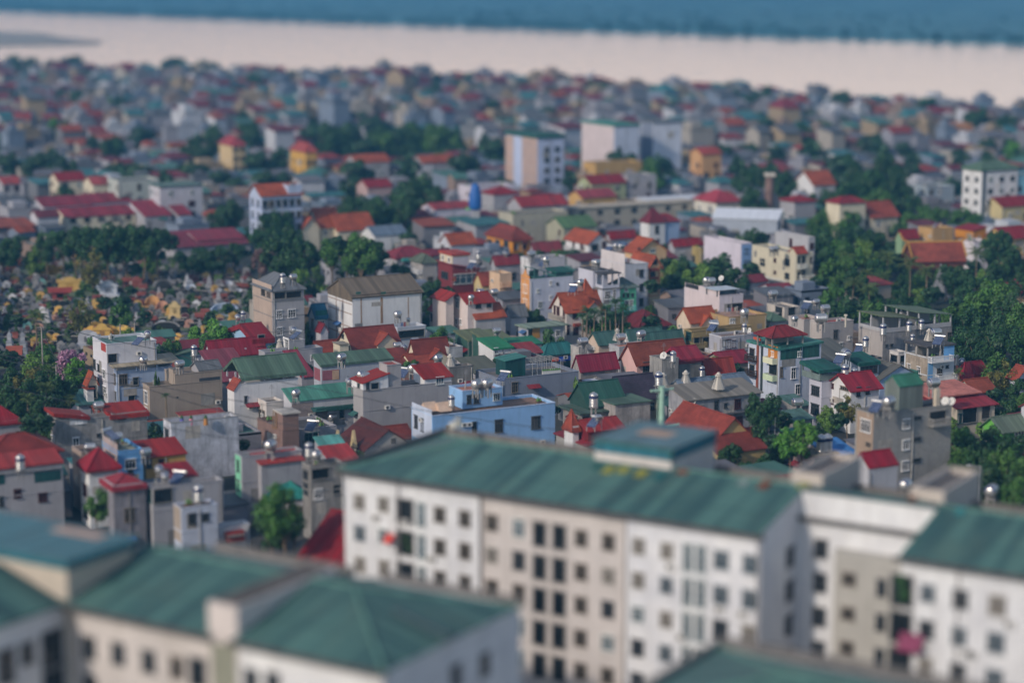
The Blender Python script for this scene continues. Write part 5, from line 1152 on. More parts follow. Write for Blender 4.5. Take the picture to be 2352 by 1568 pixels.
def colw(face, val, x, y, w, h, rows, st, cond=None, name='window'):
    ax = 'y' if face == 'R' else 'x'; i = 0 if face == 'R' else 1
    q = w2l(cur, on_plane(cur, ax, val, px(x), py(y)))
    for k in range(rows):
        z = q[2]-3.3*k
        if z < 1.5: break
        wp = l2w(cur, q[0], q[1], z); sx, sy, _ = proj(wp)
        if sy > 1590 or sx < -30 or sx > 2380: continue
        if cond and not cond(sx, sy): continue
        put_win(cur.root, face, q[i], val, z, w, h, random.choice(st), name)
def rpatch(x0, y0, x1, y1, mat, back=False):
    """a sheet let into the front roof slope, seen between these pixels"""
    r = ray(px((x0+x1)/2), py((y0+y1)/2)); k = RISE/MID; C = cur.C; v = cur.v
    # z = EAVE + k*ly ;  ly = ((r.xy*t)-C).v ;  z = CH + r.z t
    t = (EAVE-CH+k*(-(C[0]*v[0]+C[1]*v[1])))/(r[2]-k*(r[0]*v[0]+r[1]*v[1]))
    l = w2l(cur, (r[0]*t, r[1]*t, CH+r[2]*t)); w = abs(px(x1)-px(x0))*K*t*.85
    h = min(abs(py(y1)-py(y0))*K*t/.42, 2*max(.5, MID-l[1]-.1))
    m = MB(); m.profx([(l[1]-h/2, EAVE+.06+k*(l[1]-h/2)), (l[1]+h/2, EAVE+.06+k*(l[1]+h/2)), (l[1]+h/2, EAVE+.12+k*(l[1]+h/2)), (l[1]-h/2, EAVE+.12+k*(l[1]-h/2))], l[0]-w/2, l[0]+w/2, M(*mat)); m.build('roof_sheet', cur.root)
tile('d')
C0 = P(790, 1078, EAVE)
apartment('long white apartment block with a green roof and recessed stair bay in the foreground', C0, 90)
B = cur
LB = w2l(B, P(1755, 1222, EAVE))[0]; LC = w2l(B, P(2085, 1268, EAVE))[0]; RD = 8.4
x1 = w2l(B, on_plane(B, 'y', 0, 1100, 1128))[0]; x2 = w2l(B, on_plane(B, 'y', 0, 1440, 1186))[0]
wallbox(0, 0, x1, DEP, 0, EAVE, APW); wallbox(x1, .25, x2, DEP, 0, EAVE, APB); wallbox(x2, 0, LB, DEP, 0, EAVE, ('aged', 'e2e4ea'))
wallbox(LB, RD, LC, MID+.5, 0, EAVE+RISE-.1, APW); wallbox(LB, MID+.5, LC, DEP, 0, EAVE, APW); wallbox(LC, 0, LC+34, DEP, 0, EAVE, APW)
wallbox(LB, RD-.5, LC, RD-.02, EAVE-.5, EAVE-.1, ('conc', '5a5856'), 'ledge')
# grey open stair bay in the recess
sx0 = w2l(B, on_plane(B, 'y', RD, 1925, 1300))[0]
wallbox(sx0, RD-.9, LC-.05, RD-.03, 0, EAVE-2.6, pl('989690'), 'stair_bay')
aroof(0, LB, True, False); aroof(LC, LC+34, False, False)
m = MB(); m.face([(LB, RD-.3, EAVE+RISE-.02), (LC, RD-.3, EAVE+RISE-.02), (LC, MID+.6, EAVE+RISE+.02), (LB, MID+.6, EAVE+RISE+.02)], M(*APR)); m.face([(LB, MID+.6, EAVE+RISE+.02), (LC, MID+.6, EAVE+RISE+.02), (LC, DEP-.8, EAVE+.3), (LB, DEP-.8, EAVE+.3)], M(*APR)); m.build('roof', cur.root)
pm = ('conc', '6e6a66')
wallbox(-.45, .3, -.15, DEP, EAVE, EAVE+.75, pm, 'parapet'); wallbox(-.45, DEP-.35, LC+34, DEP+.05, EAVE, EAVE+.8, pm, 'parapet')
def hidA(sx, sy): return not (sx < 1190 and sy > 1310+(sx-590)*.15+25)
for x, y, w, h, st in ((826, 1152, 1.15, 1.45, 'kdgcu'), (881, 1158, 1.15, 1.45, 'kdgcu'), (930, 1172, 2.1, 2.4, 'o'), (968, 1182, 1.0, 2.4, 'g'), (1010, 1182, 1.2, 1.4, 'k'), (1068, 1191, 1.2, 1.4, 'k')):
    colw('R', 0, x, y, w, h, 4, st, hidA)
for x, y, w, h, st in ((1130, 1200, 1.2, 1.45, 'dkgcu'), (1192, 1212, 1.3, 1.6, 'dgk'), (1240, 1225, 1.4, 2.5, 'o'), (1285, 1232, 1.4, 2.5, 'o'), (1335, 1236, 1.2, 1.4, 'gk'), (1398, 1245, 1.2, 1.45, 'dkgcu')):
    colw('R', .25, x, y, w, h, 6, st, hidA)
for x, y, w, h, st in ((1467, 1254, 1.2, 1.45, 'dgcu'), (1532, 1265, 1.2, 1.45, 'dkgcu'), (1580, 1280, 1.0, 2.6, 'g'), (1611, 1284, 1.0, 2.6, 'g'), (1657, 1286, 1.4, 1.6, 'dcu'), (1724, 1296, 1.4, 1.6, 'dcu')):
    colw('R', 0, x, y, w, h, 5, st)
colw('E', LB, 1814, 1278, 1.4, 1.7, 4, 'd'); colw('R', RD, 1886, 1260, 1.2, 1.7, 5, 'd')
colw('R', RD-.9, 1950, 1330, 1.2, 1.0, 3, 'k'); colw('R', RD-.9, 2025, 1350, .8, 1.4, 3, 'd')
for x, y, w, h, st in ((2072, 1355, 1.9, 2.7, 'o'), (2131, 1362, 1.2, 1.45, 'dgcu'), (2206, 1376, 1.2, 1.45, 'dgcu'), (2291, 1390, 1.4, 1.6, 'dcu')): colw('R', 0, x, y, w, h, 4, st)
# balcony greenery, awning and washing
def onb(x, y, out, mat, w, h, d, name):
    l = w2l(cur, on_plane(cur, 'y', -out, px(x), py(y))); m = MB()
    if mat[0] == 'leaf':
        c = link(name, crown_mesh(5, mat[1], 500, 1, .9, .16, 10), cur.root, (l[0], l[1], l[2])); c.scale = (w/2, d/2, h/2); return
    m.profx([(-d/2, -h/2), (d/2, h/2-.1), (d/2, h/2), (-d/2, -h/2+.12)], -w/2, w/2, M(*mat)); m.build(name, cur.root, (l[0], l[1], l[2]))
onb(2072, 1350, .3, ('leaf', '2f5a34'), 1.9, 2.6, .6, 'balcony_plants'); onb(935, 1248, .3, ('leaf', '2c4a2c'), 1.7, 1.9, .5, 'balcony_plants')
onb(2090, 1475, .7, ('paint', '7c1f4a'), 2.2, 1.4, 1.0, 'awning'); onb(893, 1236, .5, ('paint', 'd0473a'), 1.0, .8, .8, 'awning')
for q in ((x1+.12, .02, .25), (x2-.12, .02, .25), (LB-.2, -.1, 0), (6.8, -.1, 0), (LC+5.2, -.1, 0)):
    m = MB(); m.cyl((q[0], q[1], 0), (q[0], q[1], EAVE-.4), .09, .09, 6, M('paint', '8c8884')); m.build('drain_pipe', cur.root)
for k in range(16):
    a = random.choice([random.uniform(1, x1-1), random.uniform(x2+1, LB-1), random.uniform(LC+2, LC+14)]); z = EAVE-4.4-3.3*random.randrange(4)
    if 'ac' not in TKC: ac('R', 1, 1)
    link('air_conditioner', TKC['ac'], cur.root, (a, 0, z), 0)
tile('b2')
for q in ((830, 890, 950, 952), (965, 893, 1085, 950), (1125, 925, 1250, 985)): rpatch(*q, ('paint', '8a8a34'))
rpatch(745, 862, 830, 915, ('metal', '23605c')); rpatch(1300, 950, 1430, 1010, ('metal', '1d5a5c')); rpatch(1508, 905, 1630, 970, ('conc', '86482c')); rpatch(2265, 1030, 2375, 1090, ('conc', '86482c')); rpatch(2070, 1010, 2180, 1060, mt('7f908c'))
tile('b3'); rpatch(265, 1037, 385, 1095, ('paint', '9a9230')); rpatch(1290, 1160, 1360, 1215, ('conc', '86583a')); rpatch(1720, 1270, 1810, 1335, ('paint', '2c7f80'))
# stair penthouse with teal cladding, two roof boxes
tile('b2')
def rbox(pts, z, base, label, roofm=None, inner=None, clad=None):
    """box on the roof: near corner, left end, right end of its top, seen at these pixels"""
    c = cur; (x0, y0), xl, xr = pts
    p = P(px(x0), py(y0), z); l = w2l(c, p)
    w = -along(p, (-c.u[0], -c.u[1]), z, px(xl)) ; d = along(p, c.v, z, px(xr))
    w = abs(w); d = abs(d)
    wallbox(l[0]-w, l[1], l[0], l[1]+d, base, z-(.0 if inner else 0), APB if clad else pl('c0b4a8'), label) if not inner else None
    if inner:
        t = .35; m = MB(); wm = M(*pl('c4bab0')); X0, X1, Y0, Y1 = l[0]-w, l[0], l[1], l[1]+d
        m.box(X0, Y0, base, X1, Y0+t, z, wm); m.box(X0, Y1-t, base, X1, Y1, z, wm); m.box(X0, Y0+t, base, X0+t, Y1-t, z, wm); m.box(X1-t, Y0+t, base, X1, Y1-t, z, wm); m.build(label, c.root)
        m = MB(); m.box(X0+t+.01, Y0+t+.01, base+.2, X1-t-.01, Y1-t-.01, z-.55, M('deck', '6a6664')); m.build('deck', c.root)
    if clad:
        m = MB(); m.box(l[0]-w-.08, l[1]-.08, z-1.15, l[0]+.08, l[1]+d+.08, z-.02, M('metal', '2d6f80')); m.box(l[0]-.1, l[1]-.1, z-1.2, l[0]+.1, l[1]+.1, z, M('paint', '1f4a44')); m.build('cladding', c.root)
        m = MB(); m.box(l[0]-w-.25, l[1]-.25, z, l[0]+.25, l[1]+d+.25, z+.12, M(*mt('5f7f88'))); m.box(l[0]-w-.3, l[1]-.3, z-.12, l[0]+.3, l[1]-.251, z+.1, M('paint', '2a5a50')); m.build('roof', c.root)
        for k in range(2):
            m = MB(); m.box(l[0]-w*.72, l[1]+d*(.42+.14*k), z+.124, l[0]-w*.3, l[1]+d*(.53+.14*k), z+.16, M('paint', 'b09078')); m.build('roof_sheet', c.root)
    return l, w, d
rbox(((1465, 730), 760, 1870), 28.3, EAVE+.3, 'penthouse', clad=True)
tile('b3')
rbox(((500, 962), 210, 860), 27.3, EAVE, 'roof_box', inner=True); rbox(((1615, 1115), 1310, 1955), 27.3, EAVE, 'roof_box', inner=True)
tile('b1')
p = P(px(1840), py(505), EAVE+2.2); m = MB(); m.cyl((0, 0, -1.5), (0, 0, .5), .06, .06, 6, M('paint', '3a3a3a')); o = m.build('horn_cluster', None, p)
for x, z, rz in ((-.35, 0, -60), (.3, .1, 30), (.15, .55, 60)):
    m = MB(); m.lathe([(.02, -.2), (.1, -.15), (.2, .05), (.36, .12), (.37, .15), (.02, .1)], 14, M('paint', 'd8d4c4')); h = m.build('horn', o, (x, -.1, z)); h.rotation_euler = (R(75), 0, R(rz*.5))
tag(o, 'cluster of three round white horns on a short mast at the green roof corner', 'loudspeaker')
# block A, bottom left
tile('d')
PA = P(880, 1538, EAVE); LA = 62.0; uu = (math.cos(R(-32)), math.sin(R(-32)))
apartment('blurred white apartment block with stepped green roofs in the left foreground', (PA[0]-uu[0]*LA, PA[1]-uu[1]*LA, EAVE), LA)
xf0 = w2l(cur, on_plane(cur, 'y', 0, 480, 1440))[0]; xf1 = w2l(cur, on_plane(cur, 'y', 0, 547, 1455))[0]; xw = w2l(cur, P(150, 1383, EAVE))[0]
wallbox(xf1, 0, LA, DEP, 0, EAVE, APW); wallbox(xw, .2, xf0, DEP, 0, EAVE, APB); aroof(xf1, LA, False, True); aroof(xw, xf0, False, False)
wallbox(xf0, -.1, xf1, MID+3, 0, EAVE+RISE+.15, pl('b4aca8'), 'fin_wall')
m = MB(); m.box(xf0+.3, .3, EAVE+RISE+.16, xf1-.3, MID+2.5, EAVE+RISE+.3, M('conc', '54504c')); m.build('deck', cur.root)
m = MB(); m.box(xf0+.3, -.16, EAVE-6.2, xf1-.2, -.08, EAVE-.6, M('plaster', '77786a')); m.build('louvre', cur.root)
zp = 27.6; pdp = along(l2w(cur, xw+.3, -.05), cur.v, zp, 300); l = w2l(cur, on_plane(cur, 'y', -.05, 143, 1300)); wallbox(xw-17, -.05, xw+.3, pdp, 0, zp-.8, pl('c4b8a8'), 'penthouse')
m = MB(); m.box(xw-17.4, -.6, zp-.05, xw+.9, pdp+.4, zp+.1, M(*mt('54808a'))); m.build('roof', cur.root)
m = MB(); m.box(xw-17.1, -.2, zp-.85, xw+.45, pdp+.15, zp-.06, M('metal', '2b7080')); m.build('cladding', cur.root)
m = MB(); m.box(xw-7, 5.5, zp+.104, xw-1.6, 7.2, zp+.15, M('paint', 'b89a88')); m.build('roof_sheet', cur.root)
wallbox(xw-14, -30, xw-.02, -.06, 0, EAVE, APW)
m = MB(); rm = M(*APR); m.profy([(xw-14.4, EAVE), (xw-7, EAVE+RISE-.1), (xw+.4, EAVE), (xw+.4, EAVE+.1), (xw-7, EAVE+RISE), (xw-14.4, EAVE+.1)], -30.4, -.4, rm); m.build('roof', cur.root)
wallbox(xf1, DEP-.35, LA+.4, DEP+.05, EAVE, EAVE+.6, pm, 'parapet'); wallbox(xw, DEP-.35, xf0, DEP+.05, EAVE, EAVE+.6, pm, 'parapet')
for x, y, w, h, st in ((205, 1487, 1.2, 1.6, 'd'), (272, 1501, 1.2, 1.6, 'd'), (342, 1519, 1.2, 1.6, 'd'), (407, 1533, 1.2, 1.6, 'dk'), (455, 1543, 1.6, 2.4, 'o'), (577, 1562, 1.2, 1.6, 'd'), (627, 1570, 1.2, 1.6, 'd')): colw('R', 0 if x > 547 else .2, x, y, w, h, 2, st)
for x, y, w, h in ((62, 1500, 1.3, 1.7), (14, 1530, 1.6, 2.6), (120, 1488, 2.2, 2.8)): colw('E', xw, x, y, w, h, 2, 'd')
for x, y in ((1113, 1525), (1047, 1552), (980, 1590)): colw('E', LA, x, y, 1.3, 1.7, 2, 'd')
q = P(905, 1400, EAVE+1.9); l = w2l(cur, q); q2 = w2l(cur, P(1032, 1460, EAVE+.5)); m = MB(); m.cyl((l[0], l[1], l[2]), (q2[0], q2[1], q2[2]), .28, .28, 8, M('paint', '2c4a50')); m.build('roof_pipe', cur.root)
# block D, bottom right
PD = P(1669, 1482, EAVE); vv = (-math.sin(R(-32)), math.cos(R(-32)))
apartment('green roof corner of a third apartment block at the bottom edge', (PD[0]-vv[0]*DEP, PD[1]-vv[1]*DEP, EAVE), 40)
wallbox(0, 0, 40, DEP, 0, EAVE, APW); aroof(0, 40, True, False); wallbox(-.5, DEP-.5, 40, DEP+.1, EAVE, EAVE+.7, pm, 'parapet'); wallbox(-.55, -.2, -.2, DEP-.5, EAVE, EAVE+.6, pm, 'parapet')
# ================================================================== trees
T_ = {
'a0': [('dark', 'behind the graveyard', [(430, 60, 240, 11), (560, 40, 260, 12), (700, 10, 300, 13), (850, 0, 320, 14), (1000, 0, 320, 14), (1150, -10, 320, 14), (1300, 0, 320, 14), (1450, 20, 280, 13), (1560, 70, 180, 9), (100, 90, 260, 10), (20, 130, 220, 9), (1700, 235, 250, 5), (1850, 205, 280, 6), (2000, 190, 260, 6.5), (2140, 150, 200, 7)]),
  ('lite', 'at the back edge of the graveyard', [(330, 195, 250, 7), (1370, 230, 200, 6)]), ('olive', 'among the tombs', [(850, 240, 290, 10), (740, 685, 270, 7)]),
  ('mid', 'among the tombs', [(1250, 335, 140, 5), (1100, 715, 240, 6.5), (950, 640, 150, 4.5), (1130, 635, 180, 4.5), (1200, 540, 120, 4), (170, 800, 150, 5), (400, 1075, 280, 5.5)]),
  ('bright', 'beside the blue house and graveyard', [(1900, 880, 340, 7.5), (1940, 800, 180, 5), (2050, 920, 220, 7)]), ('mid', 'at the front edge of the graveyard', [(1330, 770, 140, 4), (1560, 1040, 260, 6.5), (1480, 1090, 180, 6), (1150, 1000, 160, 3.5), (1900, 1000, 260, 6)]),
  ('palm', 'rising in the graveyard', [(330, 775, 260, 9.5)]), ('lite', 'left of the purple blossom', [(310, 1185, 270, 8.5)]), ('purple', 'in front of the graveyard', [(650, 1125, 350, 7.5)]), ('bright', 'before the tall pale house', [(690, 1225, 230, 9)]),
  ('dark', 'in the lower left woods', [(90, 1290, 280, 10), (430, 1340, 260, 10), (250, 1420, 300, 10), (30, 1450, 260, 10), (560, 1400, 240, 8.5)]), ('olive', 'in the lower left woods', [(300, 1290, 260, 10), (160, 1400, 220, 10)]),
  ('banana', 'before the dark graveyard trees', [(770, 205, 120, 4.5), (1130, 200, 120, 4.5), (1255, 200, 130, 5)])],
'b0': [('palm', 'in the lower left woods', [(250, 230, 220, 9), (420, 130, 220, 9), (640, 250, 190, 6.5)]), ('dark', 'between the red roofs and the left woods', [(330, 300, 220, 10), (400, 420, 200, 10), (270, 420, 200, 10), (140, 250, 240, 10), (600, 120, 240, 8), (500, 230, 180, 8), (230, 560, 200, 8)]),
  ('mid', 'in a dark gap between houses', [(900, 1130, 240, 7), (1430, 505, 190, 6.5), (2240, 640, 120, 4)]), ('areca', 'beside the whitewashed block', [(1522, 215, 100, 12)])],
'b1': [('mid', 'in front of the apartment block', [(200, 1105, 430, 12.5)]), ('dark', 'under the big tree', [(120, 1330, 360, 8), (320, 1290, 260, 8)])],
'a1': [('dusky', 'at the right end of the graveyard', [(60, 215, 230, 10), (160, 210, 180, 10)]), ('dark', 'behind the grey tower house', [(200, 110, 340, 13), (400, 120, 320, 13), (330, -20, 260, 13), (20, 60, 240, 11), (500, 210, 200, 10)]), ('lite', 'behind the grey tower house', [(130, 85, 170, 12.5), (400, 395, 230, 8)]),
  ('mid', 'behind the white hall', [(700, 110, 260, 14), (850, 80, 300, 15), (1000, 115, 300, 14.5)]), ('bright', 'behind the white hall', [(760, 85, 160, 15.2), (660, 160, 200, 12)]), ('dark', 'behind the white hall', [(1110, 125, 260, 13.5), (930, 200, 260, 12), (1300, 345, 240, 8)]), ('lite', 'behind the white hall roof', [(1055, 290, 190, 10)]),
  ('dark', 'between the white hall and the pinkish house', [(1650, 490, 260, 8), (1560, 540, 180, 8), (1790, 560, 170, 7), (1560, 830, 150, 4)]), ('mid', 'below the octagonal turret', [(1700, 935, 230, 6.5)]), ('areca', 'before the white house with the green roof', [(-60, 1250, 110, 9)])],
'a2': [('dark', 'below the orange fronted house', [(215, 760, 220, 6)]), ('areca', 'in front of the cupola villa', [(690, 735, 170, 9.5), (760, 750, 160, 9), (650, 780, 150, 8.5), (720, 800, 160, 7.5), (680, 850, 150, 6.5)]), ('areca', 'in front of the mint house', [(860, 715, 170, 10), (950, 655, 180, 11), (1020, 715, 170, 10), (985, 780, 170, 8), (900, 790, 160, 8), (830, 770, 150, 8.5), (1010, 830, 150, 6.5)]), ('dark', 'under the areca palms', [(930, 800, 220, 7), (730, 850, 160, 6)]),
  ('bright', 'before the mint house', [(860, 845, 280, 6.5), (1040, 865, 200, 5.5), (930, 900, 200, 5)]), ('mid', 'before the maroon hipped pavilion', [(1285, 815, 200, 7)]), ('lite', 'beside the twin gabled villa', [(1450, 330, 260, 9), (1700, 365, 280, 9)]),
  ('dark', 'behind the dark storehouse', [(1590, 290, 270, 9), (1900, 270, 350, 10), (2050, 380, 250, 9), (1780, 320, 240, 9), (2200, 330, 180, 9), (1290, 485, 160, 10), (2240, 30, 240, 12), (1430, 285, 160, 10)]), ('olive', 'beside the twin gabled villa', [(1520, 430, 180, 7)]), ('bush', 'before the grey house with the slab roof', [(420, 1015, 220, 3.6)]), ('lite', 'below the folded red roofs', [(2060, 1255, 170, 4.5)]), ('bush', 'on the terrace edge of the slate blue house', [(600, 1390, 120, 6)])],
'a3': [('dark', 'in the woods before the temple', [(520, 60, 320, 12), (700, 20, 320, 12), (860, 60, 300, 12), (1000, 40, 300, 12), (820, 390, 240, 10), (680, 655, 250, 7.5), (1130, 690, 200, 6), (1500, 560, 180, 7), (1740, 385, 240, 9), (1640, 350, 200, 8), (560, 200, 260, 11), (1000, 300, 240, 10), (1250, 430, 240, 7), (960, 560, 260, 7), (1400, 700, 260, 6), (1200, 560, 240, 6)]),
  ('mid', 'in the woods before the temple', [(600, 150, 280, 11), (760, 150, 260, 11.5), (560, 315, 300, 11), (690, 300, 260, 11), (600, 555, 280, 8.5), (860, 695, 280, 6.5), (1010, 690, 260, 6.5), (1700, 740, 240, 8.5), (1600, 760, 260, 8.5), (1130, 190, 180, 10), (470, 450, 180, 8)]), ('lite', 'in the woods before the temple', [(900, 125, 260, 12), (760, 470, 200, 9), (2000, 405, 240, 8.5), (1380, 560, 200, 5.5)]),
  ('palm', 'before the temple', [(1100, 240, 240, 11), (1310, 285, 270, 11), (1460, 370, 230, 10), (790, 475, 210, 9.5), (900, 395, 190, 10), (930, 530, 230, 8.5), (1060, 420, 190, 8), (720, 240, 190, 11)]), ('palm', 'right of the temple', [(1920, 190, 230, 12.5)]), ('areca', 'in front of the unfinished house', [(1210, 945, 100, 7.5), (1012, 645, 90, 7.5)]),
  ('dark', 'in the dense woods on the right', [(2140, 40, 320, 13), (2040, 110, 260, 12), (2220, 200, 340, 12), (2200, 640, 320, 12), (1850, 760, 330, 11), (2050, 800, 360, 11), (2160, 900, 420, 12), (1800, 940, 300, 10), (2330, 960, 300, 12), (1950, 980, 320, 10), (2330, 420, 240, 11), (2060, 330, 240, 11), (1880, 470, 220, 9)]),
  ('mid', 'in the dense woods on the right', [(2050, 495, 420, 13), (1940, 590, 400, 12), (2300, 820, 320, 12), (2080, 1175, 300, 8), (2160, 560, 320, 13), (2320, 700, 280, 12), (1750, 640, 200, 9)]), ('olive', 'beside the crimson pavilions', [(2200, 1245, 260, 8), (2080, 1330, 220, 7)]), ('palm', 'beside the crimson pavilions', [(1960, 1265, 120, 6), (1755, 1305, 130, 6)])],
'b3': [('bright', 'before the crimson gabled porch house', [(660, 405, 190, 7)]), ('olive', 'hanging over the porch house wall', [(750, 250, 230, 8), (700, 300, 170, 7)]), ('dark', 'beside the shabby workshops', [(30, 250, 230, 8)]), ('bright', 'below the shabby workshops', [(300, 485, 340, 9), (180, 560, 240, 8)]), ('lite', 'below the shabby workshops', [(40, 600, 170, 7), (480, 505, 130, 6)]),
  ('dark', 'right of the tower house', [(2050, 535, 220, 7.5), (1850, 645, 330, 8), (1950, 720, 350, 8), (2120, 880, 350, 9), (2000, 900, 320, 8), (2230, 620, 300, 8), (2300, 110, 220, 7), (2200, 270, 240, 5.5), (2090, 180, 200, 6), (1830, 840, 280, 7)]), ('mid', 'right of the tower house', [(1800, 530, 270, 8), (2200, 735, 340, 9), (2330, 815, 260, 9), (2260, 1020, 320, 9), (1790, 720, 260, 8), (2320, 230, 200, 5.5), (2120, 1080, 300, 8), (2345, 600, 200, 7)])],
'b2': [('dark', 'between the large tiled house and the workshops', [(2250, 245, 260, 10), (2330, 300, 220, 10), (2280, 400, 240, 9), (2020, 690, 280, 5.5), (2300, 790, 260, 4.5), (2160, 850, 240, 4)])],
'c1': [('dark', 'beside the grand white and blue house', [(1585, 1385, 210, 11), (1850, 1470, 260, 11), (1500, 1440, 180, 9), (1950, 1480, 200, 10)]), ('dark', 'in the blurred middle of the town', [(280, 1075, 260, 12), (460, 1090, 150, 10), (790, 950, 210, 12), (1440, 890, 260, 14), (1700, 850, 260, 14), (1930, 1030, 150, 10), (430, 1290, 170, 8), (1320, 960, 160, 12), (560, 640, 260, 12), (1700, 520, 260, 12)]), ('bright', 'in the blurred middle of the town', [(780, 690, 240, 11), (400, 830, 160, 11)]),
  ('dark', 'on the left river bank', [(60, 400, 260, 14), (260, 410, 260, 14), (480, 395, 300, 15), (400, 430, 260, 12), (1200, 400, 220, 13), (1400, 430, 220, 12), (560, 450, 200, 10), (150, 450, 300, 12), (40, 470, 240, 12)])],
'c2': [('dark', 'in the far grove', [(50, 870, 260, 14), (230, 890, 240, 14), (420, 900, 240, 14), (760, 900, 220, 14), (-80, 870, 240, 14)]), ('mid', 'in the far grove', [(520, 885, 260, 14), (640, 870, 300, 15), (300, 920, 220, 13), (700, 920, 240, 13)]), ('dark', 'below the far grove', [(340, 1330, 290, 13), (450, 1245, 240, 13), (560, 1220, 260, 13), (620, 1290, 220, 12), (120, 1380, 220, 11), (60, 1360, 220, 11), (240, 1400, 220, 11), (440, 1370, 240, 12)]), ('mid', 'beside the pink flanked tower', [(1000, 935, 130, 12), (2150, 1115, 210, 13)]),
  ('dark', 'on the middle river bank', [(200, 480, 200, 12), (830, 530, 260, 13), (1440, 610, 180, 12), (1750, 560, 300, 14), (1250, 570, 200, 12), (600, 620, 240, 11), (1080, 560, 220, 12)])],
'c3': [('dark', 'in the right hand grove', [(430, 1165, 180, 13), (580, 1150, 160, 12), (700, 1195, 180, 13), (1210, 1145, 260, 15), (1400, 1065, 280, 17), (1300, 1200, 260, 15), (1480, 1200, 220, 14), (1080, 1290, 240, 12), (1200, 1280, 260, 12), (1380, 1290, 260, 12), (490, 1300, 220, 12), (950, 1320, 160, 10), (1560, 1350, 220, 10)]), ('mid', 'in the right hand grove', [(1350, 1320, 260, 12), (1000, 1420, 200, 9.5), (1120, 1450, 220, 9), (950, 1470, 220, 8), (1750, 1440, 240, 8), (1960, 1450, 260, 8), (1560, 1470, 240, 8.5), (590, 1440, 160, 8), (1650, 1420, 200, 8)]),
  ('dark', 'on the right river bank', [(1700, 680, 240, 14), (2050, 760, 240, 14), (560, 610, 180, 12), (1920, 740, 200, 12), (330, 630, 200, 12), (1080, 640, 220, 12), (2230, 800, 200, 12), (840, 860, 180, 12)]), ('bright', 'in the blurred middle of the town', [(960, 850, 200, 10), (1130, 820, 140, 9), (2290, 980, 160, 12)])]}
for tn, groups in T_.items():
    tile(tn)
    for kind, where, lst in groups:
        for t in lst: tree(kind, *t, where)
# ================================================================== one-off things
tile('a3')
rnd = random.Random(3); m = MB(); rk = M('conc', '8a8c92')
for i in range(26):
    a = rnd.uniform(0, 6.28); r = rnd.uniform(0, 2.2); h = 7.5*(1-r/2.6)*rnd.uniform(.7, 1.1); x, y = r*math.cos(a), r*math.sin(a)
    m.cyl((x, y, -.2), (x+rnd.uniform(-.3, .3), y+rnd.uniform(-.3, .3), h), rnd.uniform(.6, 1.1), .12, 6, rk, True, False)
tag(m.build('ornamental_rock', None, P(px(1580), py(640), 0)), 'jagged grey ornamental rock peak in the temple garden', 'rock')
# steel monopole
tile('b2')
p = P(px(1378), py(155), 17); m = MB(); pm2 = M('paint', '9fc4b0'); m.cyl((0, 0, -17), (0, 0, 0), .52, .38, 14, pm2); m.cyl((0, 0, 0), (0, 0, .08), .55, .55, 14, pm2); o = m.build('power_pole', None, p)
for z, a, ln in ((-.5, R(28), 1.75), (-.5, R(208), 1.75), (-5.6, R(25), 2.7)):
    m = MB(); m.cyl((math.cos(a)*.2, math.sin(a)*.2, z), (math.cos(a)*ln, math.sin(a)*ln, z+.12), .26, .13, 10, pm2); m.cyl((math.cos(a)*ln, math.sin(a)*ln, z+.12), (math.cos(a)*(ln+.05), math.sin(a)*(ln+.05), z+.12), .17, .17, 10, pm2); m.build('cross_arm', o)
m = MB(); m.cyl((-.62, -.2, -17), (-.6, -.2, -1), .05, .05, 5, pm2); m.build('conduit', o); tag(o, 'pale green tubular steel power pole with short arms above the roofs', 'power pole')
# utility poles
for tn, x, y, h, t in (('a0', 380, 915, 10, 'thin wooden utility pole beside the graveyard palm'), ('a0', 1103, 885, 9, 'grey utility pole in front of the yellow mausoleum'), ('a0', 1236, 872, 9, 'grey utility pole right of the yellow mausoleum'), ('a0', 515, 1260, 9, 'pale concrete pole under the purple blossom'), ('a3', 378, 440, 9, 'concrete pole at the corner of the lane')):
    tile(tn); p = P(px(x), py(y), h); m = MB(); m.cyl((0, 0, 0), (0, 0, h), .17, .12, 7, M('conc', '9a958c')); o = m.build('utility_pole', None, (p[0], p[1], 0)); m = MB(); m.box(-.7, -.06, h-.5, .7, .06, h-.38, M('conc', '7a756c')); m.build('cross_arm', o); tag(o, t, 'utility pole')
tile('b3'); p = P(px(1955), py(880), 9); m = MB(); m.cyl((0, 0, 0), (0, 0, 9), .11, .08, 7, M('paint', '9a9a9c')); o = m.build('street_lamp', None, (p[0], p[1], 0)); m = MB(); m.cyl((0, 0, 8.9), (-1.4, 0, 9.1), .05, .05, 6, M('paint', '9a9a9c')); m.box(-1.9, -.12, 9.05, -1.3, .12, 9.17, M('paint', 'c8c8c8')); m.build('lamp_arm', o); tag(o, 'slim street lamp behind the right roof box', 'street lamp')
p = P(px(68), py(365), 8); m = MB(); m.cyl((0, 0, 0), (0, 0, 8), .1, .07, 7, M('paint', '9a9a9c')); o = m.build('street_lamp', None, (p[0], p[1], 0)); m = MB(); m.cyl((0, 0, 7.9), (-1.4, 0, 8.1), .05, .05, 6, M('paint', '9a9a9c')); m.box(-1.9, -.12, 8.05, -1.3, .12, 8.17, M('paint', 'c8c8c8')); m.build('lamp_arm', o); tag(o, 'slim street lamp before the shabby workshops', 'street lamp')
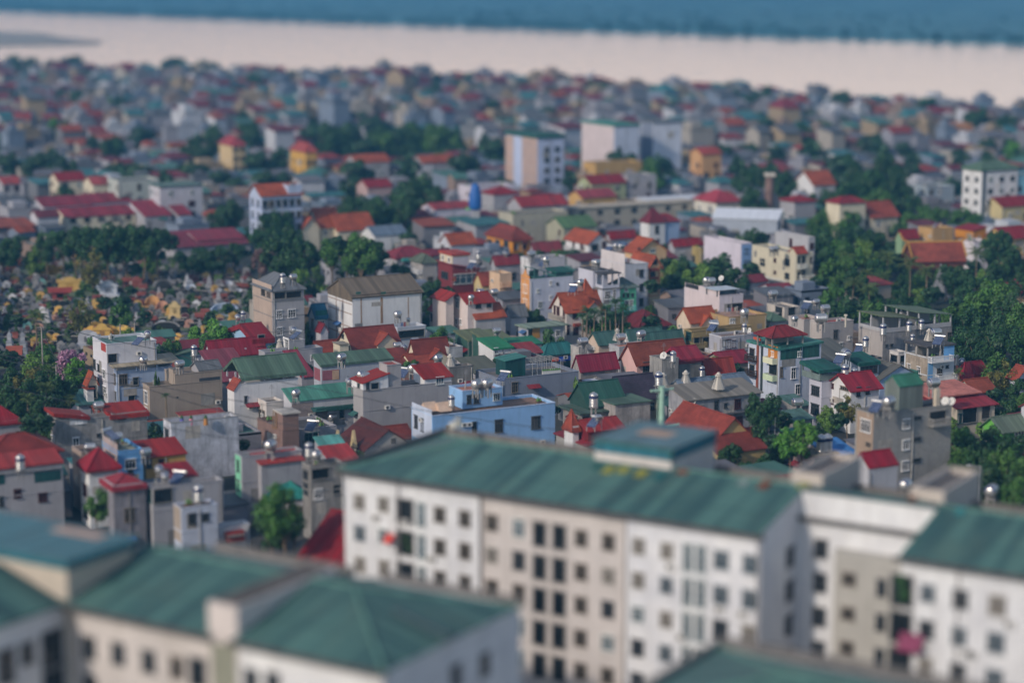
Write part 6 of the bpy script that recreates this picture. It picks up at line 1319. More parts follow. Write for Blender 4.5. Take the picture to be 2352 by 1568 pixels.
# power lines
def wire(pts, label, sag=.6):
    m = MB(); wm = M('paint', '22262a'); P3 = [P(*q) for q in pts]
    for a, b in zip(P3, P3[1:]):
        pr = a
        for k in range(1, 7):
            t = k/6; q = a.lerp(b, t); q.z -= sag*4*t*(1-t); m.cyl(pr, q, .055, .055, 4, wm, False); pr = q
    tag(m.build('power_line', None), label, 'power line', 'power lines over the left houses')
wire([(-80, 690, 15), (380, 806, 15), (800, 905, 15), (1320, 990, 15)], 'uppermost dark power line sagging across the left houses')
wire([(-80, 790, 15), (217, 850, 15), (690, 940, 15), (1330, 1075, 15)], 'middle dark power line crossing in front of the bare grey house')
wire([(-80, 800, 14), (330, 890, 14), (720, 985, 14), (1300, 1110, 14)], 'lower dark power line crossing the beige stained house')
wire([(-80, 850, 14), (200, 930, 14), (560, 1010, 14), (900, 1085, 14)], 'lowest dark power line crossing the whitewashed block')
wire([(95, 750, 10), (140, 850, 8), (175, 905, 6)], 'steep pale cable beside the purple blossom', .3)
# yellow boundary wall
tile('a2'); a = P(px(1260), py(835), 1.8); b = P(px(1545), py(785), 1.8); d = (b-a); ln = d.length; m = MB(); ym = M('plaster', 'c8ae64')
m.box(0, -.1, 0, ln, .1, .5, ym); m.box(0, -.12, 1.6, ln, .12, 1.8, ym)
for k in range(int(ln/.9)+1): m.box(k*.9-.12, -.09, .5, k*.9+.12, .09, 1.6, ym)
for k in range(int(ln/3)+1): m.box(k*3-.2, -.22, 0, k*3+.2, .22, 2.2, ym)
tag(m.build('boundary_wall', None, (a[0], a[1], 0), math.atan2(d[1], d[0])), 'yellow pierced boundary wall before the dark storehouse', 'wall')
a = P(px(1255), py(735), 3); b = P(px(1465), py(715), 3); d = (b-a); ln = d.length; m = MB(); m.box(0, -.12, 0, ln, .12, 3, M('conc', '8a7a66'))
for k in range(int(ln/2.4)+1): m.box(k*2.4-.15, -.2, 0, k*2.4+.15, .2, 3.1, ym)
tag(m.build('boundary_wall', None, (a[0], a[1], 0), math.atan2(d[1], d[0])), 'brown panelled wall with yellow posts below the twin gabled villa', 'wall')
# red house with glazed balcony and the flag
tile('a1')
H('cream house with a flat vermilion roof and crimson lower storey', 1805, 262, 1690, 1956, 12, CREAM, ('flat', mt('a84034'), 0, .25, .5)); panel('R', 1808, 270, 1950, 360, LGREY, 'side_wall', .03); Wn('L', [(1717, 280, 14, 40, 'w'), (1775, 300, 16, 40, 'w')])
Kb(1805, 395, 1668, 2050, -2.2, pl('7c2c30'), ('sX', mt('8a2c30'), 1.2, .4), z0=0, dep=7); Wn('R', [(1930, 470, 220, 80, 'g')]); Wn('L', [(1735, 440, 60, 60, 'd')]); solar(1980, 345, z=10.5, rz=-30); tank('V', 2042, 250, z=13)
p = P(px(1818), py(475), 8.4); m = MB(); n = 10
for i in range(n): x0, x1 = -.75+1.5*i/n, -.75+1.5*(i+1)/n; y0, y1 = .08*math.sin(i), .08*math.sin(i+1); m.face([(x0, y0, -.5), (x1, y1, -.5), (x1, y1, .5), (x0, y0, .5)], M('paint', 'd01c1c'), True)
o = m.build('flag', None, p, R(60)); m = MB(); st = []
for k in range(10): a = math.pi/2+k*math.pi/5; r = .3 if k % 2 == 0 else .12; st.append((r*math.cos(a), -.12, r*math.sin(a)))
for k in range(10): m.face([(0, -.12, 0), st[k], st[(k+1) % 10]], M('paint', 'f2d020'))
m.build('star', o); m = MB(); m.cyl((-.78, 0, -1.2), (-.78, 0, .6), .03, .03, 5, M('paint', 'a0a0a0')); m.build('pole', o); tag(o, 'red flag with a yellow star hung on the crimson house', 'flag')
H('grey house with a pillared balcony under an olive hipped roof', 1530, 318, 1422, 1660, 9, pl('8f8c8a'), ('hip', mt('5f6a5a'), 1.4, .4), auto=2); balcony('L', 1490, 410, 110, 'bal', WHITE)
H('house with a broad maroon barrel roof and teal awning', 1290, 268, 1200, 1610, 7.2, GREY, ('hip', mt('84303c'), 1.8, .3, .6), auto=2, dep=7); panel('R', 1330, 275, 1500, 300, ('paint', '3f9a90'), 'awning', 1.2)
H('small pale house with an orange tiled roof beside the orange villa', 1790, 150, 1740, 2020, 6.5, pl('a8aab0'), ('gx', TILEB, 2.2, .4), auto=2, dep=6)
H('maroon roofed house with tanks left of the orange fronted house', 2200, 330, 2180, 2420, 8, GREY, ('gx', mt('8a3038'), 1.5, .3), auto=2); tank('H', 2290, 235, z=10)
H('yellow ochre house with a small red tiled roof', 2080, 520, 2005, 2180, 7, pl('cdb884'), ('gx', TILE, 2.2, .3), auto=1)
H('cream house with a stacked peach balcony front', 2240, 430, 2145, 2350, 10, pl('d8b898'), ('flat', DECK, .5), floors=(7, 4), auto=2); balcony('R', 2260, 540, 90, 'bal', pl('d8b090'))
rnd = random.Random(21)
CL = {}
def cmesh(n):
    if n in CL: return CL[n]
    m = MB()
    if n == 'antenna':
        m.cyl((0, 0, -.2), (0, 0, 2.8), .035, .025, 5, M('paint', '8a8a8c'))
        for k in range(5): m.box(-.5+.06*k, -.02+.0*k, 2.1+.13*k, .5-.06*k, .02, 2.13+.13*k, M('paint', '8a8a8c'))
    elif n == 'plant_box': m.box(-.5, -.2, 0, .5, .2, .35, M('conc', '8a6a58')); m.cyl((-.2, 0, .35), (-.15, 0, .95), .3, .08, 6, M('leaf', G_MID)); m.cyl((.25, 0, .35), (.25, 0, .8), .22, .06, 6, M('leaf', G_LITE))
    elif n == 'laundry_line':
        for x in (-1.4, 1.4): m.cyl((x, 0, -.1), (x, 0, 1.7), .03, .03, 5, M('paint', '9a9a9a'))
        m.cyl((-1.4, 0, 1.62), (1.4, 0, 1.62), .015, .015, 4, M('paint', '555555'))
        for k, c in enumerate(('c8c8d0', '7a8ab0', 'b05a5a', 'd0c8b0')): m.box(-1.15+.62*k, -.01, .8+.1*(k % 2), -.75+.62*k, .01, 1.61, M('paint', c))
    elif n == 'vent_pipe': m.cyl((0, 0, -.1), (0, 0, 1.1), .09, .09, 7, M('paint', 'a8a8a4')); m.cyl((0, 0, 1.1), (0, 0, 1.3), .16, .16, 7, M('paint', 'a8a8a4'))
    elif n == 'outdoor_unit': m.box(-.45, -.2, 0, .45, .2, .7, M('paint', 'c8c6c0')); m.cyl((-.08, -.2, .36), (-.08, -.22, .36), .26, .26, 12, M('paint', '4a4a4a'))
    CL[n] = m.mesh(n); return CL[n]
for c in HL:
    for b in c.flats:
        for k in range(min(4, 1+int(b.W*b.D/22))):
            if rnd.random() < .2 or b.W < 2.5 or b.D < 2.5: continue
            n = rnd.choice(('antenna', 'antenna', 'plant_box', 'laundry_line', 'vent_pipe', 'outdoor_unit', 'plant_box'))
            x, y = b.x+rnd.uniform(.8, b.W-.8), b.y+rnd.uniform(.8, b.D-.8)
            if n == 'laundry_line' and (b.W < 5 or b.D < 4): n = 'vent_pipe'
            if n == 'laundry_line': x = min(max(x, b.x+1.8), b.x+b.W-1.8)
            o = link(n, cmesh(n), c.root, (x, y, b.deck), rnd.uniform(-.2, .2))
for c in HL:
    b = c.main
    if c.name != 'house' or b.z1 < 4: continue
    for fc in 'RL':
        ln = b.W if fc == 'R' else b.D
        if ln < 3.5: continue
        def on(me_name, mb, a, z, out=0):
            mb.build(me_name, c.root, (a, b.y-out, z) if fc == 'R' else (b.x-out, a, z), FROT[fc])
        o0 = b.x if fc == 'R' else b.y
        if rnd.random() < .6:
            m = MB(); m.cyl((0, -.09, .1), (0, -.09, b.z1-.3), .06, .06, 6, M('paint', rnd.choice(('b4b2ac', '8a8884', 'c8c6c0')))); on('drain_pipe', m, o0+rnd.choice((.3, ln-.3, ln*.5)), 0)
        for k in range(rnd.choice((0, 1, 1, 2))):
            w_, h_ = rnd.uniform(.8, min(3.2, ln*.5)), rnd.uniform(.6, 2.4); zc = rnd.uniform(1.5, max(1.6, b.z1-1.6))
            m = MB(); m.box(-w_/2, -.016, -h_/2, w_/2, .01, h_/2, M('conc', rnd.choice(('8a8884', '9a948c', '7c7a78', 'a8a29a')))); on('render_patch', m, o0+rnd.uniform(w_/2+.1, ln-w_/2-.1), min(max(zc, h_/2+.1), b.z1-h_/2-.1))
        if rnd.random() < .3 and 'ac' in TKC:
            a = o0+rnd.uniform(.8, ln-.8); z = rnd.uniform(2.4, b.z1-1); link('air_conditioner', TKC['ac'], c.root, (a, b.y, z) if fc == 'R' else (b.x, a, z), FROT[fc])
        if rnd.random() < .22:
            w_ = min(2.4, ln*.5); m = MB(); m.profx([(-1.0, -.5), (0, 0), (0, .06), (-1.0, -.44)], -w_/2, w_/2, M('metal', rnd.choice(('3f6f68', '4a6fa0', '8a3038', '7a7a78')))); on('awning', m, o0+rnd.uniform(w_/2, ln-w_/2), min(b.z1-.6, rnd.choice((2.6, 5.6))))
# ================================================================== the graveyard
POLY = [(-20, 608), (120, 596), (250, 588), (420, 600), (575, 622), (585, 700), (545, 775), (470, 800), (360, 805), (215, 792), (120, 832), (-20, 850)]
def inpoly(x, y, poly):
    c = False; n = len(poly)
    for i in range(n):
        (a, b), (d, e) = poly[i], poly[i-1]
        if (b > y) != (e > y) and x < (d-a)*(y-b)/(e-b)+a: c = not c
    return c
def tomb_proto(kind, c1, c2):
    k = ('tomb', kind, c1, c2)
    if k in TKC: return TKC[k]
    a, b, r = MB(), MB(), MB(); m1 = M('paint', c1); m2 = M('paint', c2)
    if kind in ('granite', 'slab'):
        a.box(-1.2, -1.1, -.1, 1.2, 1.1, .3, m1); a.box(-.8, -.9, .3, .8, .6, .75, m1)
        if kind == 'granite':
            b.box(-.9, .65, .3, .9, .95, 1.3, m1); b.box(-.6, .65, 1.3, .6, .95, 1.65, m1); b.box(-1.0, .6, 1.65, 1.0, 1.0, 1.75, m2)
        else:
            n = 8; pts = [(1.0*math.cos(math.pi*i/n), .95+.75*math.sin(math.pi*i/n)) for i in range(n+1)]
            b.profy([(-1.0, .3), (1.0, .3)]+pts, .6, .9, m1); b.profy([(1.02*math.cos(math.pi*i/n), .97+.77*math.sin(math.pi*i/n)) for i in range(n+1)]+[(.85*math.cos(math.pi-math.pi*i/n), .97+.62*math.sin(math.pi-math.pi*i/n)) for i in range(n+1)], .56, .62, m2)
    elif kind == 'house':
        a.box(-1.3, -1.2, -.1, 1.3, 1.2, .35, m1); a.box(-1.0, -.7, .35, 1.0, .8, 1.5, m1)
        b.profy([(-1.15, 0), (1.15, 0), (1.15, .25), (.7, .45), (.45, .85), (0, 1.0), (-.45, .85), (-.7, .45), (-1.15, .25)], -.72, -.5, m1); b.box(-.3, -.76, -.75, .3, -.71, -.1, m2)
        b.v = [(x, y, z+1.5) for x, y, z in b.v]; r.profx([(-.8, 1.5), (.9, 1.5), (.05, 2.0)], -1.15, 1.15, m2)
    elif kind == 'vault':
        a.box(-1.3, -1.2, -.1, 1.3, 1.2, .4, m1); a.box(-1.1, .3, .4, 1.1, 1.0, 1.25, m1)
        n = 8; b.profy([(-1.1, 1.25), (1.1, 1.25)]+[(1.1*math.cos(math.pi*i/n), 1.25+.7*math.sin(math.pi*i/n)) for i in range(n+1)], .3, 1.0, m1); b.box(-.35, .24, .6, .35, .3, 1.2, m2)
    elif kind == 'shrine':
        a.box(-1.2, -1.1, -.1, 1.2, 1.1, .4, m1); a.box(-.85, -.7, .4, .85, .7, 1.6, m1)
        r.profx([(-1.1, 1.55), (1.1, 1.55), (0, 2.3)], -1.25, 1.25, m2); r.profx([(-.2, 2.2), (.2, 2.2), (0, 2.5)], -1.35, 1.35, m2); b.box(-.35, -.75, .45, .35, -.7, 1.3, M('glass', '1a1a1c'))
    elif kind == 'arc':
        n = 12
        for i in range(n):
            t0, t1 = math.pi*(-.08+1.16*i/n), math.pi*(-.08+1.16*(i+1)/n); h0 = .5+1.0*max(0, math.sin(t0)); h1 = .5+1.0*max(0, math.sin(t1))
            p0, p1, q0, q1 = (1.5*math.cos(t0), 1.4*math.sin(t0)), (1.5*math.cos(t1), 1.4*math.sin(t1)), (1.3*math.cos(t0), 1.2*math.sin(t0)), (1.3*math.cos(t1), 1.2*math.sin(t1))
            b.face([(*q0, 0), (*q1, 0), (*q1, h1), (*q0, h0)], m1); b.face([(*p1, 0), (*p0, 0), (*p0, h0), (*p1, h1)], m1); b.face([(*q0, h0), (*q1, h1), (*p1, h1), (*p0, h0)], m1)
        a.box(-1.5, -1.0, -.1, 1.5, 1.4, .15, m1); a.box(-.5, -.5, .15, .5, .5, .6, m2)
    elif kind == 'pagoda':
        a.box(-1, -1, -.1, 1, 1, .4, m1); z = .4
        for k in range(3): s = .75-.18*k; a.box(-s, -s, z, s, s, z+.65, m1); r.cyl((0, 0, z+.6), (0, 0, z+.95), s*1.7, s*.7, 4, m2, True, False); z += .9
        b.cyl((0, 0, z), (0, 0, z+.6), .12, .02, 6, m1)
    res = (a.mesh('tomb'), b.mesh('headstone') if b.v else None, r.mesh('roof') if r.v else None); TKC[k] = res; return res
TOMBS = [('granite', '16181a', 'b8b0a4', 'black granite tomb with stepped headstone', 24), ('slab', '1c1c20', '8a8a8c', 'black granite tomb with rounded headstone', 12), ('vault', '78787c', '3a3a3e', 'grey vault tomb with arched top', 21), ('house', '88888a', '5a5a5c', 'grey house shaped tomb', 12), ('granite', '4c2024', 'a08c84', 'maroon granite tomb with stepped headstone', 12), ('slab', '5a2428', '9a8480', 'maroon tomb with rounded headstone', 6),
  ('house', 'c8a458', '9a7440', 'yellow house shaped tomb', 6), ('vault', 'd0a858', '8a5a2c', 'yellow vault tomb with arched top', 3), ('shrine', '64302a', '7c3c30', 'dark red shrine tomb', 4), ('shrine', '9a948c', '8a4a38', 'grey shrine tomb with orange roof', 2), ('vault', 'b48c7c', '6a4a3e', 'salmon pink vault tomb', 2), ('arc', '84848a', '5a5a5e', 'grey horseshoe tomb with curved arms', 5), ('pagoda', 'b0b0b4', '8c8c92', 'small pale pagoda tomb', 3), ('house', 'd0d0d4', '8a8a8c', 'white house shaped tomb', 4), ('vault', '7ab0a8', '4a6a68', 'pale teal vault tomb', 1), ('arc', 'b8c0cc', '8a909a', 'pale blue horseshoe tomb', 3)]
TW_ = [t[4] for t in TOMBS]
def tomb(pr, x, y, s, rz, label):
    a, b, r = tomb_proto(*pr[:3]); sx = s if not isinstance(s, tuple) else s[0]
    o = link('tomb', a, None, (x, y, 0), rz); o.scale = s if isinstance(s, tuple) else (s, s, s)
    if b: link('headstone', b, o)
    if r: link('roof', r, o)
    tag(o, label, 'tomb', 'tombs of the graveyard'); return o
SPEC = [(1, 'b', ('arc', 'a9b8cc', '7a8490'), 2060, 800, (2.1, 2.0, 1.5), 'large pale blue horseshoe tomb with scalloped walls'), (0, 0, ('house', 'd2aa56', '9a7440'), 945, 1040, (1.6, 1.3, 1.5), 'big yellow mausoleum tomb with a square pavilion'), (0, 0, ('vault', 'e0b458', 'a07030'), 1030, 1020, (1.1, 1, 1.3), 'yellow arched tomb beside the mausoleum'), (0, 0, ('house', 'e2ba62', 'a87c3c'), 1140, 1025, (1.9, 1, 1.2), 'wide yellow tomb right of the mausoleum'), (0, 0, ('house', 'dcae50', 'a87c3c'), 850, 1030, (1.5, 1.2, 1.2), 'yellow tomb left of the mausoleum'),
  (0, 0, ('house', 'ccaa60', 'b89448'), 640, 575, (2.5, 1.4, 1.3), 'long yellow walled tomb with a castle-like top'), (0, 0, ('slab', '16181a', '6a6a6c'), 1497, 590, (1.9, 1.5, 1.6), 'broad black tomb with a wide headstone'), (0, 0, ('house', 'c8ccd4', '8c8c92'), 1000, 630, (1.9, 1.5, 1.5), 'white gateway tomb with twin arches'), (0, 0, ('pagoda', 'c4ccd8', 'a0aab8'), 922, 600, (1.1, 1.1, 1.4), 'slim white pagoda tomb beside the long yellow tomb'), (0, 0, ('house', 'd8be86', 'a08a5a'), 1607, 830, (1.1, 1, 1.5), 'cream palace-like tomb with corner turrets'), (0, 0, ('vault', 'a4a6ac', '5c5e62'), 800, 1100, (1.6, 1.3, 1.7), 'large grey vault tomb beside the pale house'), (0, 0, ('house', 'c4c8d0', '8a8a8e'), 865, 1100, (1.2, 1, 1.3), 'white tomb front beside the large grey vault'), (0, 0, ('house', 'd29c2c', 'b87c20'), 440, 430, (3.0, .8, 1.0), 'long bright yellow wall tomb at the back'), (0, 0, ('shrine', '8a3a34', '8c342c'), 555, 660, (2.1, 1.2, 1.1), 'wide dark red walled shrine tomb'), (0, 0, ('arc', 'c89478', 'a87c60'), 1490, 775, (1.0, 1.2, 1.5), 'salmon pink curved tomb'), (0, 0, ('arc', 'c8965c', 'a07a4c'), 1400, 725, (1.1, 1.2, 1.5), 'small orange curved tomb with raised arms'),
  (0, 0, ('shrine', '8c8a88', '9c4a34'), 140, 1290, (1.15, 1, 1.7), 'tall grey shrine tomb with red roof and tiers'), (0, 0, ('pagoda', 'a0a4ac', '7c8088'), 215, 1190, (1.0, 1.0, 1.5), 'grey pagoda beside the tall shrine tomb'), (0, 0, ('pagoda', 'a0a4ac', '7c8088'), 95, 1185, (1.0, 1.0, 1.5), 'grey pagoda left of the tall shrine tomb'), (0, 0, ('slab', '141618', '8a8a8c'), 1520, 980, (2.9, 1.2, 1.5), 'very wide black tomb wall in the front row'), (0, 0, ('house', '84443a', '7c382c'), 1260, 550, (1.2, 1, 1.1), 'brick red gabled tomb house')]
tile('a0'); used = []
for s in SPEC:
    p = P(px(s[3]), py(s[4]), 0); used.append((p[0], p[1], 3*s[5][0])); tomb(s[2], p[0], p[1], s[5], R(random.uniform(-4, 12)), s[6])
cand = []
rnd = random.Random(11)
y = 388.0
while y < 560:
    x = -135.0+rnd.uniform(0, 2)
    while x < -50:
        xx, yy = x+rnd.uniform(-.7, .7), y+rnd.uniform(-.8, .8)
        sx, sy, d = proj((xx, yy, 0))
        if inpoly(sx, sy, POLY) and all((xx-a)**2+(yy-b)**2 > c*c*.6 for a, b, c in used) and rnd.random() < .86: cand.append((d, xx, yy, sx, sy))
        x += rnd.uniform(2.0, 2.8)
    y += 3.0
cand.sort()
ROWZ = ('at the graveyard front edge', 'in the front graveyard', 'in the middle graveyard', 'in the rear graveyard', 'near the graveyard back trees')
rest = []
for i, (d, x, y, sx, sy) in enumerate(cand):
    pr = rnd.choices(TOMBS, TW_)[0]; s = rnd.uniform(.55, .88); rz = R(rnd.gauss(8, 14))
    if i < 300-len(SPEC):
        tomb(pr, x, y, s, rz, pr[3]+' '+ROWZ[min(4, int((y-388)/30))])
    else: rest.append((pr, x, y, s, rz))
if rest:
    mm = MB()
    for pr, x, y, s, rz in rest:
        ca, sa = math.cos(rz)*s, math.sin(rz)*s
        for me in tomb_proto(*pr[:3]):
            if me:
                for pg in me.polygons: mm.face([(x+ca*me.vertices[v].co.x-sa*me.vertices[v].co.y, y+sa*me.vertices[v].co.x+ca*me.vertices[v].co.y, s*me.vertices[v].co.z) for v in pg.vertices], me.materials[pg.material_index])
    o = mm.build('tombs_beyond'); tag(o, 'farthest tombs of the graveyard seen as one mass', 'tombs', None, 'stuff')
for k in range(140):                              # shrubs between the graves
    for _ in range(20):
        x, y = rnd.uniform(-125, -58), rnd.uniform(392, 548); sx, sy, d = proj((x, y, 0))
        if inpoly(sx, sy, POLY): break
    tree('bush', 0, 0, 0, rnd.uniform(1.2, 2.6), 'between tombs '+ROWZ[min(4, int((y-388)/33))], (x, y, rnd.uniform(.8, 1.9)), 'bushes in the graveyard')
# ================================================================== infill houses and the far town
rnd = random.Random(5)
FW = ('68686e', '7c7c84', '8a8a90', '8c867e', '7a8698', '9c8a70', '64666a', 'a4a6ac', '927e72')
FWN = ('grey', 'light-grey', 'pale', 'cream', 'blue-grey', 'sandy', 'dull-grey', 'white', 'tan')
FR = (('7e2c38', 'crimson'), ('6c2c38', 'maroon'), ('8c3a38', 'red'), ('964834', 'orange-red'), ('707076', 'flat grey'), ('4f7a70', 'green'), ('3f7478', 'teal'), ('5f646a', 'slate'))
FP = {}
def far_proto(rt, wc, rc, win):
    k = (rt, wc, rc, win)
    if k in FP: return FP[k]
    m = MB(); wm = M('plaster', wc); rm = M('metal' if rt != 'flat' else 'deck', rc)
    for a, b in (((-.5, -.5), (.5, -.5)), ((.5, -.5), (.5, .5)), ((.5, .5), (-.5, .5)), ((-.5, .5), (-.5, -.5))):
        m.face([(*a, 0), (*b, 0), (*b, 1), (*a, 1)], wm)
    if rt == 'gx':
        for x in (-.5, .5): m.face([(x, -.5, 1), (x, .5, 1), (x, 0, 1.2)], wm)
    r = MB()
    if rt == 'gx': r.profx([(-.56, .97), (0, 1.19), (.56, .97), (.56, .99), (0, 1.22), (-.56, .99)], -.55, .55, rm)
    elif rt == 'sy': r.profx([(-.56, 1.0), (.56, 1.14), (.56, 1.17), (-.56, 1.04)], -.55, .55, rm); m.face([(-.5, .5, 1), (.5, .5, 1), (.5, .5, 1.13), (-.5, .5, 1.13)], wm); [m.face([(x, -.5, 1), (x, .5, 1), (x, .5, 1.13)], wm) for x in (-.5, .5)]
    elif rt == 'hip':
        e, f = (-.2, 0, 1.24), (.2, 0, 1.24); a, b, c, d = (-.56, -.56, .99), (.56, -.56, .99), (.56, .56, .99), (-.56, .56, .99)
        r.face([a, b, f, e], rm); r.face([c, d, e, f], rm); r.face([d, a, e], rm); r.face([b, c, f], rm); r.face([d, c, b, a], rm)
    else:
        r.face([(-.49, -.49, .94), (.49, -.49, .94), (.49, .49, .94), (-.49, .49, .94)], rm)
        r.box(-.2, -.1, .93, .25, .4, 1.2, wm)
        for q in ((-.5, -.5, .5, -.47), (-.5, .47, .5, .5), (-.5, -.47, -.47, .47), (.47, -.47, .5, .47)): r.box(q[0], q[1], .93, q[2], q[3], 1.03, wm)
    ws = []
    FP[k] = (m.mesh('wall'), r.mesh('roof')); return FP[k]
GW = MB(); GW.box(-.075, -.012, -.09, .075, .004, .09, M('glass', '20262c')); GWM = GW.mesh('window')
LMK = [('the yellow villa', 530, 335), ('the golden villa', 697, 350), ('the pink flanked tower', 1215, 370), ('the wide apartments', 1450, 330), ('the white market hall', 1600, 460), ('the beige villa', 2010, 500), ('the white apartments', 2270, 430), ('the blue-white townhouse', 630, 450), ('the long crimson roofs', 220, 470), ('the far grove', 870, 320), ('the right hand grove', 1960, 410), ('the orange villas', 770, 500), ('the peach house tower', 1620, 390), ('the church-like house', 1870, 410), ('the big orange house', 2180, 310), ('the blue tank', 1090, 460),
  ('the graveyard', 280, 690), ('the white hall', 860, 700), ('the cream villa', 840, 790), ('the cupola villa', 1320, 700), ('the temple', 2150, 580), ('the tower house', 2070, 1000), ('the multicoloured house', 1800, 850), ('the sky blue house', 1110, 960), ('the whitewashed block', 460, 1010), ('the pink house', 1470, 830), ('the unfinished house', 2080, 760), ('the red villa', 2210, 920), ('the large tiled house', 1640, 990), ('the bare grey house', 930, 900)]
def where(sx, sy):
    n, x, y = min(LMK, key=lambda l: (l[1]-sx)**2+((l[2]-sy)*2.2)**2)
    dx, dy = sx-x, (sy-y)*2.2
    return ('behind ' if dy < 0 else 'before ')+n if abs(dy) > abs(dx)*.8 else ('left of ' if dx < 0 else 'right of ')+n
WOODS = [[(690, 322), (1090, 322), (1090, 388), (690, 388)], [(1870, 425), (2095, 425), (2095, 520), (1870, 520)], [(780, 450), (1010, 450), (1010, 505), (780, 505)], [(1680, 440), (1780, 440), (1780, 480), (1680, 480)], [(530, 590), (600, 590), (600, 790), (530, 790)], [(640, 600), (765, 600), (765, 700), (640, 700)], [(1865, 540), (1960, 520), (2110, 560), (2240, 640), (2352, 600), (2352, 860), (2200, 820), (1990, 700), (1880, 700)], [(-20, 830), (190, 830), (215, 960), (100, 1040), (-20, 960)], [(2190, 980), (2352, 960), (2352, 1180), (2260, 1180)], [(120, 500), (400, 500), (420, 600), (120, 600)], [(570, 500), (890, 560), (890, 650), (570, 640)]]
def far_house(x, y, W, D, h, rt, wi, ri, yaw, win, lab=None):
    wm, rm = far_proto(rt, FW[wi], FR[ri][0], win)
    o = link('house', wm, None, (x, y, 0), R(yaw)); o.scale = (W, D, h); link('roof', rm, o)
    if win:
        for k in range(win):
            fz = (.3, .7)[k % 2]; a = (-.28, .28, .05)[(k//2) % 3]
            link('window', GWM, o, (a, -.5, fz))
        if D > 6:
            for k in range(2): link('window', GWM, o, (-.5, (-.25, .2)[k], .65), -math.pi/2)
    sx, sy, d = proj((x, y, h)); rn = {'gx': 'gabled', 'sy': 'lean-to', 'hip': 'hipped', 'flat': 'flat'}[rt]
    nm = ('tall' if h > 10 else 'low' if h < 5.2 else 'midsize')+' '+FWN[wi]+' house with '+(FR[ri][1].replace('flat ', '')+' '+rn+' roof ')+where(sx, sy)
    tag(o, nm, 'house', 'houses of the town'); FOOT.append((x, y, math.hypot(W, D)/2, h))
def clear(x, y, r, f=1.0):
    for a, b, c, h in FOOT:
        if (a-x)**2+(b-y)**2 < ((c*.85+r)*f)**2: return False
    return True
u28 = (math.cos(R(28)), math.sin(R(28)))
def grid(y0, y1, st, jit):
    out = []
    n = int(1500/st)
    for i in range(-n, n):
        for j in range(-n, n):
            a, b = i*st+rnd.uniform(-jit, jit), j*st*1.1+rnd.uniform(-jit, jit)
            x, y = a*u28[0]-b*u28[1], a*u28[1]+b*u28[0]
            if y0 < y < y1 and abs(x) < .34*y+45: out.append((y, x))
    out.sort(); return out
nh = sum(1 for o in LABELLED if o.get('category') == 'house')
mass = []
for y, x in grid(262, 525, 8.5, 2.0):
    sx, sy, d = proj((x, y, 0)); r = rnd.uniform(3.2, 4.2)
    if inpoly(sx, sy, POLY) or any(inpoly(sx, sy, w) for w in WOODS) or not clear(x, y, r, .95): continue
    if not (-40 < sx < 2400):
        if sy < 1240 and rnd.random() < .7: mass.append((x, y, r*1.7, r*1.6, rnd.uniform(4, 9), rnd.choice(('gx', 'sy', 'flat', 'flat')), rnd.randrange(9), rnd.choice((0, 1, 2, 3, 4, 7)), rnd.gauss(28, 5)))
        continue
    if 1855 < sx < 1910 and 640 < sy < 700: continue
    if sy > 1240: continue
    far_house(x, y, r*rnd.uniform(1.5, 1.9), r*rnd.uniform(1.3, 1.8), rnd.uniform(3, 4.4) if y < 420 else rnd.uniform(3.5, 6.5), rnd.choice(('gx', 'sy', 'flat', 'flat', 'sy')), rnd.randrange(9), rnd.choice((0, 1, 2, 3, 4, 4, 5, 6, 7, 7)), rnd.gauss(28, 4), 2)
for y, x in grid(265, 560, 6.5, 2.2):
    sx, sy, d = proj((x, y, 0))
    if inpoly(sx, sy, POLY) or not (-20 < sx < 2370) or sy > 1230 or not clear(x, y, 1.2, 1.0) or rnd.random() < .6: continue
    r = rnd.uniform(1.5, 2.8); hh = rnd.uniform(3, 6)
    tree(rnd.choice(('dark', 'mid', 'lite', 'bush', 'mid')), 0, 0, 0, hh, where(sx, sy), (x, y, r), 'small trees in gaps of the town')
nf = sum(1 for o in LABELLED if o.get('category') == 'house')
# shore line of the near bank, in the picture
def shore(sx): return 184 if sx < 300 else 184+(sx-300)*(205-184)/800 if sx < 1100 else 205+(sx-1100)*(280-205)/1250
BUD = 300-nf
for y, x in grid(525, 1500, 11.2, 2.6):
    sx, sy, d = proj((x, y, 0))
    if sy < shore(sx)+3: continue
    if any(inpoly(sx, sy, w) for w in WOODS): continue
    r = rnd.choice((3.4, 4, 4.4, 4.8, 5.4, 6))
    if not clear(x, y, r, .92): continue
    W, D, h = r*rnd.uniform(1.3, 1.9), r*rnd.uniform(1.4, 2.2), rnd.choice((4, 4.5, 5, 6, 7)) if y < 800 else rnd.choice((4.5, 5.5, 6.5, 7.5, 8.5, 10, 11.5))
    if rnd.random() < .025 and y > 800 and sy > shore(sx)+12: h = rnd.uniform(12, 17); W, D = 8, 13
    if sy > 560: h = min(h, 6)
    if any(abs(sx-a_) < 110 and 0 < sy-b_ < 95 for a_, b_ in ((1215, 395), (1450, 350), (1480, 480), (2270, 470), (1700, 520), (640, 500))): h = min(h, 4.2)
    rt = rnd.choice(('gx', 'sy', 'flat', 'flat', 'flat', 'sy', 'hip')); ri = rnd.choice((4, 7, 4, 6, 5)) if rt == 'flat' else rnd.choice((0, 1, 1, 2, 3, 5, 6, 7, 4, 7, 4, 6))
    args = (x, y, W, D, h, rt, rnd.randrange(9), ri, rnd.gauss(28, 7))
    if BUD > 0 and -60 < sx < 2420: far_house(*args, 4 if y < 640 else 2 if y < 720 else 0); BUD -= 1
    else: mass.append(args)
mm = MB()
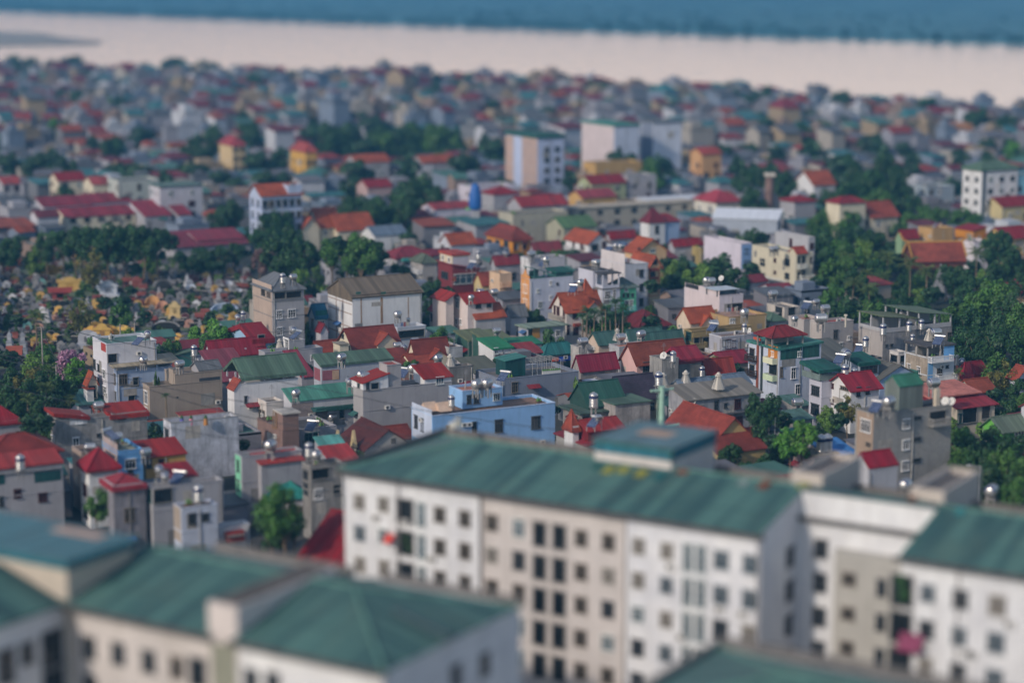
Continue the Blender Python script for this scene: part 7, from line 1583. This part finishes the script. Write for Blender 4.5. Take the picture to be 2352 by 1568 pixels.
for x, y, W, D, h, rt, wi, ri, yaw in mass:
    ca, sa = math.cos(R(yaw)), math.sin(R(yaw))
    for me in far_proto(rt, FW[wi], FR[ri][0], 0):
        for pg in me.polygons:
            pts = []
            for v in pg.vertices: c = me.vertices[v].co; pts.append((x+ca*c.x*W-sa*c.y*D, y+sa*c.x*W+ca*c.y*D, c.z*h))
            mm.face(pts, me.materials[pg.material_index])
o = mm.build('far_town'); tag(o, 'far off town of blurred houses stretching to the river', 'town', None, 'stuff')
print('houses hand', nh, 'infill', nf-nh, 'mass', len(mass), 'tombs', len(cand))
# trees scattered in the far town: one mass of foliage
cm = [tree_proto('dark', i)[0] for i in range(3)]
v, f = [], []
rv = random.Random(8)
extra = []
keep = [o for o in LABELLED if o.name.startswith(('broadleaf_tree', 'sparse_tree'))]
def apparent(o): c = o.children[0]; d = proj(o.location)[2]; return c.scale[0]/d
keep.sort(key=apparent, reverse=True)
for o in keep[285:]:
    c = o.children[0]; extra.append((o.location.x, o.location.y, c.scale[0], c.location.z+c.scale[2]*.8)); LABELLED.remove(o)
    for q in list(o.children): bpy.data.objects.remove(q)
    bpy.data.objects.remove(o)
for k in range(390+len(extra)):
    for _ in range(30):
        y = rv.uniform(640, 1480); x = rv.uniform(-.33, .33)*y; sx, sy, d = proj((x, y, 0))
        if sy > shore(sx)-1 and (rv.random() < .35 or sy < shore(sx)+14): break
    r = rv.uniform(3, 6.5); h = rv.uniform(6, 12); me = rv.choice(cm); st = 4
    if k >= 390: x, y, r, h = extra[k-390]
    for pg in list(me.polygons)[::st]:
        i0 = len(v); c0 = pg.center
        for q in pg.vertices: c = me.vertices[q].co; c = c0+(c-c0)*2.1; v.append((x+c.x*r, y+c.y*r, h-r*.7+c.z*r*.9))
        f.append(tuple(range(i0, i0+len(pg.vertices))))
me = bpy.data.meshes.new('far_trees'); me.from_pydata(v, [], f); me.materials.append(M('leaf', '2c5038')); me.update()
o = link('far_trees', me); tag(o, 'blurred trees scattered among the far houses', 'trees', None, 'stuff')
# ================================================================== setting
def sheet(name, pts, z, m, kind='structure'):
    q = MB(); q.face([(p[0], p[1], z) for p in pts], m); o = q.build(name); o['kind'] = kind; return o
n = N('ground'); a = n.noise(.05, .05, 6, .7); b = n.noise(.012, .012, 4, .6)
cc = n.ramp(a, .38, lin('202426'), .62, lin('4a4a48')); n.link(n.mix(n.ramp(b, .45, g(0), .6, g(.7)), cc, lin('22342a')), n.b.inputs['Base Color']); n.b.inputs['Roughness'].default_value = .95
sheet('ground', [(-2400, -50), (2400, -50), (2400, 5300), (-2400, 5300)], 0, n.m)
n = N('grave_ground'); a = n.noise(.5, .5, 5, .7); n.link(n.ramp(a, .4, lin('4c6440'), .66, lin('7c7862')), n.b.inputs['Base Color']); n.b.inputs['Roughness'].default_value = .95
sheet('graveyard_ground', [P(x, y, 0) for x, y in POLY], .012, n.m)
sheet('lane', [P(1764+x/4, 522.5+y/4, 0) for x, y in ((385, 690), (500, 690), (520, 600), (470, 420), (440, 300), (415, 300), (420, 450))], .02, M('deck', '77747a'))
# river
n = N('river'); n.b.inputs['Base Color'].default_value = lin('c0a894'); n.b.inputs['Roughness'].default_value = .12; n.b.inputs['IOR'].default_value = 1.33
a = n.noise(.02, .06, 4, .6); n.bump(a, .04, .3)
near = [P(x, y, 0) for x, y in ((-300, 180), (0, 180), (300, 182), (700, 192), (1100, 202), (1500, 225), (1900, 250), (2352, 277), (2700, 296))]
farb = [P(x, y, 0) for x, y in ((2700, 122), (2352, 104), (1900, 91), (1500, 78), (1176, 67), (800, 54), (400, 40), (0, 26), (-300, 20))]
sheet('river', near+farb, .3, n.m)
n = N('sandbar'); n.b.inputs['Base Color'].default_value = lin('a49c8e'); n.b.inputs['Roughness'].default_value = .9
m = MB(); sb = [P(x, y, 0) for x, y in ((-200, 116), (0, 108), (120, 106), (225, 102), (235, 98), (150, 90), (100, 80), (0, 76), (-200, 74))]
m.face([(p[0], p[1], 1.4) for p in sb], n.m)
for a_, b_ in zip(sb, sb[1:]+sb[:1]): m.face([(a_[0], a_[1], .2), (b_[0], b_[1], .2), (b_[0], b_[1], 1.4), (a_[0], a_[1], 1.4)], n.m)
struct(m.build('sandbar'))
# far bank: fields, tree belts and rising land, haze tinted into the base colours
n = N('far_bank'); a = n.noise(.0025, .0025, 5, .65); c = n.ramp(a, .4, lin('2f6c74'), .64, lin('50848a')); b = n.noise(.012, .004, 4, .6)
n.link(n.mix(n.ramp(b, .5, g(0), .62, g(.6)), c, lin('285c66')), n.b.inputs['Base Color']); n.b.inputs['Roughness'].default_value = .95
m = MB(); gx, gy = 40, 26; H_ = {}
rf = random.Random(4)
sh = [(p[0], p[1]) for p in reversed(farb)]
def ysh(x):
    for (a0, b0), (a1, b1) in zip(sh, sh[1:]):
        if a0 <= x <= a1: return b0+(b1-b0)*(x-a0)/(a1-a0)
    return sh[0][1] if x < sh[0][0] else sh[-1][1]
for i in range(gx+1):
    x = -1500+3000*i/gx; ys = ysh(x)
    for j in range(gy+1):
        t = j/gy; y = ys+(5200-ys)*t; z = 1.5+(rf.uniform(0, 6) if j > 0 else 0)+(18*t*t)
        H_[i, j] = (x, y, z)
for i in range(gx):
    for j in range(gy): m.face([H_[i, j], H_[i+1, j], H_[i+1, j+1], H_[i, j+1]], n.m)
    a_, b_ = H_[i, 0], H_[i+1, 0]; m.face([(a_[0], a_[1], .1), (b_[0], b_[1], .1), b_, a_], n.m)
struct(m.build('far_bank'))
v, f = [], []
for k in range(1500):
    x = rv.uniform(-1000, 620); t = rv.random()**2.2; ys = ysh(x); y = ys+4+(4700-ys)*t*.8
    if abs(x) > .27*y+60: continue
    s = rv.uniform(3, 5.5); me = rv.choice(cm)
    for pg in list(me.polygons)[::22]:
        i0 = len(v); c0 = pg.center
        for q in pg.vertices: c = me.vertices[q].co; c = c0+(c-c0)*4.2; v.append((x+c.x*s, y+c.y*s, 3+s*.3+c.z*s*.55))
        f.append(tuple(range(i0, i0+len(pg.vertices))))
me = bpy.data.meshes.new('far_wood'); me.from_pydata(v, [], f); me.materials.append(M('leaf', '2f6068')); me.update()  # leaf colour blued like the haze-tinted bank
o = link('far_wood', me); tag(o, 'hazy blue green woods along the opposite river bank', 'woods', None, 'stuff')
# haze
m = MB(); m.box(-2450, -60, -1, 2450, 5350, 112, None)
hz = bpy.data.materials.new('haze'); hz.use_nodes = True; nt = hz.node_tree; nt.nodes.clear(); out = nt.nodes.new('ShaderNodeOutputMaterial'); pv = nt.nodes.new('ShaderNodeVolumePrincipled')
pv.inputs['Color'].default_value = HAZE_COL; pv.inputs['Density'].default_value = HAZE_DEN; pv.inputs['Anisotropy'].default_value = .0
nt.links.new(pv.outputs[0], out.inputs['Volume'])
me = bpy.data.meshes.new('haze'); me.from_pydata(m.v, [], m.f); me.materials.append(hz); o = link('haze', me); tag(o, 'thin bluish evening haze over town and river', 'haze', None, 'stuff')
# ================================================================== light and camera
SUN_AZ = Vector((-.70, -.71)); SUN_EL = R(SUN_ELEV)
az = SUN_AZ.normalized(); sd = Vector((az.x*math.cos(SUN_EL), az.y*math.cos(SUN_EL), math.sin(SUN_EL)))
L = bpy.data.lights.new('sun', 'SUN'); L.energy = SUN_E; L.angle = R(SUN_ANG); L.color = SUN_C; lo = bpy.data.objects.new('sun', L); col.objects.link(lo); lo.rotation_euler = sd.to_track_quat('Z', 'Y').to_euler()
w = bpy.data.worlds.new('World'); scene.world = w; w.use_nodes = True; nt = w.node_tree; sk = nt.nodes.new('ShaderNodeTexSky'); sk.sky_type = 'NISHITA'; sk.sun_disc = False; sk.sun_elevation = SUN_EL; sk.sun_rotation = math.atan2(az.x, az.y); sk.air_density = 1.0; sk.dust_density = 1.0; sk.ozone_density = 2.0
bg = nt.nodes['Background']; bg.inputs['Strength'].default_value = SKY_S; nt.links.new(sk.outputs[0], bg.inputs['Color'])
# warm sky glow added low over the far bank to brighten the river
tc = nt.nodes.new('ShaderNodeTexCoord'); sp = nt.nodes.new('ShaderNodeSeparateXYZ'); nt.links.new(tc.outputs['Generated'], sp.inputs[0])
m1 = nt.nodes.new('ShaderNodeMapRange'); m1.inputs['From Min'].default_value = .05; m1.inputs['From Max'].default_value = .32; m1.inputs['To Min'].default_value = 1; m1.inputs['To Max'].default_value = 0; nt.links.new(sp.outputs['Z'], m1.inputs['Value'])
m2 = nt.nodes.new('ShaderNodeMapRange'); m2.inputs['From Min'].default_value = .2; m2.inputs['From Max'].default_value = 1; nt.links.new(sp.outputs['Y'], m2.inputs['Value'])
mu = nt.nodes.new('ShaderNodeMath'); mu.operation = 'MULTIPLY'; nt.links.new(m1.outputs[0], mu.inputs[0]); nt.links.new(m2.outputs[0], mu.inputs[1])
mg = nt.nodes.new('ShaderNodeMath'); mg.operation = 'MULTIPLY'; mg.operation = 'MULTIPLY'; mg.inputs[1].default_value = GLOW; nt.links.new(mu.outputs[0], mg.inputs[0])
m3 = nt.nodes.new('ShaderNodeMapRange'); m3.inputs['From Min'].default_value = .0; m3.inputs['From Max'].default_value = .6; m3.inputs['To Min'].default_value = VEIL; m3.inputs['To Max'].default_value = VEIL*.25; nt.links.new(sp.outputs['Z'], m3.inputs['Value'])
b3 = nt.nodes.new('ShaderNodeBackground'); b3.inputs['Color'].default_value = (1, .86, .74, 1); nt.links.new(m3.outputs[0], b3.inputs['Strength'])
ad2 = nt.nodes.new('ShaderNodeAddShader'); nt.links.new(bg.outputs[0], ad2.inputs[0]); nt.links.new(b3.outputs[0], ad2.inputs[1])
b2 = nt.nodes.new('ShaderNodeBackground'); b2.inputs['Color'].default_value = (1, .51, .27, 1); nt.links.new(mg.outputs[0], b2.inputs['Strength'])
ad = nt.nodes.new('ShaderNodeAddShader'); nt.links.new(ad2.outputs[0], ad.inputs[0]); nt.links.new(b2.outputs[0], ad.inputs[1]); nt.links.new(ad.outputs[0], nt.nodes['World Output'].inputs['Surface'])
cd = bpy.data.cameras.new('camera'); cam = bpy.data.objects.new('camera', cd); col.objects.link(cam); scene.camera = cam
cam.location = (0, 0, CH); cam.rotation_euler = (math.pi/2-TH, 0, 0); cd.sensor_width = 36; cd.lens = F/1024*36; cd.clip_start = 1; cd.clip_end = 9000
cd.dof.use_dof = True; cd.dof.focus_distance = FOCUS; cd.dof.aperture_fstop = cd.lens/1000/APERTURE
scene.view_settings.view_transform = 'Standard'; scene.view_settings.look = 'None'; scene.view_settings.exposure = EXPO; scene.view_settings.gamma = 1
cy = scene.cycles; cy.max_bounces = 5; cy.diffuse_bounces = 2; cy.glossy_bounces = 2; cy.volume_bounces = 0; cy.transparent_max_bounces = 4; cy.caustics_reflective = False; cy.caustics_refractive = False
cy.use_denoising = True; cy.sample_clamp_indirect = 4; cy.use_adaptive_sampling = True; cy.adaptive_threshold = .02
# ================================================================== every label singles out one thing
ORD = 'first second third fourth fifth sixth seventh eighth ninth tenth eleventh twelfth'.split()
bpy.context.view_layer.update()
by = {}
for o in LABELLED:
    if o.get('kind') == 'stuff': continue
    by.setdefault(o['label'], []).append(o)
for lb, os_ in by.items():
    if len(os_) < 2: continue
    os_.sort(key=lambda o: proj(o.matrix_world.translation)[0])
    for i, o in enumerate(os_):
        n_ = len(os_)
        if n_ == 2: t = ('left one', 'right one')[i]
        elif i == 0: t = 'leftmost'
        elif i == n_-1: t = 'rightmost'
        else: t = (ORD[i] if i < 12 else '%dth' % (i+1) if i % 10 > 2 or 10 < i < 20 else '%d%s' % (i+1, ('st', 'nd', 'rd')[i % 10]))+' from left'
        o['label'] = lb+', '+t
